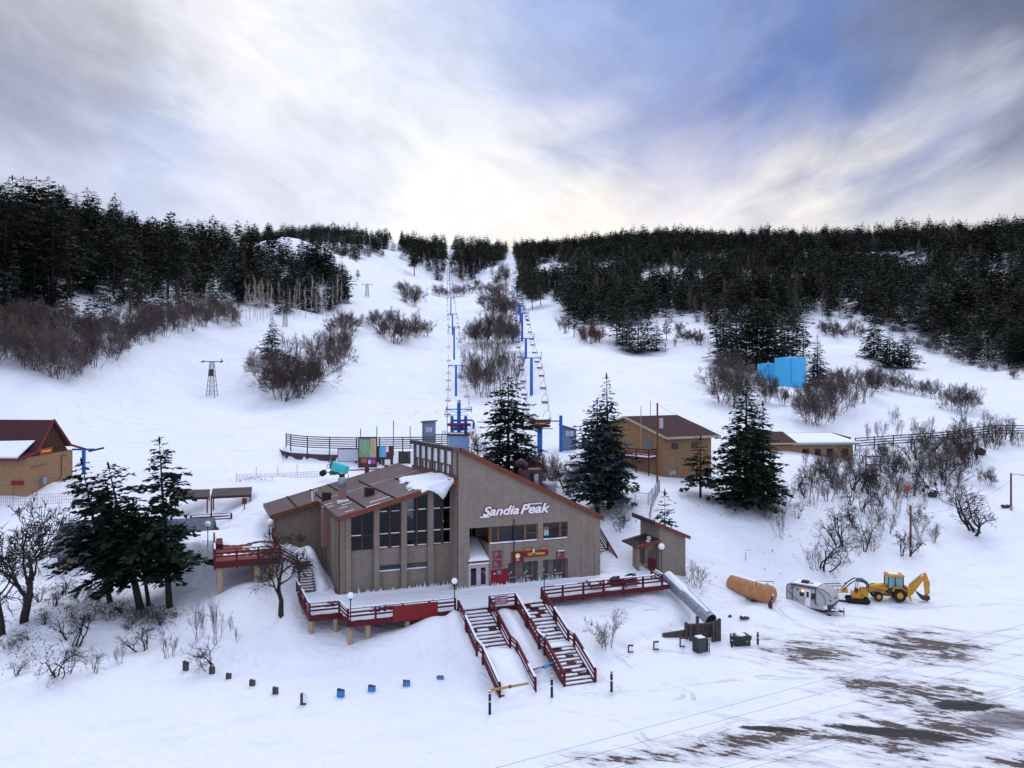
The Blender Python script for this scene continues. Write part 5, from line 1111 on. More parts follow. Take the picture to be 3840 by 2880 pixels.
# far red stairs
r = thing('slope_stairs', 'distant dark red stairs and ramp running down the snow behind the slatted fence', 'stairs', (0, 0, 0)); pr2 = [P(1940, 868, 205), P(1962, 884, 200), P(2000, 892, 196), P(2052, 900, 192)]
railing(r, [tuple(p) for p in pr2], h=1.1, pitch=3.5, cap_snow=0, rails=(.2, .55), drop=.8)
for a, b in zip(pr2[:-1], pr2[1:]): MB().bar(a, b, 1.6, .25).build('ramp', RED, r)
MB().hexa([P(1934, 862, 206), P(1962, 866, 206), P(1962, 866, 209), P(1934, 862, 209)] + [P(1934, 856, 206), P(1962, 858, 206), P(1962, 858, 209), P(1934, 856, 209)]).build('platform', DKW, r)
r = thing('slope_fence', 'short rail fence above the distant red stairs', 'fence', (0, 0, 0)); railing(r, [tuple(P(1968, 868, 212)), tuple(P(2030, 872, 212))], h=1.2, pitch=4, cap_snow=0)

# ---------------------------------------------------------------- ski lifts
def sag(a, b, n, s):
    return [a + (b - a) * (i / n) - Vector((0, 0, s * 4 * (i / n) * (1 - i / n))) for i in range(n + 1)]
def tower(name, label, top, bot, arm, r0, grp, gantry=0):
    r = thing(name, label, 'lift tower', tuple(bot)); h = top.z - bot.z
    MB().tube([(0, 0, -1), (0, 0, h)], [r0, r0 * .8], 10).build('mast', BLUE, r); MB().bar((-arm, 0, h), (arm, 0, h), .28, .24).build('crossarm', BLUE, r)
    for s in (-1, 1):
        MB().bar((s * arm, -1.6, h - .25), (s * arm, 1.6, h + .25 if gantry else h - .1), .16, .22).build('sheave_frame', DARK, r)
        for k in range(4): y = -1.3 + .87 * k; MB().prism([(y + .2 * math.cos(a * .785), h - .38 + .05 * k + .2 * math.sin(a * .785)) for a in range(8)], 'x', s * arm - .06, s * arm + .06).build('sheave', DARK, r)
        if gantry: MB().bar((s * arm, 0, h), (s * arm * 1.15, 0, h + 1.5), .14, .14).build('lifting_frame', BLUE, r)
        else: MB().bar((s * arm, 0, h), (0, 0, h - .8), .1, .1).build('brace', BLUE, r)
    if gantry: MB().bar((-arm * .4, 0, h + 1.4), (arm * 1.1, 0, h + 1.4), .07, .07).build('catwalk_rail', BLUE, r)
    return r
near = [(985, 789, 858, 230), (981, 706, 771, 300), (977.5, 678, 730, 372), (974, 643, 692, 455), (972, 613, 645, 640), (971, 580, 606, 800), (969.5, 556, 577, 950), (968, 541, 556, 1080)]
tops1 = []; labs = ['nearest', 'second nearest', 'third', 'fourth', 'fifth', 'sixth', 'seventh', 'topmost, ridge']
for (px, t, b, Y), lb in zip(near, labs): tp = P(px, t, Y); tops1.append(tp); tower('lift_tower', lb + ' slim blue tower of the left-hand lift with red chairs', tp, P(px, b, Y), 2.0, .36 if Y < 500 else .42, None)
far = [(1148, 773, 848, 214), (1136, 731, 790, 262), (1128, 676, 735, 330), (1124, 661, 712, 385), (1121, 655, 690, 420), (1117, 623, 655, 545)]
tops2 = []; labs2 = ['nearest', 'second nearest', 'third', 'fourth', 'fifth', 'uppermost visible']
for (px, t, b, Y), lb in zip(far, labs2): tp = P(px, t, Y); tops2.append(tp); tower('lift_tower', lb + ' blue gantry tower of the right-hand chair lift', tp, P(px, b, Y), 2.4, .46, None, 1)
# stations
s1 = P(992, 974, 122.); st = thing('lift_station', 'blue-painted lift drive machinery on a pale blue concrete block behind the lodge', 'lift station', tuple(s1), R(0))
MB().box(-1.5, 1.35, -1.4, 1.6, -5, 2.3).build('plinth', BLUEL, st); MB().box(-1.6, 1.5, -1.5, 1.7, 2.301, 2.6).build('capping', BRW, st); MB().box(-1.3, .8, -1.45, .5, 2.601, 2.75).build('plinth_snow', SNOW, st)
for x in (-1.05, .95): MB().box(x - .22, x + .22, -.3, .3, 2.6, 5.1).build('frame_leg', BLUE, st)
MB().box(-1.25, 1.2, -.35, .35, 3.0, 3.35).build('frame_beam', BLUE, st); MB().box(-1.25, 1.2, -.35, .35, 4.3, 4.6).build('frame_beam', BLUE, st)
MB().cyl(-.05, 0, 2.6, 7.0, .28, 10).build('mast', BLUE, st); MB().bar((-1.9, 0, 6.1), (1.8, 0, 6.1), .16, .16).build('crossarm', BLUE, st); MB().bar((-1.7, 0, 5.25), (1.3, 0, 5.25), .08, .08).build('catwalk', BLUE, st)
for x in (-1.9, 1.8): MB().bar((x, -.8, 5.9), (x, .8, 6.3), .14, .3).build('sheave_frame', BLUE, st); MB().bar((x, 0, 6.1), (-.05, 0, 5.5), .08, .08).build('brace', BLUE, st)
MB().tube([(-.05, 0, 3.7), (-.05, 0, 4.0)], 1.75, 24).build('bullwheel', mat('dark_red_wheel', (.14, .012, .02)), st)
MB().ball((-.05, -.2, 3.6), .75, 12, 8, .8).build('gearbox', BLUE, st, smooth=True); MB().tube([(1.2, 0, 4.5), (1.9, 0, 4.5), (2.15, 0, 4.2), (2.1, 0, 3.2)], .14, 8).build('exhaust_pipe', BLUE, st); MB().bar((-1.75, -.2, .5), (-1.75, -.2, 5.5), .09, .09).build('ladder', DARK, st)
MB().box(-.25, .25, -.3, .3, 7.0, 7.45).build('motor_box', mat('cream_box', (.5, .42, .33)), st)
s2 = P(1166, 965, 134.); st2 = thing('lift_station', 'round snow-topped lift wheel housing on a blue column with an orange sign', 'lift station', tuple(s2), 0)
MB().cyl(0, 0, -1, 3.4, .42, 14).build('column', BLUE, st2, smooth=True); MB().tube([(0, 0, 3.2), (0, 0, 3.5)], 1.7, 20).build('bullwheel', DARK, st2)
MB().tube([(0, 0, 3.7), (0, 0, 4.5)], [1.7, 1.75], 24).build('housing', GREYW, st2); MB().tube([(0, 0, 4.501), (0, 0, 4.65)], [1.7, 1.3], 24).build('housing_snow', SNOW, st2)
MB().box(-.95, 1.05, -1.95, -1.85, 3.65, 4.1).build('sign_panel', mat('orange_red_board', (.4, .08, .02)), st2); b_ = MB(); b_.box(-.7, .75, -1.98, -1.951, 3.82, 3.95); b_.build('lettering', GOLD, st2)
MB().bar((1.7, .3, 4.1), (3.3, .4, 4.1), .16, .2).build('beam', BLUE, st2); MB().box(3.15, 3.65, .1, .6, -1, 5.0).build('side_column', BLUE, st2)
MB().bar((-2.6, -.1, 2.9), (2.1, -.1, 2.9), .12, .12).build('catwalk', DARK, st2)
def shack(px, py, Y, w, d, h, label, lean=.5, rz=0.):
    r = thing('lift_shack', label, 'shack', tuple(P(px, py, Y)), rz); m_ = mat('grey_blue_shack', (.17, .24, .36), .8, var=.12)
    MB().hexa([(0, 0, -1), (w, 0, -1), (w, d, -1), (0, d, -1), (0, 0, h), (w, 0, h - lean), (w, d, h - lean), (0, d, h)]).build('wall', m_, r)
    MB().hexa([(-.3, -.3, h + .03), (w + .3, -.3, h - lean + .03), (w + .3, d + .3, h - lean + .03), (-.3, d + .3, h + .03), (-.3, -.3, h + .15), (w + .3, -.3, h - lean + .12), (w + .3, d + .3, h - lean + .12), (-.3, d + .3, h + .15)]).build('roof', GREYW, r)
    wf = MB().box(w * .3, w * .8, -.05, -.001, h * .42, h * .72).build('window', mat('pale_pane', (.5, .55, .6), .3), r); MB().box(w * .53, w * .56, -.07, -.051, h * .42, h * .72).build('mullion', m_, wf)
shack(912, 948, 140., 2.1, 2, 2.7, 'small grey-blue lift shack left of the near lift machinery', -.2); shack(1212, 958, 136., 2.5, 2.5, 2.9, 'grey-blue lift shack right of the round wheel housing', .9)
r = thing('work_platform', 'small dark steel work platform beside the near lift machinery', 'platform', tuple(P(938, 962, 133.)))
MB().box(-.0, 2.2, 0, 1.4, 1.6, 1.7).build('floor', DARK, r)
for x in (.1, 1.2, 2.1): MB().bar((x, 0, -1), (x, 0, 1.6), .08, .08).build('leg', DARK, r)
for x in (1.3, 1.8): MB().tube([(x, 0, 1.7), (x, 0, 2.3), (x + .3, 0, 2.3), (x + .3, 0, 1.7)], .05, 5).build('rail', DARK, r)
# ropes and chairs
CAB = mat('steel_rope', (.05, .05, .06), .6)
def chair_proto(kind):
    r = bpy.data.objects.new('lift_chair', None)
    if kind == 'red':
        MB().tube([(0, 0, 0), (0, .1, -1.0), (0, 0, -1.7)], .035, 5).build('hanger', DARK, r); MB().box(-.45, .45, -.2, .2, -2.28, -2.22).build('seat', mat('chair_red', (.26, .05, .05)), r); MB().box(-.45, .45, .25, .3, -2.05, -1.9).build('backrest', mat('chair_red', (.26, .05, .05)), r)
        MB().tube([(-.5, .2, -2.2), (-.5, .1, -1.7), (0, 0, -1.6), (.5, .1, -1.7), (.5, .2, -2.2)], .03, 4).build('frame', DARK, r)
    else:
        MB().tube([(0, 0, 0), (.22, 0, -.15), (.25, 0, -.9), (0, 0, -1.2)], .045, 5).build('hanger', mat('hanger_blue_grey', (.06, .09, .16)), r)
        pts = [(-.62, .1, -3.1), (-.72, .1, -2.6), (-.62, 0, -1.9), (-.35, 0, -1.35), (0, 0, -1.18), (.35, 0, -1.35), (.62, 0, -1.9), (.72, .1, -2.6), (.62, .1, -3.1)]
        MB().tube(pts, .035, 5).build('bail', mat('hanger_blue_grey', (.06, .09, .16)), r); MB().box(-.62, .62, -.35, .25, -3.15, -3.02).build('seat', mat('chair_blue_grey', (.05, .08, .18), .6), r)
        MB().box(-.62, .62, .25, .32, -2.95, -2.62).build('backrest', mat('chair_slat', (.08, .07, .06), .7), r)
    return r
PR = {'red': chair_proto('red'), 'blue': chair_proto('blue')}
used = set()
def put_chair(kind, p, label, group):
    pr = PR[kind]
    if kind not in used: used.add(kind); o = pr; COL.objects.link(o)
    else: o = copy_tree(pr)
    o.location = p; tag(o, label, 'lift chair', group); return o
def line(tops, start, arm, kind, n, label, group, sgn, sg=1.2, stop=9, off0=.5):
    pts = []; allp = [start] + [t + Vector((sgn * arm, 0, -.15)) for t in tops]
    for i, (a, b) in enumerate(zip(allp[:-1], allp[1:])): pts += sag(a, b, 10, sg if i else .3)[:-1]
    pts.append(allp[-1]); return pts
def along(pts, step, off):
    out = []; acc = off
    for a, b in zip(pts[:-1], pts[1:]):
        l = (b - a).length
        while acc < l: out.append(a + (b - a) * (acc / l)); acc += step
        acc -= l
    return out
for tops, stp, arm, kind, step, nm, r0 in ((tops1, s1 + Vector((0, 0, 6.0)), 2.0, 'red', 24., 'left-hand', .012), (tops2, s2 + Vector((0, 0, 3.4)), 2.4, 'blue', 17., 'right-hand', .014)):
    rr = thing('haul_rope', 'steel haul rope loop of the ' + nm + ' lift', 'rope', (0, 0, 0))
    for sgn, side in ((-1, 'left'), (1, 'right')):
        pts = line(tops, stp + Vector((sgn * 1.75, 0, 0)), arm, kind, 0, '', '', sgn); MB().tube(pts, r0, 4).build('rope', CAB, rr)
        ps = along(pts, step, 12. if sgn < 0 else 20.)
        for k, p in enumerate(ps):
            if kind == 'blue' and p.y > 560: continue
            word = 'red two-seat' if kind == 'red' else 'blue-grey'
            lab = f"{word} chair on the {side} rope of the {nm} lift" + (", lowest on that rope" if k == 0 else ", second from the bottom" if k == 1 else "" if k > 1 else "")
            put_chair(kind, p, lab, f'chairs on the {side} rope of the {nm} lift')
# lattice towers
def lattice(px, top, bot, Y, label, w0=1.1, w1=.42):
    b = P(px, bot, Y); h = (bot - top) / F * Y; r = thing('lattice_tower', label, 'lift tower', tuple(b)); 
    for sx in (-1, 1):
        for sy in (-1, 1): MB().bar((sx * w0, sy * w0, -.5), (sx * w1, sy * w1, h), .11, .11).build('leg', DARK, r)
    br = MB()
    for k in range(7):
        za = h * k / 7; zb = h * (k + 1) / 7; wa = w0 + (w1 - w0) * k / 7; wb = w0 + (w1 - w0) * (k + 1) / 7
        for y in (-1, 1): br.bar((-wa, y * wa, za), (wb, y * wb, zb), .06, .06); br.bar((wa, y * wa, za), (-wb, y * wb, zb), .06, .06); br.bar((-wb, y * wb, zb), (wb, y * wb, zb), .06, .06)
    br.build('lattice', DARK, r); MB().bar((-2.4, 0, h), (2.5, 0, h), .2, .2).build('crossarm', DARK, r)
    for s in (-2.4, 2.5): MB().bar((s, -.9, h - .2), (s, .9, h + .2), .2, .3).build('sheave_frame', DARK, r)
    if px < 500: MB().box(-.62, .62, -.75, -.55, h * .58, h * .78).build('panel', mat('dark_grey_pad', (.05, .05, .06)), r); MB().bar((2.5, 0, h - .3), (2.4, 0, h + .8), .15, .15).build('upright', DARK, r)
lattice(458, 781, 855, 216., 'dark lattice lift tower with a cross arm alone on the left snow field')
lattice(616, 663, 712, 310., 'small faint lattice tower rising behind the left oak clump', .8); lattice(793, 614, 640, 440., 'distant lattice tower beside the upper ski run', .9, .5)
r = thing('tee_tower', 'short blue T-shaped lift tower beside the left tan building', 'lift tower', tuple(P(181, 1008, 126.))); MB().cyl(0, 0, -1, 2.6, .28, 10).build('mast', BLUE, r); MB().bar((-1.7, 0, 2.6), (1.6, 0, 2.6), .3, .26).build('crossarm', BLUE, r); MB().bar((1.2, -.9, 2.4), (2.6, .9, 2.75), .2, .25).build('sheave_frame', DARK, r)

# ---------------------------------------------------------------- snow gun behind the roof, tall poles, wires
g0 = P(738, 1038, 113.); r = thing('snow_gun', 'turquoise barrel-shaped snow gun on a red stand behind the lodge roof', 'snow gun', tuple(g0), R(-8))
MB().box(-.25, .35, -.3, .3, -1.6, .9).build('stand', RED, r); MB().tube([(-1.25, 0, 2.0), (-1.1, 0, 1.95), (.7, 0, 1.45), (.9, 0, 1.4)], [.62, .66, .6, .5], 16, True).build('barrel', mat('turquoise_paint', (.03, .50, .52), .5), r, smooth=True)
MB().tube([(-1.5, 0, 2.05), (-1.26, 0, 2.0)], .55, 12).build('nozzle_ring', DARK, r)
for k in range(6): MB().bar((-1.5, .4 * math.cos(k), 2.05 + .4 * math.sin(k)), (-1.9, .45 * math.cos(k), 2.15 + .45 * math.sin(k)), .05, .05).build('nozzle', DARK, r)
MB().bar((.4, 0, -1.4), (1.0, 0, .8), .08, .08).build('strut', RED, r)
r = thing('hose_cart', 'two-wheeled hose cart with a tilted mast left of the snow gun', 'cart', tuple(P(698, 1028, 116.)), 0)
for y in (-.4, .4): MB().tube([(0, y - .07, .4), (0, y + .07, .4)], .42, 14).build('wheel', RUBBER, r)
MB().bar((0, 0, .5), (1.2, 0, .5), .12, .12).build('frame', GALV, r); MB().bar((.3, 0, .6), (1.3, 0, 3.0), .07, .07).build('mast', GALV, r)
for k in range(3): MB().tube([(1.2 + .45 * k, -.2, .45), (1.2 + .45 * k, .2, .45)], .36 - .03 * k, 12).build('hose_coil', mat('teal_hose', (.09, .15, .16)), r)
r = thing('yard_rail', 'red rail with square posts behind the lodge roof, right of the snow gun', 'rail', (0, 0, 0)); a, b = P(755, 1016, 112.), P(835, 1012, 112.); MB().bar(a, b, .1, .14).build('rail', RED, r)
for t in (.47, 1.): p = a + (b - a) * t; MB().bar(p - Vector((0, 0, 1.5)), p + Vector((0, 0, .45)), .5, .5).build('post', RED, r)
def upole(px, top, bot, Y, label, arm=None, tr_=False, rad=.15, m=None):
    b = P(px, bot, Y); h = (bot - top) / F * Y; r = thing('utility_pole', label, 'pole', tuple(b)); MB().tube([(0, 0, -1), (0, 0, h)], [rad, rad * .8], 8).build('pole', m or mat('pole_wood', (.16, .06, .025), .85, var=.3, scale=4, stretch=(3, 3, .4)), r)
    if arm: MB().tube([(0, 0, h - .2), (arm, 0, h - .15), (arm * 1.5, 0, h - .25)], .05, 5).build('lamp_arm', GALV, r); MB().ball((arm * 1.6, 0, h - .3), .16, 8, 6, .6).build('lamp_head', GALV, r)
    if tr_: MB().cyl(.5, -.1, h - 3.4, h - 2.1, .27, 12).build('transformer', mat('pale_meter', (.4, .45, .5)), r); MB().bar((0, 0, h - 2.3), (.5, 0, h - 2.3), .08, .1).build('bracket', GALV, r)
    else: MB().box(-.16, .16, -.26, -.16, h * .2, h * .2 + .35).build('meter', mat('pale_meter', (.4, .45, .5)), r)
    return b + Vector((0, 0, h))
p1 = upole(1420, 870, 1050, 112., 'tall brown utility pole with a grey transformer in front of the patrol building', None, True)
p2 = upole(1967, 1092, 1212, 100., 'brown utility pole with a lamp arm on the snow above the yellow backhoe', 1.0); p3 = upole(2184, 1022, 1118, 115., 'dark utility pole with a lamp arm near the right edge', 1.0)
p4 = upole(1405, 866, 935, 124., 'thin grey radio mast rising above the patrol building roof', None, rad=.06, m=GALV)
upole(1611, 1193, 1240, 93., 'thin grey steel post standing on the bank behind the orange tank', None, rad=.05, m=GALV)
upole(1437, 741, 760, 285., 'stub of brown post on the open snow mid-slope', None, rad=.12)
# wires strung over the car park, near the camera
WIRE = mat('black_wire', (.02, .02, .025), .6)
for i, (xa, ya, xb, yb, zz) in enumerate([(2600, 2670, 3840, 2325, 9.6), (2600, 2719, 3840, 2373, 9.3), (2600, 2788, 3840, 2436, 9.0), (2650, 2880, 3840, 2558, 8.7), (2768, 2880, 3840, 2573, 8.2)]):
    a = Vector(nv(xa, ya)); b = Vector(nv(xb, yb)); Ya_ = (25 - zz) * F / (a.y - HYO); Yb_ = (25 - zz) * F / (b.y - HYO); A3 = P(a.x, a.y, Ya_); B3 = P(b.x, b.y, Yb_); d = B3 - A3
    o = MB().tube(sag(A3 - d * .5, B3 + d * 1.5, 16, .25), .0065, 4).build('power_wire', WIRE, None); tag(o, ['uppermost', 'second from the top', 'middle', 'second from the bottom', 'lowest'][i] + ' of the five thin wires crossing above the car park', 'wire')
o = MB().tube(sag(p1 + Vector((0, 0, -.3)), P(1700, 960, 125), 14, 1.2), .015, 4).build('service_wire', WIRE, None); tag(o, 'sagging wire from the transformer pole towards the flat-roofed building', 'wire')
o = MB().tube(sag(p2 + Vector((0, 0, -1)), p3 + Vector((0, 0, -1)), 14, 1.2), .015, 4).build('service_wire', WIRE, None); tag(o, 'wire strung between the two utility poles on the right slope', 'wire')
b = P(1961, 1057, 112.); r = thing('red_disc', 'small round red disc marker among the saplings', 'marker', tuple(b)); MB().prism([(.33 * math.cos(k * .52), .33 * math.sin(k * .52)) for k in range(12)], 'y', -.03, .03).build('disc', mat('signal_red', (.5, .03, .02)), r); MB().bar((0, .05, -1.6), (0, .05, 0), .04, .04).build('stake', DARK, r)
b = hit(618, 868); r = thing('hydrant', 'small green hydrant at the foot of the oak clump', 'hydrant', tuple(b)); MB().tube([(0, 0, -.3), (0, 0, .9), (0, 0, 1.15)], [.22, .22, .05], 10).build('barrel', mat('hydrant_green', (.01, .12, .06)), r); MB().box(-.35, .35, -.1, .1, .5, .68).build('outlet', mat('hydrant_green', (.01, .12, .06)), r)
# ---------------------------------------------------------------- plants: generators
def segs_mesh(name, segs, m, n=3):
    a = np.array([s[0] for s in segs]); b = np.array([s[1] for s in segs]); ra = np.array([s[2] for s in segs]); rb = np.array([s[3] for s in segs])
    d = b - a; d /= np.linalg.norm(d, axis=1, keepdims=True) + 1e-9
    ref = np.where(np.abs(d[:, 2:3]) > .9, np.array([[1., 0, 0]]), np.array([[0, 0, 1.]])); x = np.cross(d, ref); x /= np.linalg.norm(x, axis=1, keepdims=True); y = np.cross(d, x)
    V = []; 
    for q in range(n):
        an = 2 * math.pi * q / n; o = x * math.cos(an) + y * math.sin(an); V += [a + o * ra[:, None], b + o * rb[:, None]]
    V = np.stack(V, 1); k = len(a); base = np.arange(k)[:, None] * (2 * n); Fs = []
    for q in range(n):
        p = (q + 1) % n; Fs.append(np.concatenate([base + 2 * q, base + 2 * p, base + 2 * p + 1, base + 2 * q + 1], 1))
    return np_mesh(name, V.reshape(-1, 3), np.stack(Fs, 1).reshape(-1, 4), [m])
def rnd(r, s=1.): return np.array([r.gauss(0, s), r.gauss(0, s), r.gauss(0, s)])
def unit(v): return v / (np.linalg.norm(v) + 1e-9)
def branch(segs, r, p, d, ln, rad, lvl, cfg):
    nseg = cfg['nseg'][lvl]; sl_ = ln / nseg; p0 = p
    nch = cfg['nch'][lvl] if lvl < len(cfg['nch']) else 0
    marks = sorted(r.uniform(cfg['c0'], 1) for _ in range(nch)); mi = 0
    for i in range(nseg):
        d = unit(d + rnd(r, cfg['wob']) + np.array([0, 0, cfg['up'] if not isinstance(cfg['up'], list) else cfg['up'][lvl]]))
        ra = rad * (1 - .75 * i / nseg); rb = rad * (1 - .75 * (i + 1) / nseg); p1 = p0 + d * sl_
        segs.append((p0, p1, ra, rb))
        while mi < len(marks) and marks[mi] <= (i + 1) / nseg:
            f = marks[mi] * nseg - i; q = p0 + (p1 - p0) * max(0, min(1, f)); mi += 1
            side = unit(np.cross(d, rnd(r))); an = R(r.uniform(*cfg['ang']))
            cd = unit(d * math.cos(an) + side * math.sin(an))
            branch(segs, r, q, cd, ln * r.uniform(*cfg['lr']) * (1.15 - .5 * marks[mi - 1]), max(cfg['rmin'], ra * .55), lvl + 1, cfg)
        p0 = p1
def shrub_mesh(name, seed, stems, spread, ln, rad, cfg, m, basew=.5):
    r = random.Random(seed); segs = []
    for i in range(stems):
        a = r.uniform(0, 6.283); t = R(r.uniform(2, spread)); bw = basew * math.sqrt(r.random())
        p = np.array([bw * math.cos(a), bw * math.sin(a), -.25]); d = np.array([math.sin(t) * math.cos(a), math.sin(t) * math.sin(a), math.cos(t)])
        branch(segs, r, p, d, ln * r.uniform(.65, 1.1), rad * r.uniform(.7, 1.2), 0, cfg)
    zs = max(s[1][2] for s in segs); sc = 1 / zs      # unit height
    segs = [(s[0] * sc, s[1] * sc, s[2] * sc, s[3] * sc) for s in segs]
    return segs_mesh(name, segs, m)
DEN = dict(nseg=[4, 4, 3, 2], nch=[8, 8, 6], c0=.18, wob=.11, up=.03, ang=(18, 50), lr=(.42, .66), rmin=.012)
SPA = dict(nseg=[6, 4, 3, 2], nch=[8, 6, 4], c0=.22, wob=.15, up=.07, ang=(20, 48), lr=(.36, .58), rmin=.010)
STK = dict(nseg=[7, 4, 3, 2], nch=[8, 5, 3], c0=.3, wob=.15, up=.10, ang=(16, 40), lr=(.28, .5), rmin=.012)
GNA = dict(nseg=[6, 7, 6, 4, 3], nch=[6, 6, 6, 5], c0=.32, wob=.20, up=[.10, .03, .03, .03, .03], ang=(28, 65), lr=(.55, .8), rmin=.014)
ASP = dict(nseg=[9, 4, 3, 2], nch=[22, 5, 3], c0=.30, wob=.04, up=.05, ang=(25, 50), lr=(.15, .25), rmin=.04)
PROTO = {}
for k in range(4): PROTO['dense', k] = shrub_mesh('bare_shrub', 100 + k, 11, 46, 4.0, .045, DEN, TWIG, .8)
for k in range(4): PROTO['sparse', k] = shrub_mesh('bare_shrub', 200 + k, 7, 34, 3.6, .045, SPA, TWIG, .5)
for k in range(4): PROTO['stick', k] = shrub_mesh('bare_sapling', 300 + k, 9, 20, 4.2, .05, STK, TWIG, 1.1)
CRK = dict(nseg=[7, 6, 4, 3], nch=[7, 5, 4], c0=.25, wob=.24, up=[.06, .03, .03, .03], ang=(28, 60), lr=(.42, .66), rmin=.012)
for k in range(4): PROTO['crook', k] = shrub_mesh('crooked_shrub', 450 + k, 4, 34, 3.4, .085, CRK, BARK, .35)
for k in range(2): PROTO['russet', k] = shrub_mesh('russet_shrub', 400 + k, 12, 42, 4.0, .055, DEN, TWIGR, .8)
for k in range(3): PROTO['gnarly', k] = shrub_mesh('gnarled_tree', 500 + k, 1, 6, 3.4, .19, GNA, BARK, .05)
for k in range(3): PROTO['aspen', k] = shrub_mesh('aspen', 600 + k, 1, 4, 13, .16, ASP, ASPEN, .05)
def plant(kind, k, base, h, w, name, label, cat, group=None, rz=None, lean=(0, 0)):
    o = bpy.data.objects.new(name, PROTO[kind, k]); link(o, None, tuple(base), random.uniform(0, 6.28) if rz is None else rz)
    o.scale = (w, w, h)
    if lean != (0, 0): o.rotation_euler = (lean[0], lean[1], 0)
    return tag(o, label, cat, group)
ASPR = {'dense': 1.15, 'sparse': 1.0, 'stick': 1.0, 'russet': 1.1, 'crook': 1, 'gnarly': 1.0, 'aspen': 1.0}
def shrub_at(px, py, hpx, wf, kind, label, group, name='bare_shrub', cat='shrub', ymin=0):
    b = hit(px, py, -.05, ymin); h = hpx / F * b.y; n = len([1 for q in PROTO if q[0] == kind])
    return plant(kind, random.randrange(n), b, h, h * wf * random.uniform(.9, 1.15), name, label, cat, group)

def conifer_arrays(seed, H, Rb, z0, step, nb, ns, w=.46, droop=.22, flat=0., irr=.25, topr=0.0, fill=1.):
    r = random.Random(seed); V = []
    z = z0; bls = []
    while z < H - .15:
        u = (z - z0) / (H - z0); rad = Rb * ((1 - u) ** .85 * (1 - flat) + flat * math.sqrt(max(0, 1 - u * u))) * (.75 + .25 * min(1, u * 6)) + topr * .2 + .12
        k = max(3, int(round(nb * (.7 + .3 * (1 - u)))))
        a0 = r.uniform(0, 6.28)
        for j in range(k):
            a = a0 + 6.283 * j / k + r.gauss(0, .25); l = rad * (1 + r.gauss(0, irr))
            if r.random() > fill: continue
            l = max(.15, l); zz = z + r.uniform(-.3, .3) * step; pitch = r.gauss(.10 * u - .02, .08)
            ca, sa = math.cos(a), math.sin(a); n_s = max(2, int(ns * l / Rb) + 1)
            bls.append((zz, a, l, pitch))
            for q in range(n_s):
                f = .14 + .86 * (q + r.random() * .7) / n_s; dz = l * (pitch * f - droop * f * f * (1 - .5 * u)) + l * .06 * max(0, f - .7)
                p = np.array([ca * l * f, sa * l * f, zz + dz])
                for sd in ((-1, 1) if q < n_s - 1 else (-1, 0, 1)):
                    an = a + sd * r.uniform(.5, 1.15) + r.gauss(0, .1); s = (.34 * l * (1.15 - .7 * f) + .18) * r.uniform(.75, 1.2); s = min(s, 1.15)
                    dr = np.array([math.cos(an), math.sin(an), r.gauss(-.12, .22)]); sidev = np.array([-math.sin(an), math.cos(an), r.gauss(0, .35)])
                    wd_ = s * w * r.uniform(.8, 1.25)
                    tip = p + dr * s; mid = p + dr * s * .5; up = np.array([0, 0, r.uniform(-.04, .10) * s])
                    V += [p, mid + sidev * wd_ * .5 + up, tip, mid - sidev * wd_ * .5 + up]
        z += step * r.uniform(.8, 1.2)
    # leader
    for q in range(5):
        an = q * 1.3; p = np.array([0, 0, H - .7 + q * .1]); V += [p, p + np.array([.14 * math.cos(an), .14 * math.sin(an), .25]), p + np.array([0, 0, .6]), p - np.array([.14 * math.cos(an), .14 * math.sin(an), -.25])]
    return np.array(V), bls
def conifer_mesh(name, m, **k):
    V, b = conifer_arrays(**k); return np_mesh(name, V, np.arange(len(V)).reshape(-1, 4), [m]), b
def trunk_mesh(H, r0, bls, z0, lo=-1.):
    segs = []; n = 8
    for i in range(n):
        za = lo + (H - lo) * i / n; zb = lo + (H - lo) * (i + 1) / n; segs.append((np.array([0, 0, za]), np.array([0, 0, zb]), r0 * (1 - .93 * i / n), r0 * (1 - .93 * (i + 1) / n)))
    tr = segs_mesh('trunk', segs, BARK, 8)
    return tr
def hero(px, py, top, Rpx, crown0, name, label, m, seed, lean=0., r0=.28, Y=None, **k):
    b = hit(px, py, -.1) if Y is None else G(px, Y, -.1); s = b.y / F; H = (CAMZ - (top - HYO) * s) - b.z; Rb = Rpx * s; z0 = max(.3, (CAMZ - (crown0 - HYO) * s) - b.z)
    root = thing(name, label, 'conifer' if 'cat' not in k else k.pop('cat'), tuple(b)); root.rotation_euler = (0, lean, 0)
    a = dict(step=.42, nb=7, ns=9); a.update(k)
    me, bl = conifer_mesh('crown', m, seed=seed, H=H, Rb=Rb, z0=z0, **a); link(bpy.data.objects.new('crown', me), root)
    link(bpy.data.objects.new('trunk', trunk_mesh(H * .97, r0, bl, z0)), root)
    return root
hero(366, 1312, 945, 60, 1240, 'fir_tree', 'tall open-crowned fir with one straight trunk, right of the leaning firs near the grey-roofed shed', NEEDLEG, 11, lean=-.06, irr=.40, fill=.95, step=.48, ns=10, w=.55, r0=.36, flat=.5)
hero(304, 1316, 992, 82, 1250, 'fir_tree', 'dark leaning fir with two bare trunks rising before the grey-roofed shed', NEEDLEG, 12, lean=-.22, irr=.36, fill=.97, step=.45, ns=11, w=.56, r0=.42, flat=.5)
hero(322, 1308, 1075, 60, 1225, 'fir_tree', 'shorter slim fir squeezed between the leaning fir and the straight fir', NEEDLEG, 13, lean=-.15, irr=.35, step=.5, ns=9, w=.55, r0=.24)
hero(238, 1300, 985, 62, 1215, 'fir_tree', 'dark fir leaning left over the grey-roofed shed wall, leftmost of the near firs', NEEDLEG, 14, lean=-.20, irr=.38, fill=.96, step=.46, ns=10, w=.56, r0=.3, flat=.5)
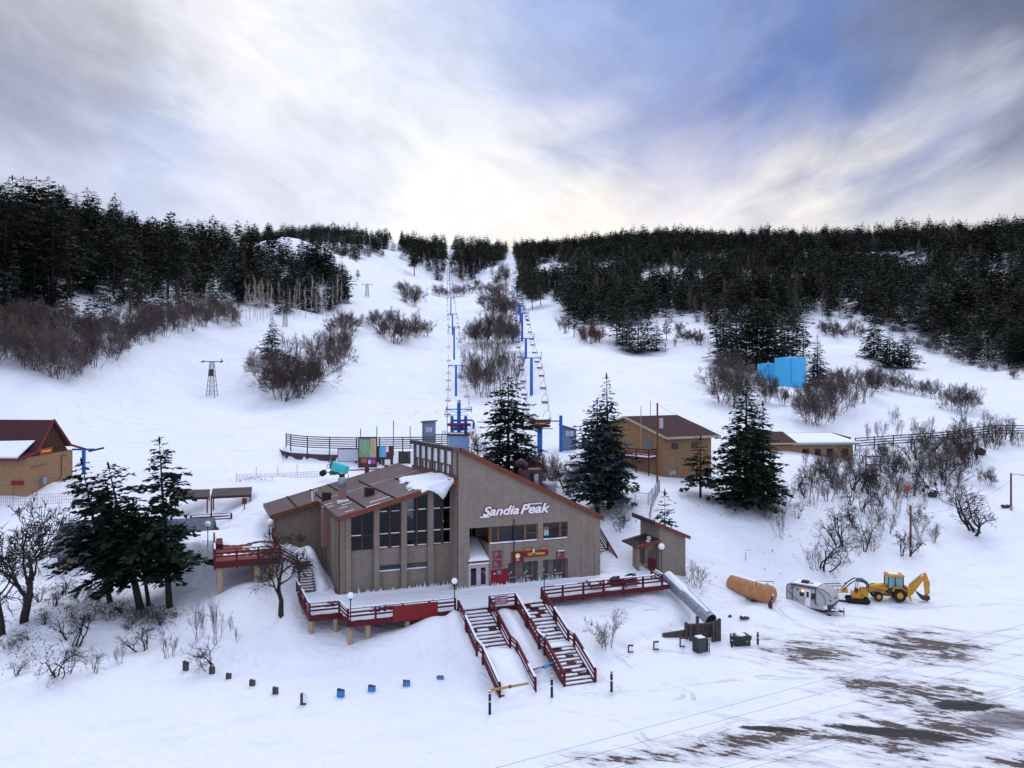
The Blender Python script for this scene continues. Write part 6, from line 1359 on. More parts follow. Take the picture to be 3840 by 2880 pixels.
hero(1098, 1035, 812, 66, 1030, 'spruce_tree', 'broad dark spruce standing between the two ski lifts behind the lodge', NEEDLEG, 21, lean=.0, irr=.22, flat=.75, ns=10, r0=.36, droop=.12)
hero(1316, 1098, 808, 62, 1075, 'spruce_tree', 'tall pointed dark spruce rising behind the blue-grey spruce', NEEDLEG, 23, lean=-.02, irr=.25, r0=.34)
hero(1290, 1108, 862, 66, 1075, 'blue_spruce', 'blue-grey spruce with bare lower trunks at the end of the lodge roof', NEEDLEB, 24, lean=.0, irr=.24, flat=.5, ns=10, nb=8, r0=.34)
hero(1612, 1098, 822, 74, 1080, 'spruce_tree', 'widest full dark spruce, on the bank in front of the ranger building', NEEDLEG, 25, irr=.2, ns=11, nb=8, flat=.25, r0=.4, step=.38)
hero(1648, 1088, 868, 52, 1075, 'spruce_tree', 'narrower dark spruce tucked behind the right side of the widest spruce', NEEDLEG, 26, irr=.22, r0=.3)
hero(1513, 1075, 942, 44, 1045, 'spruce_tree', 'slim spruce on a thin bare trunk in front of the brown two-storey building', NEEDLEG, 27, irr=.35, r0=.2, step=.5)
hero(1436, 1160, 1060, 28, 1138, 'fir_sapling', 'small sparse fir sapling on the snow behind the ticket hut', NEEDLEG, 28, irr=.2, r0=.09, step=.42, nb=5, ns=5, fill=.9)
hero(588, 775, 684, 30, 772, 'fir_tree', 'lone dark fir growing out of the bare thicket beside the lattice tower', NEEDLEG, 31, irr=.3, r0=.3, ns=8)
hero(1766, 832, 724, 26, 828, 'fir_tree', 'lone dark fir standing right beside the big blue water tank', NEEDLEG, 32, irr=.3, r0=.3, ns=8)
hero(1888, 775, 672, 34, 770, 'fir_tree', 'tallest fir, left one of the three firs on the open snow at the right', NEEDLEG, 33, irr=.22, r0=.3, ns=8)
hero(1922, 795, 708, 32, 790, 'fir_tree', 'middle greyish fir of the three firs on the open snow at the right', NEEDLEG, 34, irr=.25, r0=.3, ns=8)
hero(1955, 795, 702, 30, 790, 'fir_tree', 'right-hand dark fir of the three firs on the open snow at the right', NEEDLEG, 35, irr=.25, r0=.3, ns=8)
nhero = 16
TALL = [(28, 655, 378), (8, 660, 420), (62, 640, 432), (95, 640, 424), (112, 660, 430), (150, 640, 448), (362, 640, 455), (330, 640, 466), (245, 640, 452)]

# ---------------------------------------------------------------- woods: the nearest trees one by one, the rest as one wood
def inpoly(x, y, p):
    c = False; j = len(p) - 1
    for i in range(len(p)):
        if (p[i][1] > y) != (p[j][1] > y) and x < (p[j][0] - p[i][0]) * (y - p[i][1]) / (p[j][1] - p[i][1]) + p[i][0]: c = not c
        j = i
    return c
ZONES = [  # name, polygon of bases (overview px), Y range, spacing, height range, label
 ('left', [(-300, 720), (0, 715), (90, 712), (200, 715), (300, 700), (400, 672), (470, 655), (530, 668), (600, 690), (700, 690), (748, 665), (740, 610), (690, 565), (640, 560), (560, 548), (450, 522), (300, 505), (-300, 440)], (150, 520), 5.6, (11, 18.5),
   'tall dark conifer in the wood on the left hillside', 'conifers of the left hillside wood'),
 ('knoll', [(520, 545), (640, 520), (760, 560), (830, 545), (850, 518), (700, 500), (520, 500)], (540, 1100), 7, (10, 15), 'small dark conifer on the ridge left of the ski run', 'conifers on the left ridge'),
 ('runedge', [(640, 575), (700, 625), (745, 660), (760, 640), (720, 595), (668, 548)], (380, 600), 6, (9, 14), 'dark young fir along the left edge of the ski run', 'firs along the ski run'),
 ('centre', [(862, 525), (885, 572), (930, 585), (950, 606), (963, 606), (966, 535), (930, 518), (862, 505)], (500, 1150), 7, (13, 19), 'dark conifer in the clump left of the blue chair lift top', 'conifers left of the lift line top'),
 ('mid', [(975, 540), (980, 600), (1000, 614), (1040, 590), (1060, 575), (1096, 572), (1098, 545)], (600, 1150), 7, (13, 19), 'dark conifer in the clump right of the blue chair lift top', 'conifers right of the lift line top'),
 ('right', [(1112, 545), (1118, 600), (1122, 640), (1150, 655), (1190, 632), (1215, 660), (1245, 695), (1290, 705), (1330, 700), (1400, 700), (1470, 672), (1500, 690), (1540, 715), (1600, 705), (1700, 705), (1745, 695), (1800, 690), (1850, 690), (1960, 720), (2010, 740), (2060, 775), (2120, 795), (2180, 800), (2500, 830), (2500, 480), (2212, 485), (1600, 500), (1200, 515)], (240, 1250), 5.6, (11, 17),
   'dark conifer in the big wood on the right-hand hillside', 'conifers of the right-hand wood'),
]
GAPS = [(560, 690, 42, 17, .97), (672, 692, 72, 15, .9), (1200, 586, 42, 19, .9), (1310, 584, 34, 20, .82), (1455, 606, 78, 27, .88), (1640, 612, 70, 20, .55), (1722, 602, 30, 18, .75), (1945, 572, 66, 17, .95), (2160, 592, 30, 24, .7), (1560, 575, 60, 10, .4), (1850, 640, 30, 22, .5), (2080, 620, 40, 18, .5), (1760, 672, 24, 20, .5), (1990, 650, 14, 26, .6), (200, 668, 60, 22, .5), (290, 632, 45, 16, .5), (640, 548, 45, 16, .93), (700, 640, 20, 20, .4), (1560, 680, 25, 12, .5), (1165, 600, 14, 22, .7), (1105, 590, 12, 40, .9)]
cand = []
r_ = random.Random(5)
for zi, (nm, poly, (Ya, Yb), sp, hh, lab, grp) in enumerate(ZONES):
    x0 = min(p[0] for p in poly); x1 = max(p[0] for p in poly); cell = {}
    Y = Ya
    while Y < Yb:
        Xa = xw(x0, Y); Xb = xw(x1, Y); X = Xa + r_.uniform(0, sp)
        while X < Xb:
            x = X + r_.uniform(-.45, .45) * sp; y = Y + r_.uniform(-.45, .45) * sp
            z = zt(x, y); px = CXO + x / y * F; py = HYO + (CAMZ - z) / y * F
            if inpoly(px + r_.gauss(0, 9), py + r_.gauss(0, 5), poly):
                keep = True
                for gx, gy, gw, gh, gp in GAPS:
                    e = ((px - gx) / gw) ** 2 + ((py - gy) / gh) ** 2
                    if e < 1 and r_.random() < gp: keep = False
                if keep and r_.random() < .93:
                    h = r_.uniform(*hh) * r_.choice((.5, .65, .8, .9, 1, 1, 1.1, 1.3))
                    if nm == 'left' and px > 260: h *= .88
                    if nm == 'left' and py > 660 and 150 < px < 520: h *= .8
                    if nm == 'right' and y < 420: h *= 1.0
                    cand.append((h / y, x, y, z, h, zi))
            X += sp
        Y += sp * (1 if Y < 600 else 1.15)
cand.sort(reverse=True)
# conifers standing clear of the wood on the right (overview x, base y, top y)
SOLO = [(1556, 782, 690, 't'), (1580, 792, 682, 't'), (1648, 808, 672, 't'), (1690, 806, 690, 't'), (1712, 790, 668, 't'), (1735, 772, 690, 't'), (1228, 705, 655, 'r'), (1240, 728, 668, 'r'), (1262, 700, 640, 'r'), (1345, 745, 660, 'g'), (1360, 757, 672, 'g'), (1378, 764, 655, 'g'), (1400, 758, 668, 'g'), (1418, 757, 690, 'g'), (1333, 730, 648, 'g'), (1440, 735, 680, 'r'),
        (1548, 742, 672, 't'), (1570, 752, 660, 't'), (1592, 770, 648, 't'), (1612, 790, 665, 't'), (1635, 800, 640, 't'), (1655, 795, 655, 't'), (1675, 785, 650, 't'), (1695, 770, 668, 't'), (1625, 760, 640, 't'), (1660, 760, 655, 't'), (1600, 800, 700, 't'), (1720, 740, 665, 't'),
        (1118, 640, 600, 'l'), (1150, 668, 600, 'l'), (1168, 660, 590, 'l'), (895, 595, 530, 'l'), (773, 605, 580, 's'), (827, 556, 540, 's'), (945, 605, 565, 'l')]
SL = {'r': ('small dark conifer at the edge of the open snow right of the far lift', 'conifers right of the far lift'), 'g': ('grey-green conifer in the clump on the open snow mid-slope', 'conifers of the mid-slope clump'),
      't': ('dark conifer in the stand above the blue water tanks', 'conifers above the water tanks'), 'l': ('dark conifer at the head of the ski lifts', 'conifers at the head of the lifts'), 's': ('tiny lone fir on the upper ski run', 'lone firs on the ski run')}
CP = []
for k in range(7):
    H = 18.; me, bl = conifer_mesh('crown', [NEEDLE, NEEDLEO, NEEDLE, NEEDLE, NEEDLEG, NEEDLE, NEEDLEO][k], seed=700 + k, H=H, Rb=[2.9, 3.4, 2.6, 3.6, 3.0, 3.3, 2.7][k], z0=[1.5, 5.5, 2, 7, 1.2, 4, 6][k], step=.62, nb=6, ns=5, w=.66, irr=.42, flat=[.45, .8, .5, .9, .6, .85, .7][k], fill=.85)
    CP.append((me, trunk_mesh(H * .96, .26, bl, 2)))
CG_ = [conifer_mesh('crown', [NEEDLEG, NEEDLEY][k], seed=760 + k, H=18., Rb=3.8, z0=1., step=.62, nb=6, ns=6, w=.6, irr=.3, flat=.3, fill=.95)[0] for k in range(2)]
def place_conifer(x, y, z, h, k, lab, grp, crown=None, name='conifer', wide=1.):
    s = h / 18.; root = thing(name, lab, 'conifer', (x, y, z - .3), random.uniform(0, 6.28), grp); q = s * random.uniform(.92, 1.2) * wide; root.scale = (q, q, s); root.rotation_euler = (random.gauss(0, .02), random.gauss(0, .02), random.uniform(0, 6.28))
    link(bpy.data.objects.new('crown', crown or CP[k][0]), root); link(bpy.data.objects.new('trunk', CP[k][1]), root)
for px, py, top, g_ in SOLO:
    b = hit(px, py); h = (py - top) / F * b.y; lab, grp = SL[g_]
    place_conifer(b.x, b.y, b.z, h, random.randrange(7), lab, grp, CG_[random.randrange(2)] if g_ in 'gt' and random.random() < .6 else None, wide=1.25 if g_ in 'gt' else 1.1)
for (px, py, top), tl_ in zip(TALL, ['tallest of all, near the left edge', 'at the very left edge', 'just right of the tallest', 'third from the left edge', 'fourth from the left edge', 'above the middle of the thicket', 'rightmost, above the thicket end', 'second from the right', 'alone between the middle and right pines']):
    b = hit(px, py); h = (py - top) / F * b.y; place_conifer(b.x, b.y, b.z, h, random.choice((1, 3, 5, 6)), 'very tall round-topped pine over the left wood, ' + tl_, 'tallest pines of the left wood', wide=.95)
def wood_label(c):
    a, x, y, z, h, zi = c
    if zi: return ZONES[zi][5], ZONES[zi][6]
    px = CXO + x / y * F; py = HYO + (CAMZ - z) / y * F
    e = 'at the left edge' if px < 60 else 'above the thicket, left half' if px < 170 else 'above the thicket, right half' if px < 300 else 'left of the aspens' if px < 460 else 'behind the aspens'
    v = 'near the skyline' if py < 600 else 'halfway down' if py < 650 else 'in the lowest row'
    return 'conifer of the left wood ' + e + ', ' + v, 'left wood conifers ' + e + ' ' + v
NIND = 294 - len(SOLO) - nhero - len(TALL)
for a, x, y, z, h, zi in cand[:NIND]:
    place_conifer(x, y, z, h, random.randrange(7), *wood_label((a, x, y, z, h, zi)), CG_[random.randrange(2)] if random.random() < .2 else None, wide=random.choice((.85, 1, 1.1, 1.35)))
rest = cand[NIND:]
print('trees', len(cand), 'rest', len(rest))
# the rest: one object, instances of four light conifers
FT = []
NBR = mat('brown_grey_needles', (.026, .020, .014), .95, spec=.05, col2=(.060, .050, .038), scale=.9, objvar=.3)
for k in range(5):
    me, _ = conifer_mesh('wood_conifer', [NEEDLE, NEEDLE, NEEDLEO, NBR, NEEDLEY][k], seed=800 + k, H=14., Rb=[2.5, 2.9, 2.2, 2.7, 3.1][k], z0=[.8, 2.5, 1.2, 1.5, 3][k], step=.85, nb=6, ns=2.6, w=1.0, irr=.3, flat=[.4, .8, .5, .8, .9][k])
    FT.append(bpy.data.objects.new('wood_conifer', me))
TRS = segs_mesh('bare', [(np.array([0, 0, -.5]), np.array([0, 0, 12.]), .2, .03)] + [(np.array([0, 0, 4 + .16 * i]), np.array([1.6 * math.cos(i * 2.4) * (1 - i / 60), 1.6 * math.sin(i * 2.4) * (1 - i / 60), 5.6 + .16 * i]), .07, .05) for i in range(44)], mat('grey_bare_wood', (.11, .09, .075), .95, objvar=.3))
FT.append(bpy.data.objects.new('wood_conifer', TRS))
me = bpy.data.meshes.new('distant_wood'); n = len(rest); me.vertices.add(n)
me.vertices.foreach_set('co', np.array([(x, y, z - .4) for _, x, y, z, h, zi in rest], dtype=np.float32).ravel())
for nm, ty, fn in (('rot', 'FLOAT_VECTOR', lambda c: (random.gauss(0, .02), random.gauss(0, .02), random.uniform(0, 6.28))), ('scl', 'FLOAT_VECTOR', lambda c: ((lambda s, w: (s * w, s * w, s))(c[4] / 14., random.uniform(.9, 1.3)))), ('pick', 'INT', lambda c: 5 if random.random() < .06 else random.choice((0, 1, 2, 4, 0, 1, 2, 4, 3)))):
    at_ = me.attributes.new(nm, ty, 'POINT'); vals = [fn(c) for c in rest]
    if ty == 'INT': at_.data.foreach_set('value', np.array(vals, dtype=np.int32))
    else: at_.data.foreach_set('vector', np.array(vals, dtype=np.float32).ravel())
wood = link(bpy.data.objects.new('distant_wood', me), kind='stuff'); tag(wood, 'distant conifer wood covering the right-hand hill and the ridges', 'forest')
ng = bpy.data.node_groups.new('wood_instances', 'GeometryNodeTree'); ng.interface.new_socket('Geometry', in_out='INPUT', socket_type='NodeSocketGeometry'); ng.interface.new_socket('Geometry', in_out='OUTPUT', socket_type='NodeSocketGeometry')
gi = ng.nodes.new('NodeGroupInput'); go = ng.nodes.new('NodeGroupOutput'); jn = ng.nodes.new('GeometryNodeJoinGeometry')
def attr(nm, ty):
    a = ng.nodes.new('GeometryNodeInputNamedAttribute'); a.data_type = ty; a.inputs['Name'].default_value = nm; return a.outputs[0]
ar = attr('rot', 'FLOAT_VECTOR'); asx = attr('scl', 'FLOAT_VECTOR'); ap = attr('pick', 'INT')
for k, ob in enumerate(FT):
    cmp_ = ng.nodes.new('FunctionNodeCompare'); cmp_.data_type = 'INT'; cmp_.operation = 'EQUAL'; ng.links.new(ap, [s for s in cmp_.inputs if s.type == 'INT'][0]); [s for s in cmp_.inputs if s.type == 'INT'][1].default_value = k
    oi = ng.nodes.new('GeometryNodeObjectInfo'); oi.inputs['Object'].default_value = ob; oi.inputs['As Instance'].default_value = True
    ip = ng.nodes.new('GeometryNodeInstanceOnPoints'); ng.links.new(gi.outputs[0], ip.inputs['Points']); ng.links.new(cmp_.outputs[0], ip.inputs['Selection']); ng.links.new(oi.outputs['Geometry'], ip.inputs['Instance'])
    ng.links.new(ar, ip.inputs['Rotation']); ng.links.new(asx, ip.inputs['Scale']); ng.links.new(ip.outputs[0], jn.inputs[0])
ng.links.new(jn.outputs[0], go.inputs[0]); md = wood.modifiers.new('instances', 'NODES'); md.node_group = ng

# ---------------------------------------------------------------- bare shrubs, oaks and aspens, cluster by cluster
def cluster(lst, kind, label, group, wf=.85, name='bare_shrub', cat='shrub', jit=6):
    for px, py, h in lst: shrub_at(px, py, h * random.uniform(.92, 1.08), wf, kind if isinstance(kind, str) else random.choice(kind), label, group, name, cat)
cluster([(-15, 790, 120), (25, 778, 112), (62, 796, 118), (98, 808, 128), (132, 818, 130), (168, 812, 112), (205, 792, 100), (243, 776, 96), (45, 745, 95), (88, 755, 95), (128, 760, 100), (168, 752, 90), (205, 745, 85), (242, 738, 82), (275, 752, 88), (300, 742, 90),
         (10, 735, 85), (328, 738, 92), (356, 728, 88), (384, 718, 80), (412, 712, 80), (440, 706, 76), (468, 700, 70), (494, 696, 64), (506, 706, 55), (345, 700, 60), (398, 690, 60), (452, 680, 52), (310, 715, 75), (70, 720, 80), (150, 722, 80)], 'dense',
        'bare purple-brown oak shrub in the long thicket at the foot of the left wood', 'oak thicket under the left wood', .8)
cluster([(605, 864, 112), (632, 862, 100), (578, 838, 90), (655, 850, 90), (596, 820, 90), (668, 838, 70)], 'dense', 'bare oak shrub in the round clump beside the lattice tower', 'oak clump beside the lattice tower', .95)
cluster([(690, 815, 85), (716, 804, 80), (738, 786, 72), (750, 770, 62), (676, 790, 60), (705, 770, 60), (640, 775, 58), (662, 762, 52), (690, 752, 48), (722, 756, 48), (742, 750, 45), (618, 762, 48)], ['sparse', 'dense'], 'sparse bare oak shrub right of the round clump near the lattice tower', 'sparse oaks near the lattice tower', .7)
cluster([(718, 722, 48), (742, 724, 52), (762, 716, 46), (735, 705, 40)], 'dense', 'bare oak shrub in the low clump just below the aspens', 'oak clump below the aspens', .9)
cluster([(806, 706, 42), (828, 722, 52), (850, 741, 72), (872, 736, 62), (896, 728, 44), (918, 726, 42), (842, 700, 40)], 'dense', 'bare oak shrub in the clump halfway up the main ski run', 'oak clump halfway up the run', .95)
cluster([(876, 652, 42), (892, 662, 46), (903, 645, 36), (868, 635, 34)], 'dense', 'bare oak shrub in the upper clump on the main ski run', 'upper oak clump on the run', .85)
cluster([(945, 640, 30), (958, 642, 26), (984, 642, 30), (1000, 640, 30), (1016, 634, 26), (1030, 622, 22)], 'dense', 'small bare shrub either side of the blue lift line high on the hill', 'shrubs by the upper lift line', .9)
cluster([(1052, 668, 50), (1070, 690, 66), (1088, 680, 60), (1102, 690, 50), (1060, 640, 38), (1086, 645, 40), (1018, 742, 50), (1036, 748, 60), (1058, 745, 66), (1080, 745, 66), (1100, 745, 58), (1112, 738, 48), (1060, 715, 52), (1088, 715, 52), (1030, 722, 38)], 'dense', 'bare grey-brown shrub in the upper half of the thicket between the two lifts', 'upper thicket between the lifts', .95)
cluster([(1020, 840, 90), (1036, 850, 96), (1052, 858, 100), (1072, 850, 96), (1090, 846, 92), (1106, 838, 86), (1118, 815, 66), (1012, 815, 72), (1030, 800, 66), (1062, 810, 76), (1088, 805, 70), (1104, 795, 62), (1045, 780, 50), (1078, 782, 52)], ['stick', 'dense', 'stick'], 'tall bare stems in the lower half of the thicket between the two lifts', 'lower thicket between the lifts', .62)
cluster([(1078, 618, 44), (1090, 612, 42), (1084, 596, 30)], 'dense', 'pale bare shrub at the head of the thicket between the lifts', 'head of the thicket between the lifts', .8)
cluster([(1556, 872, 92), (1580, 880, 98), (1604, 868, 92), (1545, 842, 70), (1568, 838, 72), (1590, 828, 66), (1560, 800, 50), (1586, 800, 48), (1655, 870, 62), (1672, 856, 50), (1690, 876, 52), (1640, 845, 50)], ['sparse', 'dense', 'dense'], 'bare oak shrub in the thicket in front of the smaller blue tank', 'oaks before the small tank', .8)
cluster([(1748, 915, 88), (1770, 920, 92), (1792, 906, 96), (1812, 892, 90), (1832, 880, 86), (1855, 868, 80), (1878, 856, 72), (1902, 848, 66), (1925, 842, 58), (1760, 870, 66), (1790, 862, 72), (1820, 850, 66), (1850, 838, 60), (1880, 832, 52), (1775, 838, 44), (1808, 828, 40)], ['dense', 'stick', 'dense'], 'bare dark oak shrub in the big thicket right of the blue tanks', 'big thicket right of the tanks', .78)
cluster([(1952, 848, 44), (1972, 852, 46), (1994, 856, 46), (2016, 862, 48), (2040, 872, 44), (2062, 886, 62), (2084, 892, 66), (2100, 880, 50)], ['dense', 'sparse'], 'bare oak shrub along the bank beyond the far red stairs', 'oaks beyond the far red stairs', .8)
cluster([(1500, 742, 38), (1512, 746, 32), (1480, 738, 32), (1465, 722, 30), (1570, 690, 24), (1640, 700, 24), (1790, 724, 34), (1806, 730, 36), (1824, 730, 36), (1842, 722, 34), (1775, 716, 28), (1858, 728, 28)], 'dense', 'low brown shrub along the lower edge of the right-hand wood', 'shrubs at the edge of the right-hand wood', 1.0)
cluster([(1985, 752, 30), (2005, 758, 32), (2025, 764, 28), (2048, 772, 26), (2070, 782, 24), (2096, 790, 22), (2125, 800, 20), (2150, 802, 22), (2190, 818, 30)], 'dense', 'small brown brush where the snow meets the wood at the far right', 'brush at the far right of the snow', 1.1)
cluster([(1222, 720, 38), (1212, 712, 34), (1458, 748, 24)], 'sparse', 'thin bare shrub at the top edge of the open snow', 'thin shrubs on the upper snow', .8)
cluster([(1272, 742, 46), (1290, 738, 44), (1260, 735, 36)], 'russet', 'russet leafless oak on the open snow right of the far lift', 'russet oaks on the open snow', .9, 'russet_oak')
cluster([(300, 1335, 34), (285, 1350, 30), (325, 1345, 32), (262, 1325, 40), (240, 1340, 34), (215, 1320, 40), (345, 1352, 26), (195, 1345, 30), (175, 1300, 44), (150, 1330, 36), (120, 1310, 44), (95, 1350, 36), (272, 1362, 24), (375, 1335, 20), (85, 1300, 46), (135, 1285, 46), (225, 1290, 44), (60, 1385, 34), (20, 1400, 36)], ['crook', 'sparse'], 'low dark brushwood shrub round the feet of the leaning firs', 'brushwood under the leaning firs', 1.5, 'brushwood_shrub')
cluster([(1700, 1085, 50), (1720, 1120, 54), (1738, 1075, 48), (1790, 1085, 58), (1812, 1070, 60), (1838, 1092, 62), (1842, 1135, 56), (1862, 1105, 60), (1892, 1130, 60), (1905, 1095, 56), (1918, 1150, 54), (1978, 1128, 56), (1985, 1150, 50), (1725, 1060, 50)], ['crook', 'sparse', 'sparse'], 'bare crooked shrub on the open bank above the trailer and digger', 'shrubs above the trailer and digger', .9)
# the bank below the slatted fence
bank = [(1862, 1000), (1700, 1045), (1760, 1060), (1850, 1062), (1950, 1085), (2060, 1062), (2110, 1010), (2205, 965), (2205, 948), (2060, 962), (1980, 975)]
r_ = random.Random(9); pl_ = []
while len(pl_) < 78:
    x = r_.uniform(1700, 2205); y = r_.uniform(948, 1085)
    if inpoly(x, y, bank) and all((x - a) ** 2 + ((y - b) * 2) ** 2 > 120 for a, b in pl_): pl_.append((x, y))
for xa, xb, wh in ((1690, 1820, 'at its left end'), (1820, 1930, 'left of the middle'), (1930, 2040, 'right of the middle'), (2040, 2300, 'at its right end')):
  cluster([(x, y, r_.uniform(42, 78)) for x, y in pl_ if xa <= x < xb], ['stick', 'sparse', 'crook', 'crook'], 'bare sapling on the bank below the slatted fence, ' + wh, 'saplings on the fence bank ' + wh, .85, 'bare_sapling')
cluster([(1745, 1010, 50), (1770, 1020, 55), (1800, 1015, 52), (1835, 1025, 55), (1870, 950, 45), (1900, 948, 50), (1940, 945, 48), (1975, 940, 46), (2010, 935, 44), (2080, 925, 42), (2130, 920, 44)], ['stick', 'sparse'], 'bare sapling standing behind or beside the slatted fence', 'saplings by the slatted fence', .6, 'bare_sapling')
ONE = [(1756, 1094, 92, 'stick', .5, 'tall forked bare sapling alone on the bank right of the widest spruce'), (1683, 1163, 76, 'stick', .5, 'narrow bare sapling on the snow bank above the orange tank'),
       (1781, 1228, 100, 'crook', 1.1, 'wide crooked bare tree on the bank behind the camping trailer'), (1760, 1232, 66, 'sparse', .6, 'small bare shrub just left of the crooked tree behind the trailer'),
       (1813, 1176, 96, 'crook', .8, 'fan-shaped bare shrub above the crooked tree'), (1864, 1190, 96, 'crook', .7, 'bare shrub halfway between the crooked tree and the brown utility pole'),
       (1884, 1190, 58, 'sparse', .8, 'low arching bare shrub above the small yellow digger'), (1938, 1118, 72, 'stick', .55, 'thin bare shrub below the round red disc'),
       (1955, 1202, 70, 'crook', .9, 'bare shrub left of the foot of the brown utility pole'), (1978, 1192, 58, 'sparse', .7, 'bare shrub right of the foot of the brown utility pole'),
       (2014, 1172, 50, 'sparse', .7, 'small bare shrub on the snow right of the brown utility pole'), (2104, 1152, 118, 'crook', 1.0, 'largest round bare bush on the open slope at the right'),
       (2140, 1050, 46, 'dense', .75, 'small round bare bush alone high on the slope at the right'), (2038, 1072, 74, 'crook', .8, 'bare bush above the cluster of rocks'), (2066, 1085, 62, 'sparse', .8, 'bare bush right above the cluster of rocks'),
       (1998, 1098, 44, 'stick', .6, 'little bare sapling left of the rocks'), (1932, 918, 46, 'sparse', .6, 'lone bare sapling on the slope below the far red stairs'),
       (1312, 1406, 88, 'sparse', 1.0, 'bare fan-shaped bush alone on the snow right of the front stairs'),
       (162, 1392, 95, 'crook', .9, 'crooked bare shrub below the leaning firs'), (129, 1460, 92, 'crook', 1.2, 'wide dark bare shrub low at the left of the snow bank'), (146, 1455, 84, 'crook', .6, 'upright dark stem beside the wide shrub at the left'),
       (211, 1452, 62, 'crook', .9, 'twisted little shrub on the snow bank at the left'), (258, 1434, 50, 'stick', .7, 'tiny upright shrub right of the twisted one'), (307, 1406, 70, 'crook', 1.0, 'dark bare shrub below the foot of the straight fir'),
       (366, 1420, 76, 'stick', .7, 'bushy upright bare shrub just left of the first stump post'), (429, 1384, 92, 'stick', .6, 'tall thin bare shrub, left of the pair above the stump posts'), (466, 1385, 104, 'stick', .5, 'tallest thin bare shrub, right of the pair above the stump posts'),
       (457, 1450, 76, 'crook', .9, 'bare shrub standing among the stump posts'), (35, 1460, 46, 'crook', 1.3, 'low tangled shrub at the left edge of the snow'), (499, 1362, 36, 'stick', .5, 'upper one of two tiny twigs right of the tall thin shrubs'), (511, 1388, 36, 'stick', .5, 'lower one of two tiny twigs right of the tall thin shrubs'),
       (1130, 1012, 60, 'sparse', 1.0, 'thin bare shrub at the foot of the broad dark spruce'), (1046, 1012, 100, 'sparse', .95, 'bare leafless tree left of the broad dark spruce behind the lodge'),
       (1508, 1268, 60, 'stick', 1.1, 'thin tuft of dry twigs between the hut and the orange tank'), (1340, 1145, 50, 'sparse', 1.2, 'scrubby twigs on the snow behind the lodge end'), (1655, 1120, 50, 'sparse', 1.2, 'scrubby twigs under the widest spruce')]
for px, py, h, kd, wf, lab in ONE: shrub_at(px, py, h, wf, kd, lab, None, 'bare_shrub', 'shrub')
for px, py, h, w, k, rz, lab in [(50, 1345, 285, .85, 0, 5.3, 'large gnarled bare tree with a thick crooked trunk at the left edge'), (6, 1372, 200, 1.0, 1, 2.6, 'second gnarled trunk leaning at the very left edge'),
                                 (607, 1332, 190, .95, 2, 1.2, 'bare crooked tree on the snow in front of the upper red deck')]:
    b = hit(px, py, -.1); h_ = h / F * b.y; plant('gnarly', k, b, h_, h_ * w, 'bare_tree', lab, 'tree', None, rz)
for px, py, h, w, lab in [(1228, 1062, 92, .9, 'russet oak with clinging dry leaves behind the lodge roof, left of the spruces'), (1176, 1052, 84, .95, 'russet oak with dry leaves left of the other russet oak behind the lodge'), (1150, 1030, 50, .9, 'small russet bush behind the clerestory roof end')]:
    b = hit(px, py, -.1); h_ = h / F * b.y; plant('russet', random.randrange(2), b, h_, h_ * w, 'russet_oak', lab, 'tree')
asl = [(x, y) for x, y in [(532, 690), (540, 693), (548, 688), (556, 694), (563, 690), (570, 694), (577, 688), (584, 692), (552, 684), (567, 684)]]
for x, y in asl: shrub_at(x, y, random.uniform(82, 100), .5, 'aspen', 'pale bare aspen in the tight white-trunked grove below the left wood', 'left aspen grove', 'aspen', 'tree')
for x, y in [(604, 680), (614, 688), (625, 684), (636, 690), (648, 682), (660, 688), (672, 680), (684, 690), (696, 682), (706, 688), (718, 684), (728, 676), (738, 682), (640, 672), (690, 668)]: shrub_at(x, y, random.uniform(62, 92), .5, 'aspen', 'pale bare aspen in the loose grove right of the tight grove', 'right aspen grove', 'aspen', 'tree')
for x, y in [(990, 606), (1000, 612), (1010, 612), (1022, 604), (1036, 590), (1150, 650), (1162, 648), (1100, 560), (788, 552), (800, 548), (1185, 634), (1200, 640), (1178, 622), (1192, 615), (1206, 618)]: shrub_at(x, y, random.uniform(30, 42), .7, 'aspen', 'pale leafless aspen high up beside the lifts', 'upper aspens', 'aspen', 'tree')
# ---------------------------------------------------------------- things at the edge of the car park
# culvert pipe lying on a timber crib
a = P(1441, 1247, 83.5); b = P(1536, 1340, 77.); r = thing('culvert_pipe', 'long corrugated steel culvert pipe with a stripe of snow lying down the bank', 'pipe', tuple(b)); v = a - b; n = 60; pts_ = []; rs = []
for i in range(n + 1): pts_.append(tuple(v * (i / n))); rs.append(.60 + .022 * (i % 2) + (.06 if i > 34 else 0))
m = MB(); m.tube(pts_, rs, 20, False); m.build('pipe_shell', GALV, r, smooth=False); MB().tube([(0, 0, 0), tuple(v * .98)], .565, 20, False).build('pipe_lining', mat('dark_galvanised', (.13, .16, .19), .5, metal=.4), r)
up = Vector((0, 0, 1)); x_ = v.cross(up).normalized(); w_ = x_.cross(v).normalized(); vs = []; fs = []
for i in range(26):
    p = v * (.06 + .93 * i / 25); h = .12 + .16 * i / 25 if i < 14 else .34
    for a_ in (-1, -.5, 0, .5, 1): an = a_ * h * 1.9 - .15; rr_ = (.64 if i < 15 else .70) + (1 - abs(a_)) * .08; vs.append(p + x_ * math.sin(an) * rr_ + w_ * math.cos(an) * rr_)
for i in range(25):
    for j in range(4): k = i * 5 + j; fs.append((k, k + 1, k + 6, k + 5))
MB().add(vs, fs).build('pipe_snow', SNOW, r, smooth=True)
cb = P(1518, 1385, 75.); r = thing('timber_crib', 'weathered timber crib holding up the lower end of the culvert', 'crib', tuple(cb), R(10))
for k in range(4): MB().box(-1.3, 1.5, .5, .75, .1 + .33 * k, .40 + .33 * k).build('log', GREYW, r)
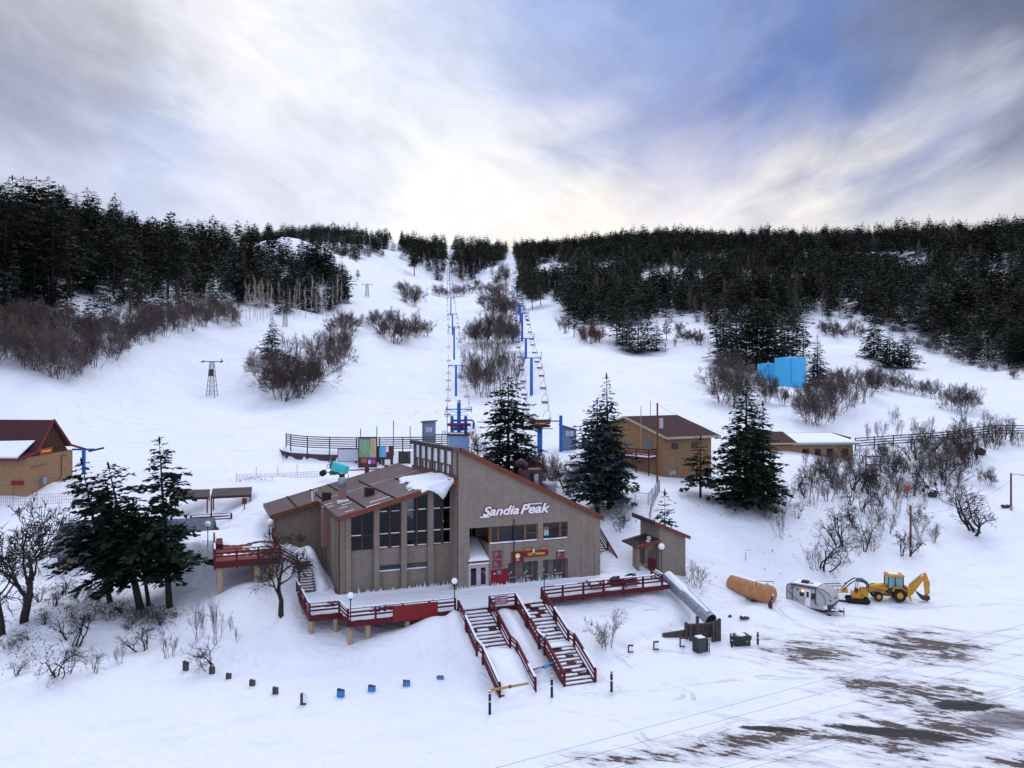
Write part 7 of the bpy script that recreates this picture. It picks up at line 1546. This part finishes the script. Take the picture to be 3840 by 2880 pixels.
for x, y, z in ((-1.5, .2, 1.7), (-1.15, .0, 1.5), (1.0, .0, 1.7), (1.35, .1, 1.8), (1.65, .15, 1.9), (-.55, -.1, 2.3)): MB().bar((x, y, -.5), (x, y, z), .24, .24).build('post', GREYW, r)
MB().hexa([(-3.6, .3, .5), (-1.5, .3, .0), (-1.5, .6, .0), (-3.6, .6, .5), (-3.6, .3, .75), (-1.5, .3, .95), (-1.5, .6, .95), (-3.6, .6, .75)]).build('side_board', GREYW, r)
GRN = mat('dark_green_cabinet', (.022, .035, .030), .6, var=.2)
r = thing('transformer_cabinet', 'tall dark green cabinet in front of the timber crib', 'cabinet', tuple(P(1513, 1409, 72.6)), R(20)); MB().box(-.5, .35, -.35, .5, -.3, 1.3).build('case', GRN, r); MB().box(-.35, .3, -.3, .4, 1.301, 1.38).build('cabinet_snow', SNOW, r); MB().box(-.45, .30, -.37, -.351, .05, 1.2).build('door', mat('grey_green_door', (.05, .07, .065)), r); MB().box(.351, .6, -.3, .45, -.3, 1.2).build('fin', GRN, r)
r = thing('transformer_box', 'low dark green utility box with snow on top right of the culvert', 'cabinet', tuple(P(1600, 1392, 74.3)), R(12)); MB().box(-.75, .75, -.4, .6, -.3, .85).build('case', GRN, r); MB().ball((0, .05, .85), .45, 10, 6, .35).build('cabinet_snow', SNOW, r); MB().box(-.82, .82, -.46, -.401, .5, .86).build('lid_edge', GRN, r); MB().box(.35, .5, -.43, -.402, .3, .42).build('label_plate', mat('yellow_label', (.5, .4, .1)), r)
def bollard(px, top, bot, label, rad=.10):
    b = hit(px, bot); h = (bot - top) / F * b.y; r = thing('bollard', label, 'bollard', tuple(b)); MB().cyl(0, 0, -.3, h, rad, 12).build('post', mat('black_pipe', (.012, .012, .014), .5), r)
    MB().cyl(0, 0, h * .90, h * .945, rad + .006, 12).build('band', WHITE, r); MB().cyl(0, 0, h * .54, h * .585, rad + .006, 12).build('band', WHITE, r); MB().ball((0, 0, h), rad, 10, 5, .5).build('cap_snow', SNOW, r)
bollard(1058, 1493, 1543, 'black bollard with white bands at the foot of the left front stair'); bollard(1192, 1462, 1506, 'black bollard with white bands between the two front stairs'); bollard(1321, 1450, 1494, 'black bollard standing alone right of the right front stair')
bollard(1581, 1370, 1398, 'short black bollard in front of the low green box'); bollard(1637, 1365, 1392, 'black bollard right of the low green box'); bollard(1532, 1386, 1409, 'thin black post right of the tall green cabinet', .05)
for i, (px, top, bot, kind, lab) in enumerate([(401, 1428, 1448, 'w', 'first, leftmost timber stump post in the curved row of stumps'), (458, 1440, 1455, 'w', 'second timber stump post, standing in the shrub of the curved row'), (494, 1454, 1466, 'w', 'third stump from the left, barely clear of the snow'),
        (545, 1468, 1481, 'w', 'fourth stump from the left, leaning in the snow'), (595, 1484, 1499, 'w', 'fifth stump from the left, a split pair of timbers'), (655, 1498, 1522, 'ws', 'tallest stump with a snow-filled white board face'),
        (736, 1488, 1505, 'b', 'largest bright blue marked stump, first of the blue ones'), (803, 1480, 1493, 'b', 'second blue marked stump from the left'), (878, 1469, 1481, 'b', 'third blue marked stump from the left'), (951, 1460, 1466, 'b', 'last blue marked stump, almost buried, nearest the left stair')]):
    b = hit(px, bot); s = b.y / F; h = (bot - top) * s; r = thing('stump_post', lab, 'stump', tuple(b), random.uniform(-.3, .3)); w = .20 if kind != 'b' else .26
    MB().box(-w, -.02, -.12, .12, -.3, h).build('timber', GREYW, r); MB().box(.0, w, -.10, .14, -.3, h * .9).build('timber', GREYW, r)
    if kind == 'b': MB().box(-w * .8, w * 1.1, -.17, -.121, .02, h * .8).build('blue_face', mat('marker_blue', (.02, .22, .60), .5), r)
    if kind == 'ws': MB().box(.02, w * 1.6, -.2, -.121, h * .25, h).build('board', WHITE, r)
for px, top, bot, lab in ((1358, 1394, 1409, 'left one of the three rusty brackets on the snow before the culvert'), (1413, 1386, 1403, 'middle one of the three rusty brackets on the snow before the culvert'), (1470, 1378, 1397, 'right one of the three rusty brackets on the snow before the culvert')):
    b = hit(px, bot); h = (bot - top) / F * b.y; r = thing('steel_bracket', lab, 'post', tuple(b)); MB().bar((0, 0, -.3), (0, 0, h), .16, .16).build('upright', BRW, r); MB().bar((0, 0, h), (.4, 0, h), .14, .1).build('arm', BRW, r); MB().bar((0, 0, .06), (.4, 0, .06), .14, .1).build('foot', BRW, r); MB().box(.02, .36, -.1, .1, .12, h - .07).build('packed_snow', SNOW, r)
# propane tank
a = P(1583, 1262, 87.); b = P(1664, 1288, 83.); c = b; v = a - b; r = thing('propane_tank', 'long orange-tan propane tank with snow along its top beside the trailer', 'tank', tuple(b)); OR = mat('orange_tan_tank', (.42, .20, .085), .7, var=.2, scale=1.3)
u_ = v.normalized(); R_ = .95; rings = [(-.42, .12), (-.36, .45), (-.2, .78), (0, R_), (v.length, R_), (v.length + .2, .78), (v.length + .36, .4), (v.length + .4, .1)]
MB().tube([tuple(u_ * q_[0] + Vector((0, 0, .1))) for q_ in rings], [q_[1] for q_ in rings], 28).build('shell', OR, r, smooth=True)
x_ = u_.cross(up).normalized(); w_ = x_.cross(u_).normalized(); vs = []; fs = []
for i in range(13):
    p = u_ * (.5 + (v.length - .1) * i / 12) + Vector((0, 0, .1))
    for a_ in (-1, -.5, 0, .5, 1): an = a_ * (.30 + .12 * i / 12) - .12; q_ = R_ + .02 + (1 - abs(a_)) * .13; vs.append(p - x_ * math.sin(an) * q_ + w_ * math.cos(an) * q_)
for i in range(12):
    for j in range(4): k = i * 5 + j; fs.append((k, k + 1, k + 6, k + 5))
MB().add(vs, fs).build('tank_snow', SNOW, r, smooth=True)
for q_ in (.5, v.length - .8): p = u_ * q_; MB().box(p.x - .5, p.x + .5, p.y - .9, p.y + .9, p.z - 1.9, p.z - .7).build('cradle', BRW, r)
p = u_ * 2.0; MB().tube([tuple(p + Vector((-.1, -1.05, -1.2))), tuple(p + Vector((-.1, -1.05, 1.3))), tuple(p + Vector((1.6, -1.1, 1.25))), tuple(p + Vector((1.6, -1.1, 1.0)))], .04, 6).build('pipework', mat('brown_pipe', (.10, .05, .03)), r)
for k, (dx, dz, c_) in enumerate([(-.6, .2, (.8, .5, .6)), (-.2, .15, (.8, .8, .85)), (.3, .12, (.75, .45, .65)), (1.1, .35, (.8, .8, .85))]):
    pp = Vector((0, 0, .1)) + u_ * (.9 - dx * .7); MB().ball(tuple(pp - x_ * -.0 + Vector((.05, -.93, dz - .1))), .10, 8, 5).build('sticker', mat('tank_sticker_' + 'abcd'[k], c_), r)
MB().box(-.1, .08, -.5, -.44, -.25, .35).build('gauge', DARK, r)

# camping trailer: local x runs from the rear to the hitch, y towards the hill
ta = hit(1698, 1268); tl = thing('camping_trailer', 'pale grey teardrop-fronted camping trailer with a snowy roof and a lit porch lamp', 'caravan', (0, 0, 0)); A0 = P(1699, 1285, 84.6); B0 = P(1800, 1312, 81.8)
A0.z = max(A0.z, .45); d3 = Vector((B0.x - A0.x, B0.y - A0.y, 0)); tl.location = (A0.x, A0.y, .62); tl.rotation_euler = (0, 0, math.atan2(d3.y, d3.x) - .02); tl.scale = (.84, .9, .9)
LT, WT, HT = 5.4, 2.35, 2.35
prof = [(0, 0), (LT - .55, 0), (LT - .2, .35), (LT - .02, .75), (LT, 1.15), (LT - .15, 1.6), (LT - .5, 2.0), (LT - 1.1, 2.28), (LT - 2.0, HT), (1.2, HT + .02), (.25, HT - .05), (.06, HT - .2), (0, HT - .5)]
TRL = mat('trailer_grey', (.40, .39, .385), .45, var=.05); CHR = mat('charcoal_decal', (.035, .045, .07), .5)
MB().prism(prof, 'y', 0, WT).build('body', TRL, tl)
def trim(pts, w=.05, m=CHR, y=-.03): return MB().tube([(x, y, z) for x, z in pts], w, 5).build('trim', m, tl)
trim(prof[5:] + [(0, 0)], .04); trim([(LT - .9, .5), (LT - .75, 1.05), (LT - 1.0, 1.6), (LT - 1.7, 2.1)], .03); trim([(.35, 1.75), (.6, 1.95), (1.1, 1.98)], .035); trim([(.2, 1.5), (1.0, .85), (1.5, .6)], .035); trim([(2.9, 1.1), (3.8, .4)], .035)
MB().prism([(LT - .85, 0), (LT - .5, -.02), (LT - .16, .36), (LT - .0, .78), (LT - .6, .62)], 'y', -.012, WT + .012).build('front_skirt', CHR, tl)
MB().box(LT - .98, LT - .55, -.03, -.001, .15, .55).build('hatch', WHITE, tl)
for x in (.68, 3.45): MB().box(x, x + .06, -.08, -.02, .45, 2.15).build('awning_arm', DARK, tl)
MB().tube([(.5, -.1, 2.25), (3.6, -.1, 2.22)], .06, 8).build('awning_roll', CHR, tl)
d_ = MB().box(2.25, 2.85, -.035, -.001, .12, 1.98).build('door', WHITE, tl); MB().box(2.4, 2.7, -.045, -.036, 1.1, 1.75).build('pane', GLASS, d_); MB().box(2.29, 2.33, -.07, -.036, .9, 1.1).build('handle', DARK, d_)
for x0, x1, z0, z1 in ((1.6, 2.1, 1.15, 1.55), (2.98, 3.5, 1.0, 1.65), (1.2, 1.45, 1.75, 1.9)): MB().box(x0, x1, -.03, -.001, z0, z1).build('window', GLASS, tl)
MB().ball((2.0, -.08, 1.78), .075, 8, 6).build('porch_lamp', mat('warm_lamp', (1, .6, .2), emit=(1, .42, .06, 14)), tl)
MB().prism([(LT - .35, 1.25), (LT - .2, 1.05), (LT - .05, 1.25)], 'y', -.02, -.005).build('decal', CHR, tl)
v1 = MB(); v1.bar((LT + .0, WT * .32, 1.35), (LT + .03, WT * .5, 1.15), .03, .08); v1.bar((LT + .03, WT * .5, 1.15), (LT + .0, WT * .68, 1.35), .03, .08); v1.build('decal', CHR, tl)
for y in (.12, WT - .12):
    w__ = MB().tube([(1.75, y - .1, -.18), (1.75, y + .1, -.18)], .34, 16).build('wheel', RUBBER, tl); MB().tube([(1.75, y - .115, -.18), (1.75, y + .115, -.18)], .18, 12).build('rim', WHITE, w__)
MB().box(.1, LT - .6, .1, WT - .1, -.22, -.01).build('chassis', DARK, tl); MB().bar((LT - .7, .4, -.1), (LT + 1.0, WT / 2, -.12), .1, .12).bar((LT - .7, WT - .4, -.1), (LT + 1.0, WT / 2, -.12), .1, .12).build('hitch_frame', DARK, tl); MB().bar((LT + .95, WT / 2, -.62), (LT + .95, WT / 2, .35), .07, .07).build('jack', DARK, tl)
for y in (.75, 1.15): MB().tube([(LT + .25, y, -.03), (LT + .25, y, .45), (LT + .25, y, .55)], [.2, .2, .08], 12).build('gas_bottle', WHITE, tl)
MB().box(LT - .7, LT - .2, .0, .4, -.62, -.45).build('step', DARK, tl); MB().box(.6, 3.6, .25, WT - .2, HT + .02, HT + .09).build('roof_snow', SNOW, tl); MB().box(1.5, 2.3, .7, 1.4, HT + .091, HT + .32).build('roof_unit', DARK, tl); MB().box(2.4, 2.8, .8, 1.3, HT + .091, HT + .22).build('roof_vent', mat('cream_box', (.5, .42, .33)), tl)

# backhoe loader: local x points from the loader bucket (left) to the boom (right)
ba = hit(1884, 1262); bb = hit(1960, 1268); bl_ = thing('backhoe_loader', 'yellow backhoe loader with a snowy cab roof and a folded boom at the right', 'backhoe', tuple(P(1915, 1258, 88.))); bl_.location.z = .12; bl_.rotation_euler = (0, 0, R(-8)); bl_.scale = (.86, .92, .92)
def wheel(par, x, y, r_, w, rimr):
    t = MB().tube([(x, y - w / 2, r_), (x, y + w / 2, r_)], r_, 20).build('wheel', RUBBER, par); MB().tube([(x, y - w / 2 - .02, r_), (x, y + w / 2 + .02, r_)], rimr, 14).build('rim', YEL, t)
    tr = MB()
    for k in range(18): a = k * math.pi / 9; tr.bar((x + r_ * math.cos(a), y - w / 2, r_ + r_ * math.sin(a)), (x + r_ * math.cos(a + .12), y + w / 2, r_ + r_ * math.sin(a + .12)), .08, .08)
    tr.build('tyre_tread', RUBBER, t)
for y in (-.95, .95): wheel(bl_, 1.2, y, .72, .48, .36); wheel(bl_, -1.2, y * .9, .47, .34, .26)
MB().prism([(-1.9, .85), (-.2, .75), (.0, 1.75), (-1.7, 1.55), (-1.95, 1.4)], 'y', -.42, .42).build('bonnet', YEL, bl_)
MB().box(-1.6, 2.2, -.4, .4, .45, .9).build('chassis', mat('dark_yellow_frame', (.2, .1, .02), .6), bl_)
cabm = mat('cab_dark', (.03, .032, .03), .5); MB().box(-.05, 1.75, -.72, .72, .85, 1.45).build('cab_base', cabm, bl_)
CGL = mat('cab_glass', (.16, .33, .34), .1, var=.1, spec=.6)
for x, y in ((-.05, -.7), (-.05, .7), (.8, -.72), (1.75, -.7), (1.75, .7), (.8, .72)): MB().bar((x, y, 1.45), (x + (.1 if x < .5 else 0), y * .95, 2.75), .09, .09).build('cab_pillar', cabm, bl_)
MB().box(.02, 1.7, -.66, -.64, 1.46, 2.7).build('cab_window', CGL, bl_); MB().box(.02, 1.7, .64, .66, 1.46, 2.7).build('cab_window', CGL, bl_); MB().box(-.02, 0, -.6, .6, 1.46, 2.7).build('cab_window', CGL, bl_); MB().box(1.72, 1.74, -.6, .6, 1.46, 2.7).build('cab_window', CGL, bl_)
MB().prism([(-.15, 2.75), (1.9, 2.75), (1.8, 2.93), (0, 2.95)], 'y', -.8, .8).build('cab_roof', YEL, bl_); MB().box(.2, 1.3, -.5, .5, 2.952, 3.02).build('roof_snow', SNOW, bl_)
MB().tube([(-.35, -.3, 1.6), (-.35, -.3, 2.7), (-.3, -.3, 2.85)], .06, 6).build('exhaust', DARK, bl_)
for y in (-.95, .95):
    MB().prism([(.35, 1.2), (.6, 1.62), (1.4, 1.68), (1.95, 1.3), (1.9, 1.2), (1.4, 1.55), (.65, 1.5), (.45, 1.15)], 'y', y - .25, y + .25).build('mudguard', YEL, bl_)
    MB().bar((.0, y * .68, 1.35), (-1.6, y * .68, 1.5), .14, .26).bar((-1.6, y * .68, 1.5), (-2.7, y * .68, .55), .14, .24).build('loader_arm', YEL, bl_); MB().bar((-.6, y * .68, .9), (-1.9, y * .68, 1.2), .1, .1).build('ram', GALV, bl_)
MB().prism([(-3.5, .15), (-2.6, .1), (-2.45, .5), (-2.6, 1.0), (-3.0, .8), (-3.4, .25)], 'y', -1.1, 1.1).build('loader_bucket', mat('dark_worn_steel', (.05, .035, .03), .7), bl_)
MB().box(2.15, 2.45, -.9, .9, .5, 1.5).build('rear_frame', YEL, bl_)
for y in (-.8, .8): MB().bar((2.35, y, 1.2), (2.55, y, .1), .18, .18).build('stabiliser', YEL, bl_)
MB().prism([(2.4, .7), (2.9, .55), (4.35, 2.5), (4.15, 2.75), (3.9, 2.65), (2.5, 1.45)], 'y', -.17, .17).build('boom', YEL, bl_); MB().bar((2.6, 0, 1.7), (4.1, 0, 3.0), .12, .12).build('ram', GALV, bl_)
MB().prism([(4.25, 3.1), (4.55, 3.15), (5.0, 1.9), (4.75, .5), (4.5, .55), (4.35, 1.8)], 'y', -.15, .15).build('dipper', YEL, bl_); MB().bar((4.95, 0, 2.2), (4.95, 0, .7), .09, .09).build('ram', GALV, bl_)
MB().prism([(4.85, .62), (4.95, .25), (4.6, .0), (4.0, .15), (3.55, .75), (3.5, 1.05), (3.75, .85), (4.3, .5)], 'y', -.35, .35).build('digging_bucket', mat('dark_worn_steel', (.05, .035, .03)), bl_)
# small yellow skid machine with a dark roll cage
sk = thing('skid_digger', 'small yellow tracked digger with a dark curved roll cage and a mesh scoop', 'digger', tuple(P(1850, 1262, 87.))); sk.location.z = .1; sk.rotation_euler = (0, 0, R(-14))
for y in (-.55, .55): MB().prism([(-.9, .0), (1.1, .0), (1.3, .25), (1.1, .5), (-.9, .5), (-1.1, .25)], 'y', y - .18, y + .18).build('track', RUBBER, sk)
MB().box(-.5, .6, -.5, .5, .5, 1.05).build('engine_deck', YEL, sk); MB().box(.35, 1.1, -.5, .5, .7, 1.5).build('engine_cover', YEL, sk); MB().box(-1.5, -.9, -.5, .4, 1.0, 1.35).build('arm_head', YEL, sk)
for y in (-.5, .5): MB().tube([(-1.4, y, 1.2), (-.8, y, 1.9), (-.2, y, 2.35), (.5, y, 2.3), (1.05, y, 1.95), (1.1, y, 1.2)], .06, 6).build('cage_tube', DARK, sk); MB().bar((-.1, y, 1.0), (.1, y, 2.3), .06, .06).build('cage_post', DARK, sk)
MB().prism([(.1, 2.38), (.6, 2.4), (1.15, 2.05), (1.1, 1.9), (.55, 2.2), (.1, 2.25)], 'y', -.55, .55).build('cage_roof', mat('blue_black_roof', (.02, .03, .05), .5), sk)
sc = MB()
for z in (.9, 1.55): sc.bar((-3.4, -.5, z), (-1.5, -.45, z + .15), .07, .07); sc.bar((-3.4, .5, z), (-1.5, .45, z + .15), .07, .07); sc.bar((-3.4, -.5, z), (-3.4, .5, z), .07, .07)
for x in (-3.4, -2.9, -2.4, -1.9): sc.bar((x, -.49, .85), (x, -.49, 1.6), .05, .05)
sc.build('mesh_scoop', DARK, sk); MB().prism([(-3.6, .75), (-2.8, .6), (-2.6, .85), (-3.4, 1.0)], 'y', -.6, .6).build('scoop_lip', DARK, sk)
MB().bar((-2.4, -.3, .15), (-.4, -.5, .12), .25, .12).build('blade', DARK, sk); MB().box(-.2, .1, -.15, .15, 1.05, 1.45).build('seat', BRW, sk); MB().ball((-1.1, 0, 1.9), .1, 8, 6).build('beacon', mat('dark_beacon', (.2, .03, .03)), sk)
# rocks and planks in the snow
RK = mat('brown_rock', (.06, .042, .034), .9, var=.4, scale=2, bump=.4)
def rock(px, py, w, h, label, m=RK):
    b = hit(px, py); s = b.y / F; vs = []; fs = []; rr = random.Random(int(px * 7 + py)); n, k = 10, 6
    for i in range(k + 1):
        for j in range(n): th = math.pi * i / k; a = 2 * math.pi * j / n; q = rr.uniform(.72, 1.15); vs.append((w * s * .5 * math.sin(th) * math.cos(a) * q, w * s * .4 * math.sin(th) * math.sin(a) * q, h * s * .55 * math.cos(th) * q + h * s * .3))
    for i in range(k):
        for j in range(n): fs.append((i * n + j, i * n + (j + 1) % n, (i + 1) * n + (j + 1) % n, (i + 1) * n + j))
    r = thing('rock', label, 'rock', tuple(b)); MB().add(vs, fs).build('boulder', m, r); MB().ball((0, .1 * w * s, h * s * .62), w * s * .30, 8, 5, .35).build('snow_cap', SNOW, r)
for a in [(2015, 1072, 22, 16, 'largest brown boulder in the rock cluster on the bank below the slatted fence'), (1995, 1062, 9, 9, 'small stone left of the largest boulder on the bank'), (2002, 1054, 10, 8, 'small stone above the largest boulder on the bank'), (2020, 1048, 8, 7, 'small stone up right of the largest boulder on the bank'),
          (1968, 932, 0, 0, ''), (2118, 982, 22, 18, 'dark square rock outcrop high on the bank at the right'), (2072, 978, 20, 9, 'flat brown slab of rock on the bank, left of the square outcrop'), (2078, 992, 8, 5, 'little stone below the flat slab'), (2172, 1096, 22, 8, 'flat dark rock beside the right-hand utility pole'),
          (1492, 1040, 16, 14, 'brown boulder on the snow right of the chain-link fence'), (1472, 1062, 9, 10, 'small brown stone below the boulder near the chain-link fence'), (1725, 1310, 0, 0, ''), (1664, 1314, 10, 20, 'dark rock sticking out of the snow below the orange tank'), (1627, 1300, 12, 10, 'dark rock at the left below the orange tank'),
          (1577, 1333, 8, 6, 'pair-sized dark lump right of the culvert mouth'), (1608, 1336, 24, 7, 'long dark plank-like stone between culvert and orange tank')]:
    if a[2]: rock(*a)
# red rock face in the right-hand wood
b = hit(1925, 562); r = thing('cliff', 'pinkish rock face with snowy ledges in the right-hand wood', 'cliff', tuple(b)); s = b.y / F; rr = random.Random(3); m = MB(); sn = MB()
for k in range(46): x = rr.uniform(-52, 52) * s; y = rr.uniform(-6, 6); z = rr.uniform(-2, 9) * s * (1 - abs(x) / (70 * s)); w = rr.uniform(3, 9) * s; h = rr.uniform(2, 5) * s; m.box(x - w / 2, x + w / 2, y, y + 6, z - h - 2, z + h * .3)
for k in range(10): x = rr.uniform(-45, 50) * s; w = rr.uniform(4, 12) * s; sn.box(x - w / 2, x + w / 2, -7, 6, 8.2 * s + 1.5, 9.3 * s + 1.5 + rr.uniform(0, 1))
m.build('rock_ledges', mat('pink_rock', (.17, .10, .09), .9, var=.4, scale=.3), r); sn.build('ledge_snow', SNOW, r)
# leaf litter and twigs under the leaning firs, dry tufts by the nets
def litter(name, label, spots, n, m, sz, seed):
    rr = random.Random(seed); V = []
    for k in range(n):
        px, py, w, h = rr.choice(spots); x = rr.gauss(px, w); y = rr.gauss(py, h); p = hit(x, y, rr.uniform(.03, .5)); a = rr.uniform(0, 6.28); l = sz * rr.uniform(.4, 1.5); d = np.array([math.cos(a), math.sin(a), rr.gauss(.1, .5)]) * l; s_ = np.array([-math.sin(a), math.cos(a), rr.gauss(0, .6)]) * l * .35; p = np.array(p)
        V += [p, p + d * .5 + s_, p + d, p + d * .5 - s_]
    V = np.array(V); o = link(bpy.data.objects.new(name, np_mesh(name, V, np.arange(len(V)).reshape(-1, 4), [m])), kind='stuff'); tag(o, label, 'ground litter')
litter('brushwood_litter', 'dark leaf litter and low brush on the snow under the leaning firs', [(300, 1325, 34, 14), (250, 1310, 40, 20), (355, 1330, 18, 8), (200, 1290, 50, 25), (90, 1330, 50, 25), (130, 1260, 60, 20), (60, 1400, 40, 20), (330, 1350, 30, 14)], 2600, mat('dead_leaves', (.030, .016, .012), .95, var=.4), .13, 4)
litter('dry_grass', 'dry twigs and grass tufts sticking through the snow of the slopes', [(900, 895, 60, 6), (230, 880, 60, 8), (1560, 1080, 60, 16), (1330, 1120, 25, 14), (1700, 1090, 60, 30), (2040, 800, 60, 10), (430, 1190, 14, 40), (560, 1040, 30, 2), (190, 1090, 30, 4), (1700, 1170, 60, 40), (1500, 1260, 20, 14), (1180, 1050, 40, 10)], 1500, mat('dry_stalks', (.10, .06, .05), .95, var=.4), .16, 8)
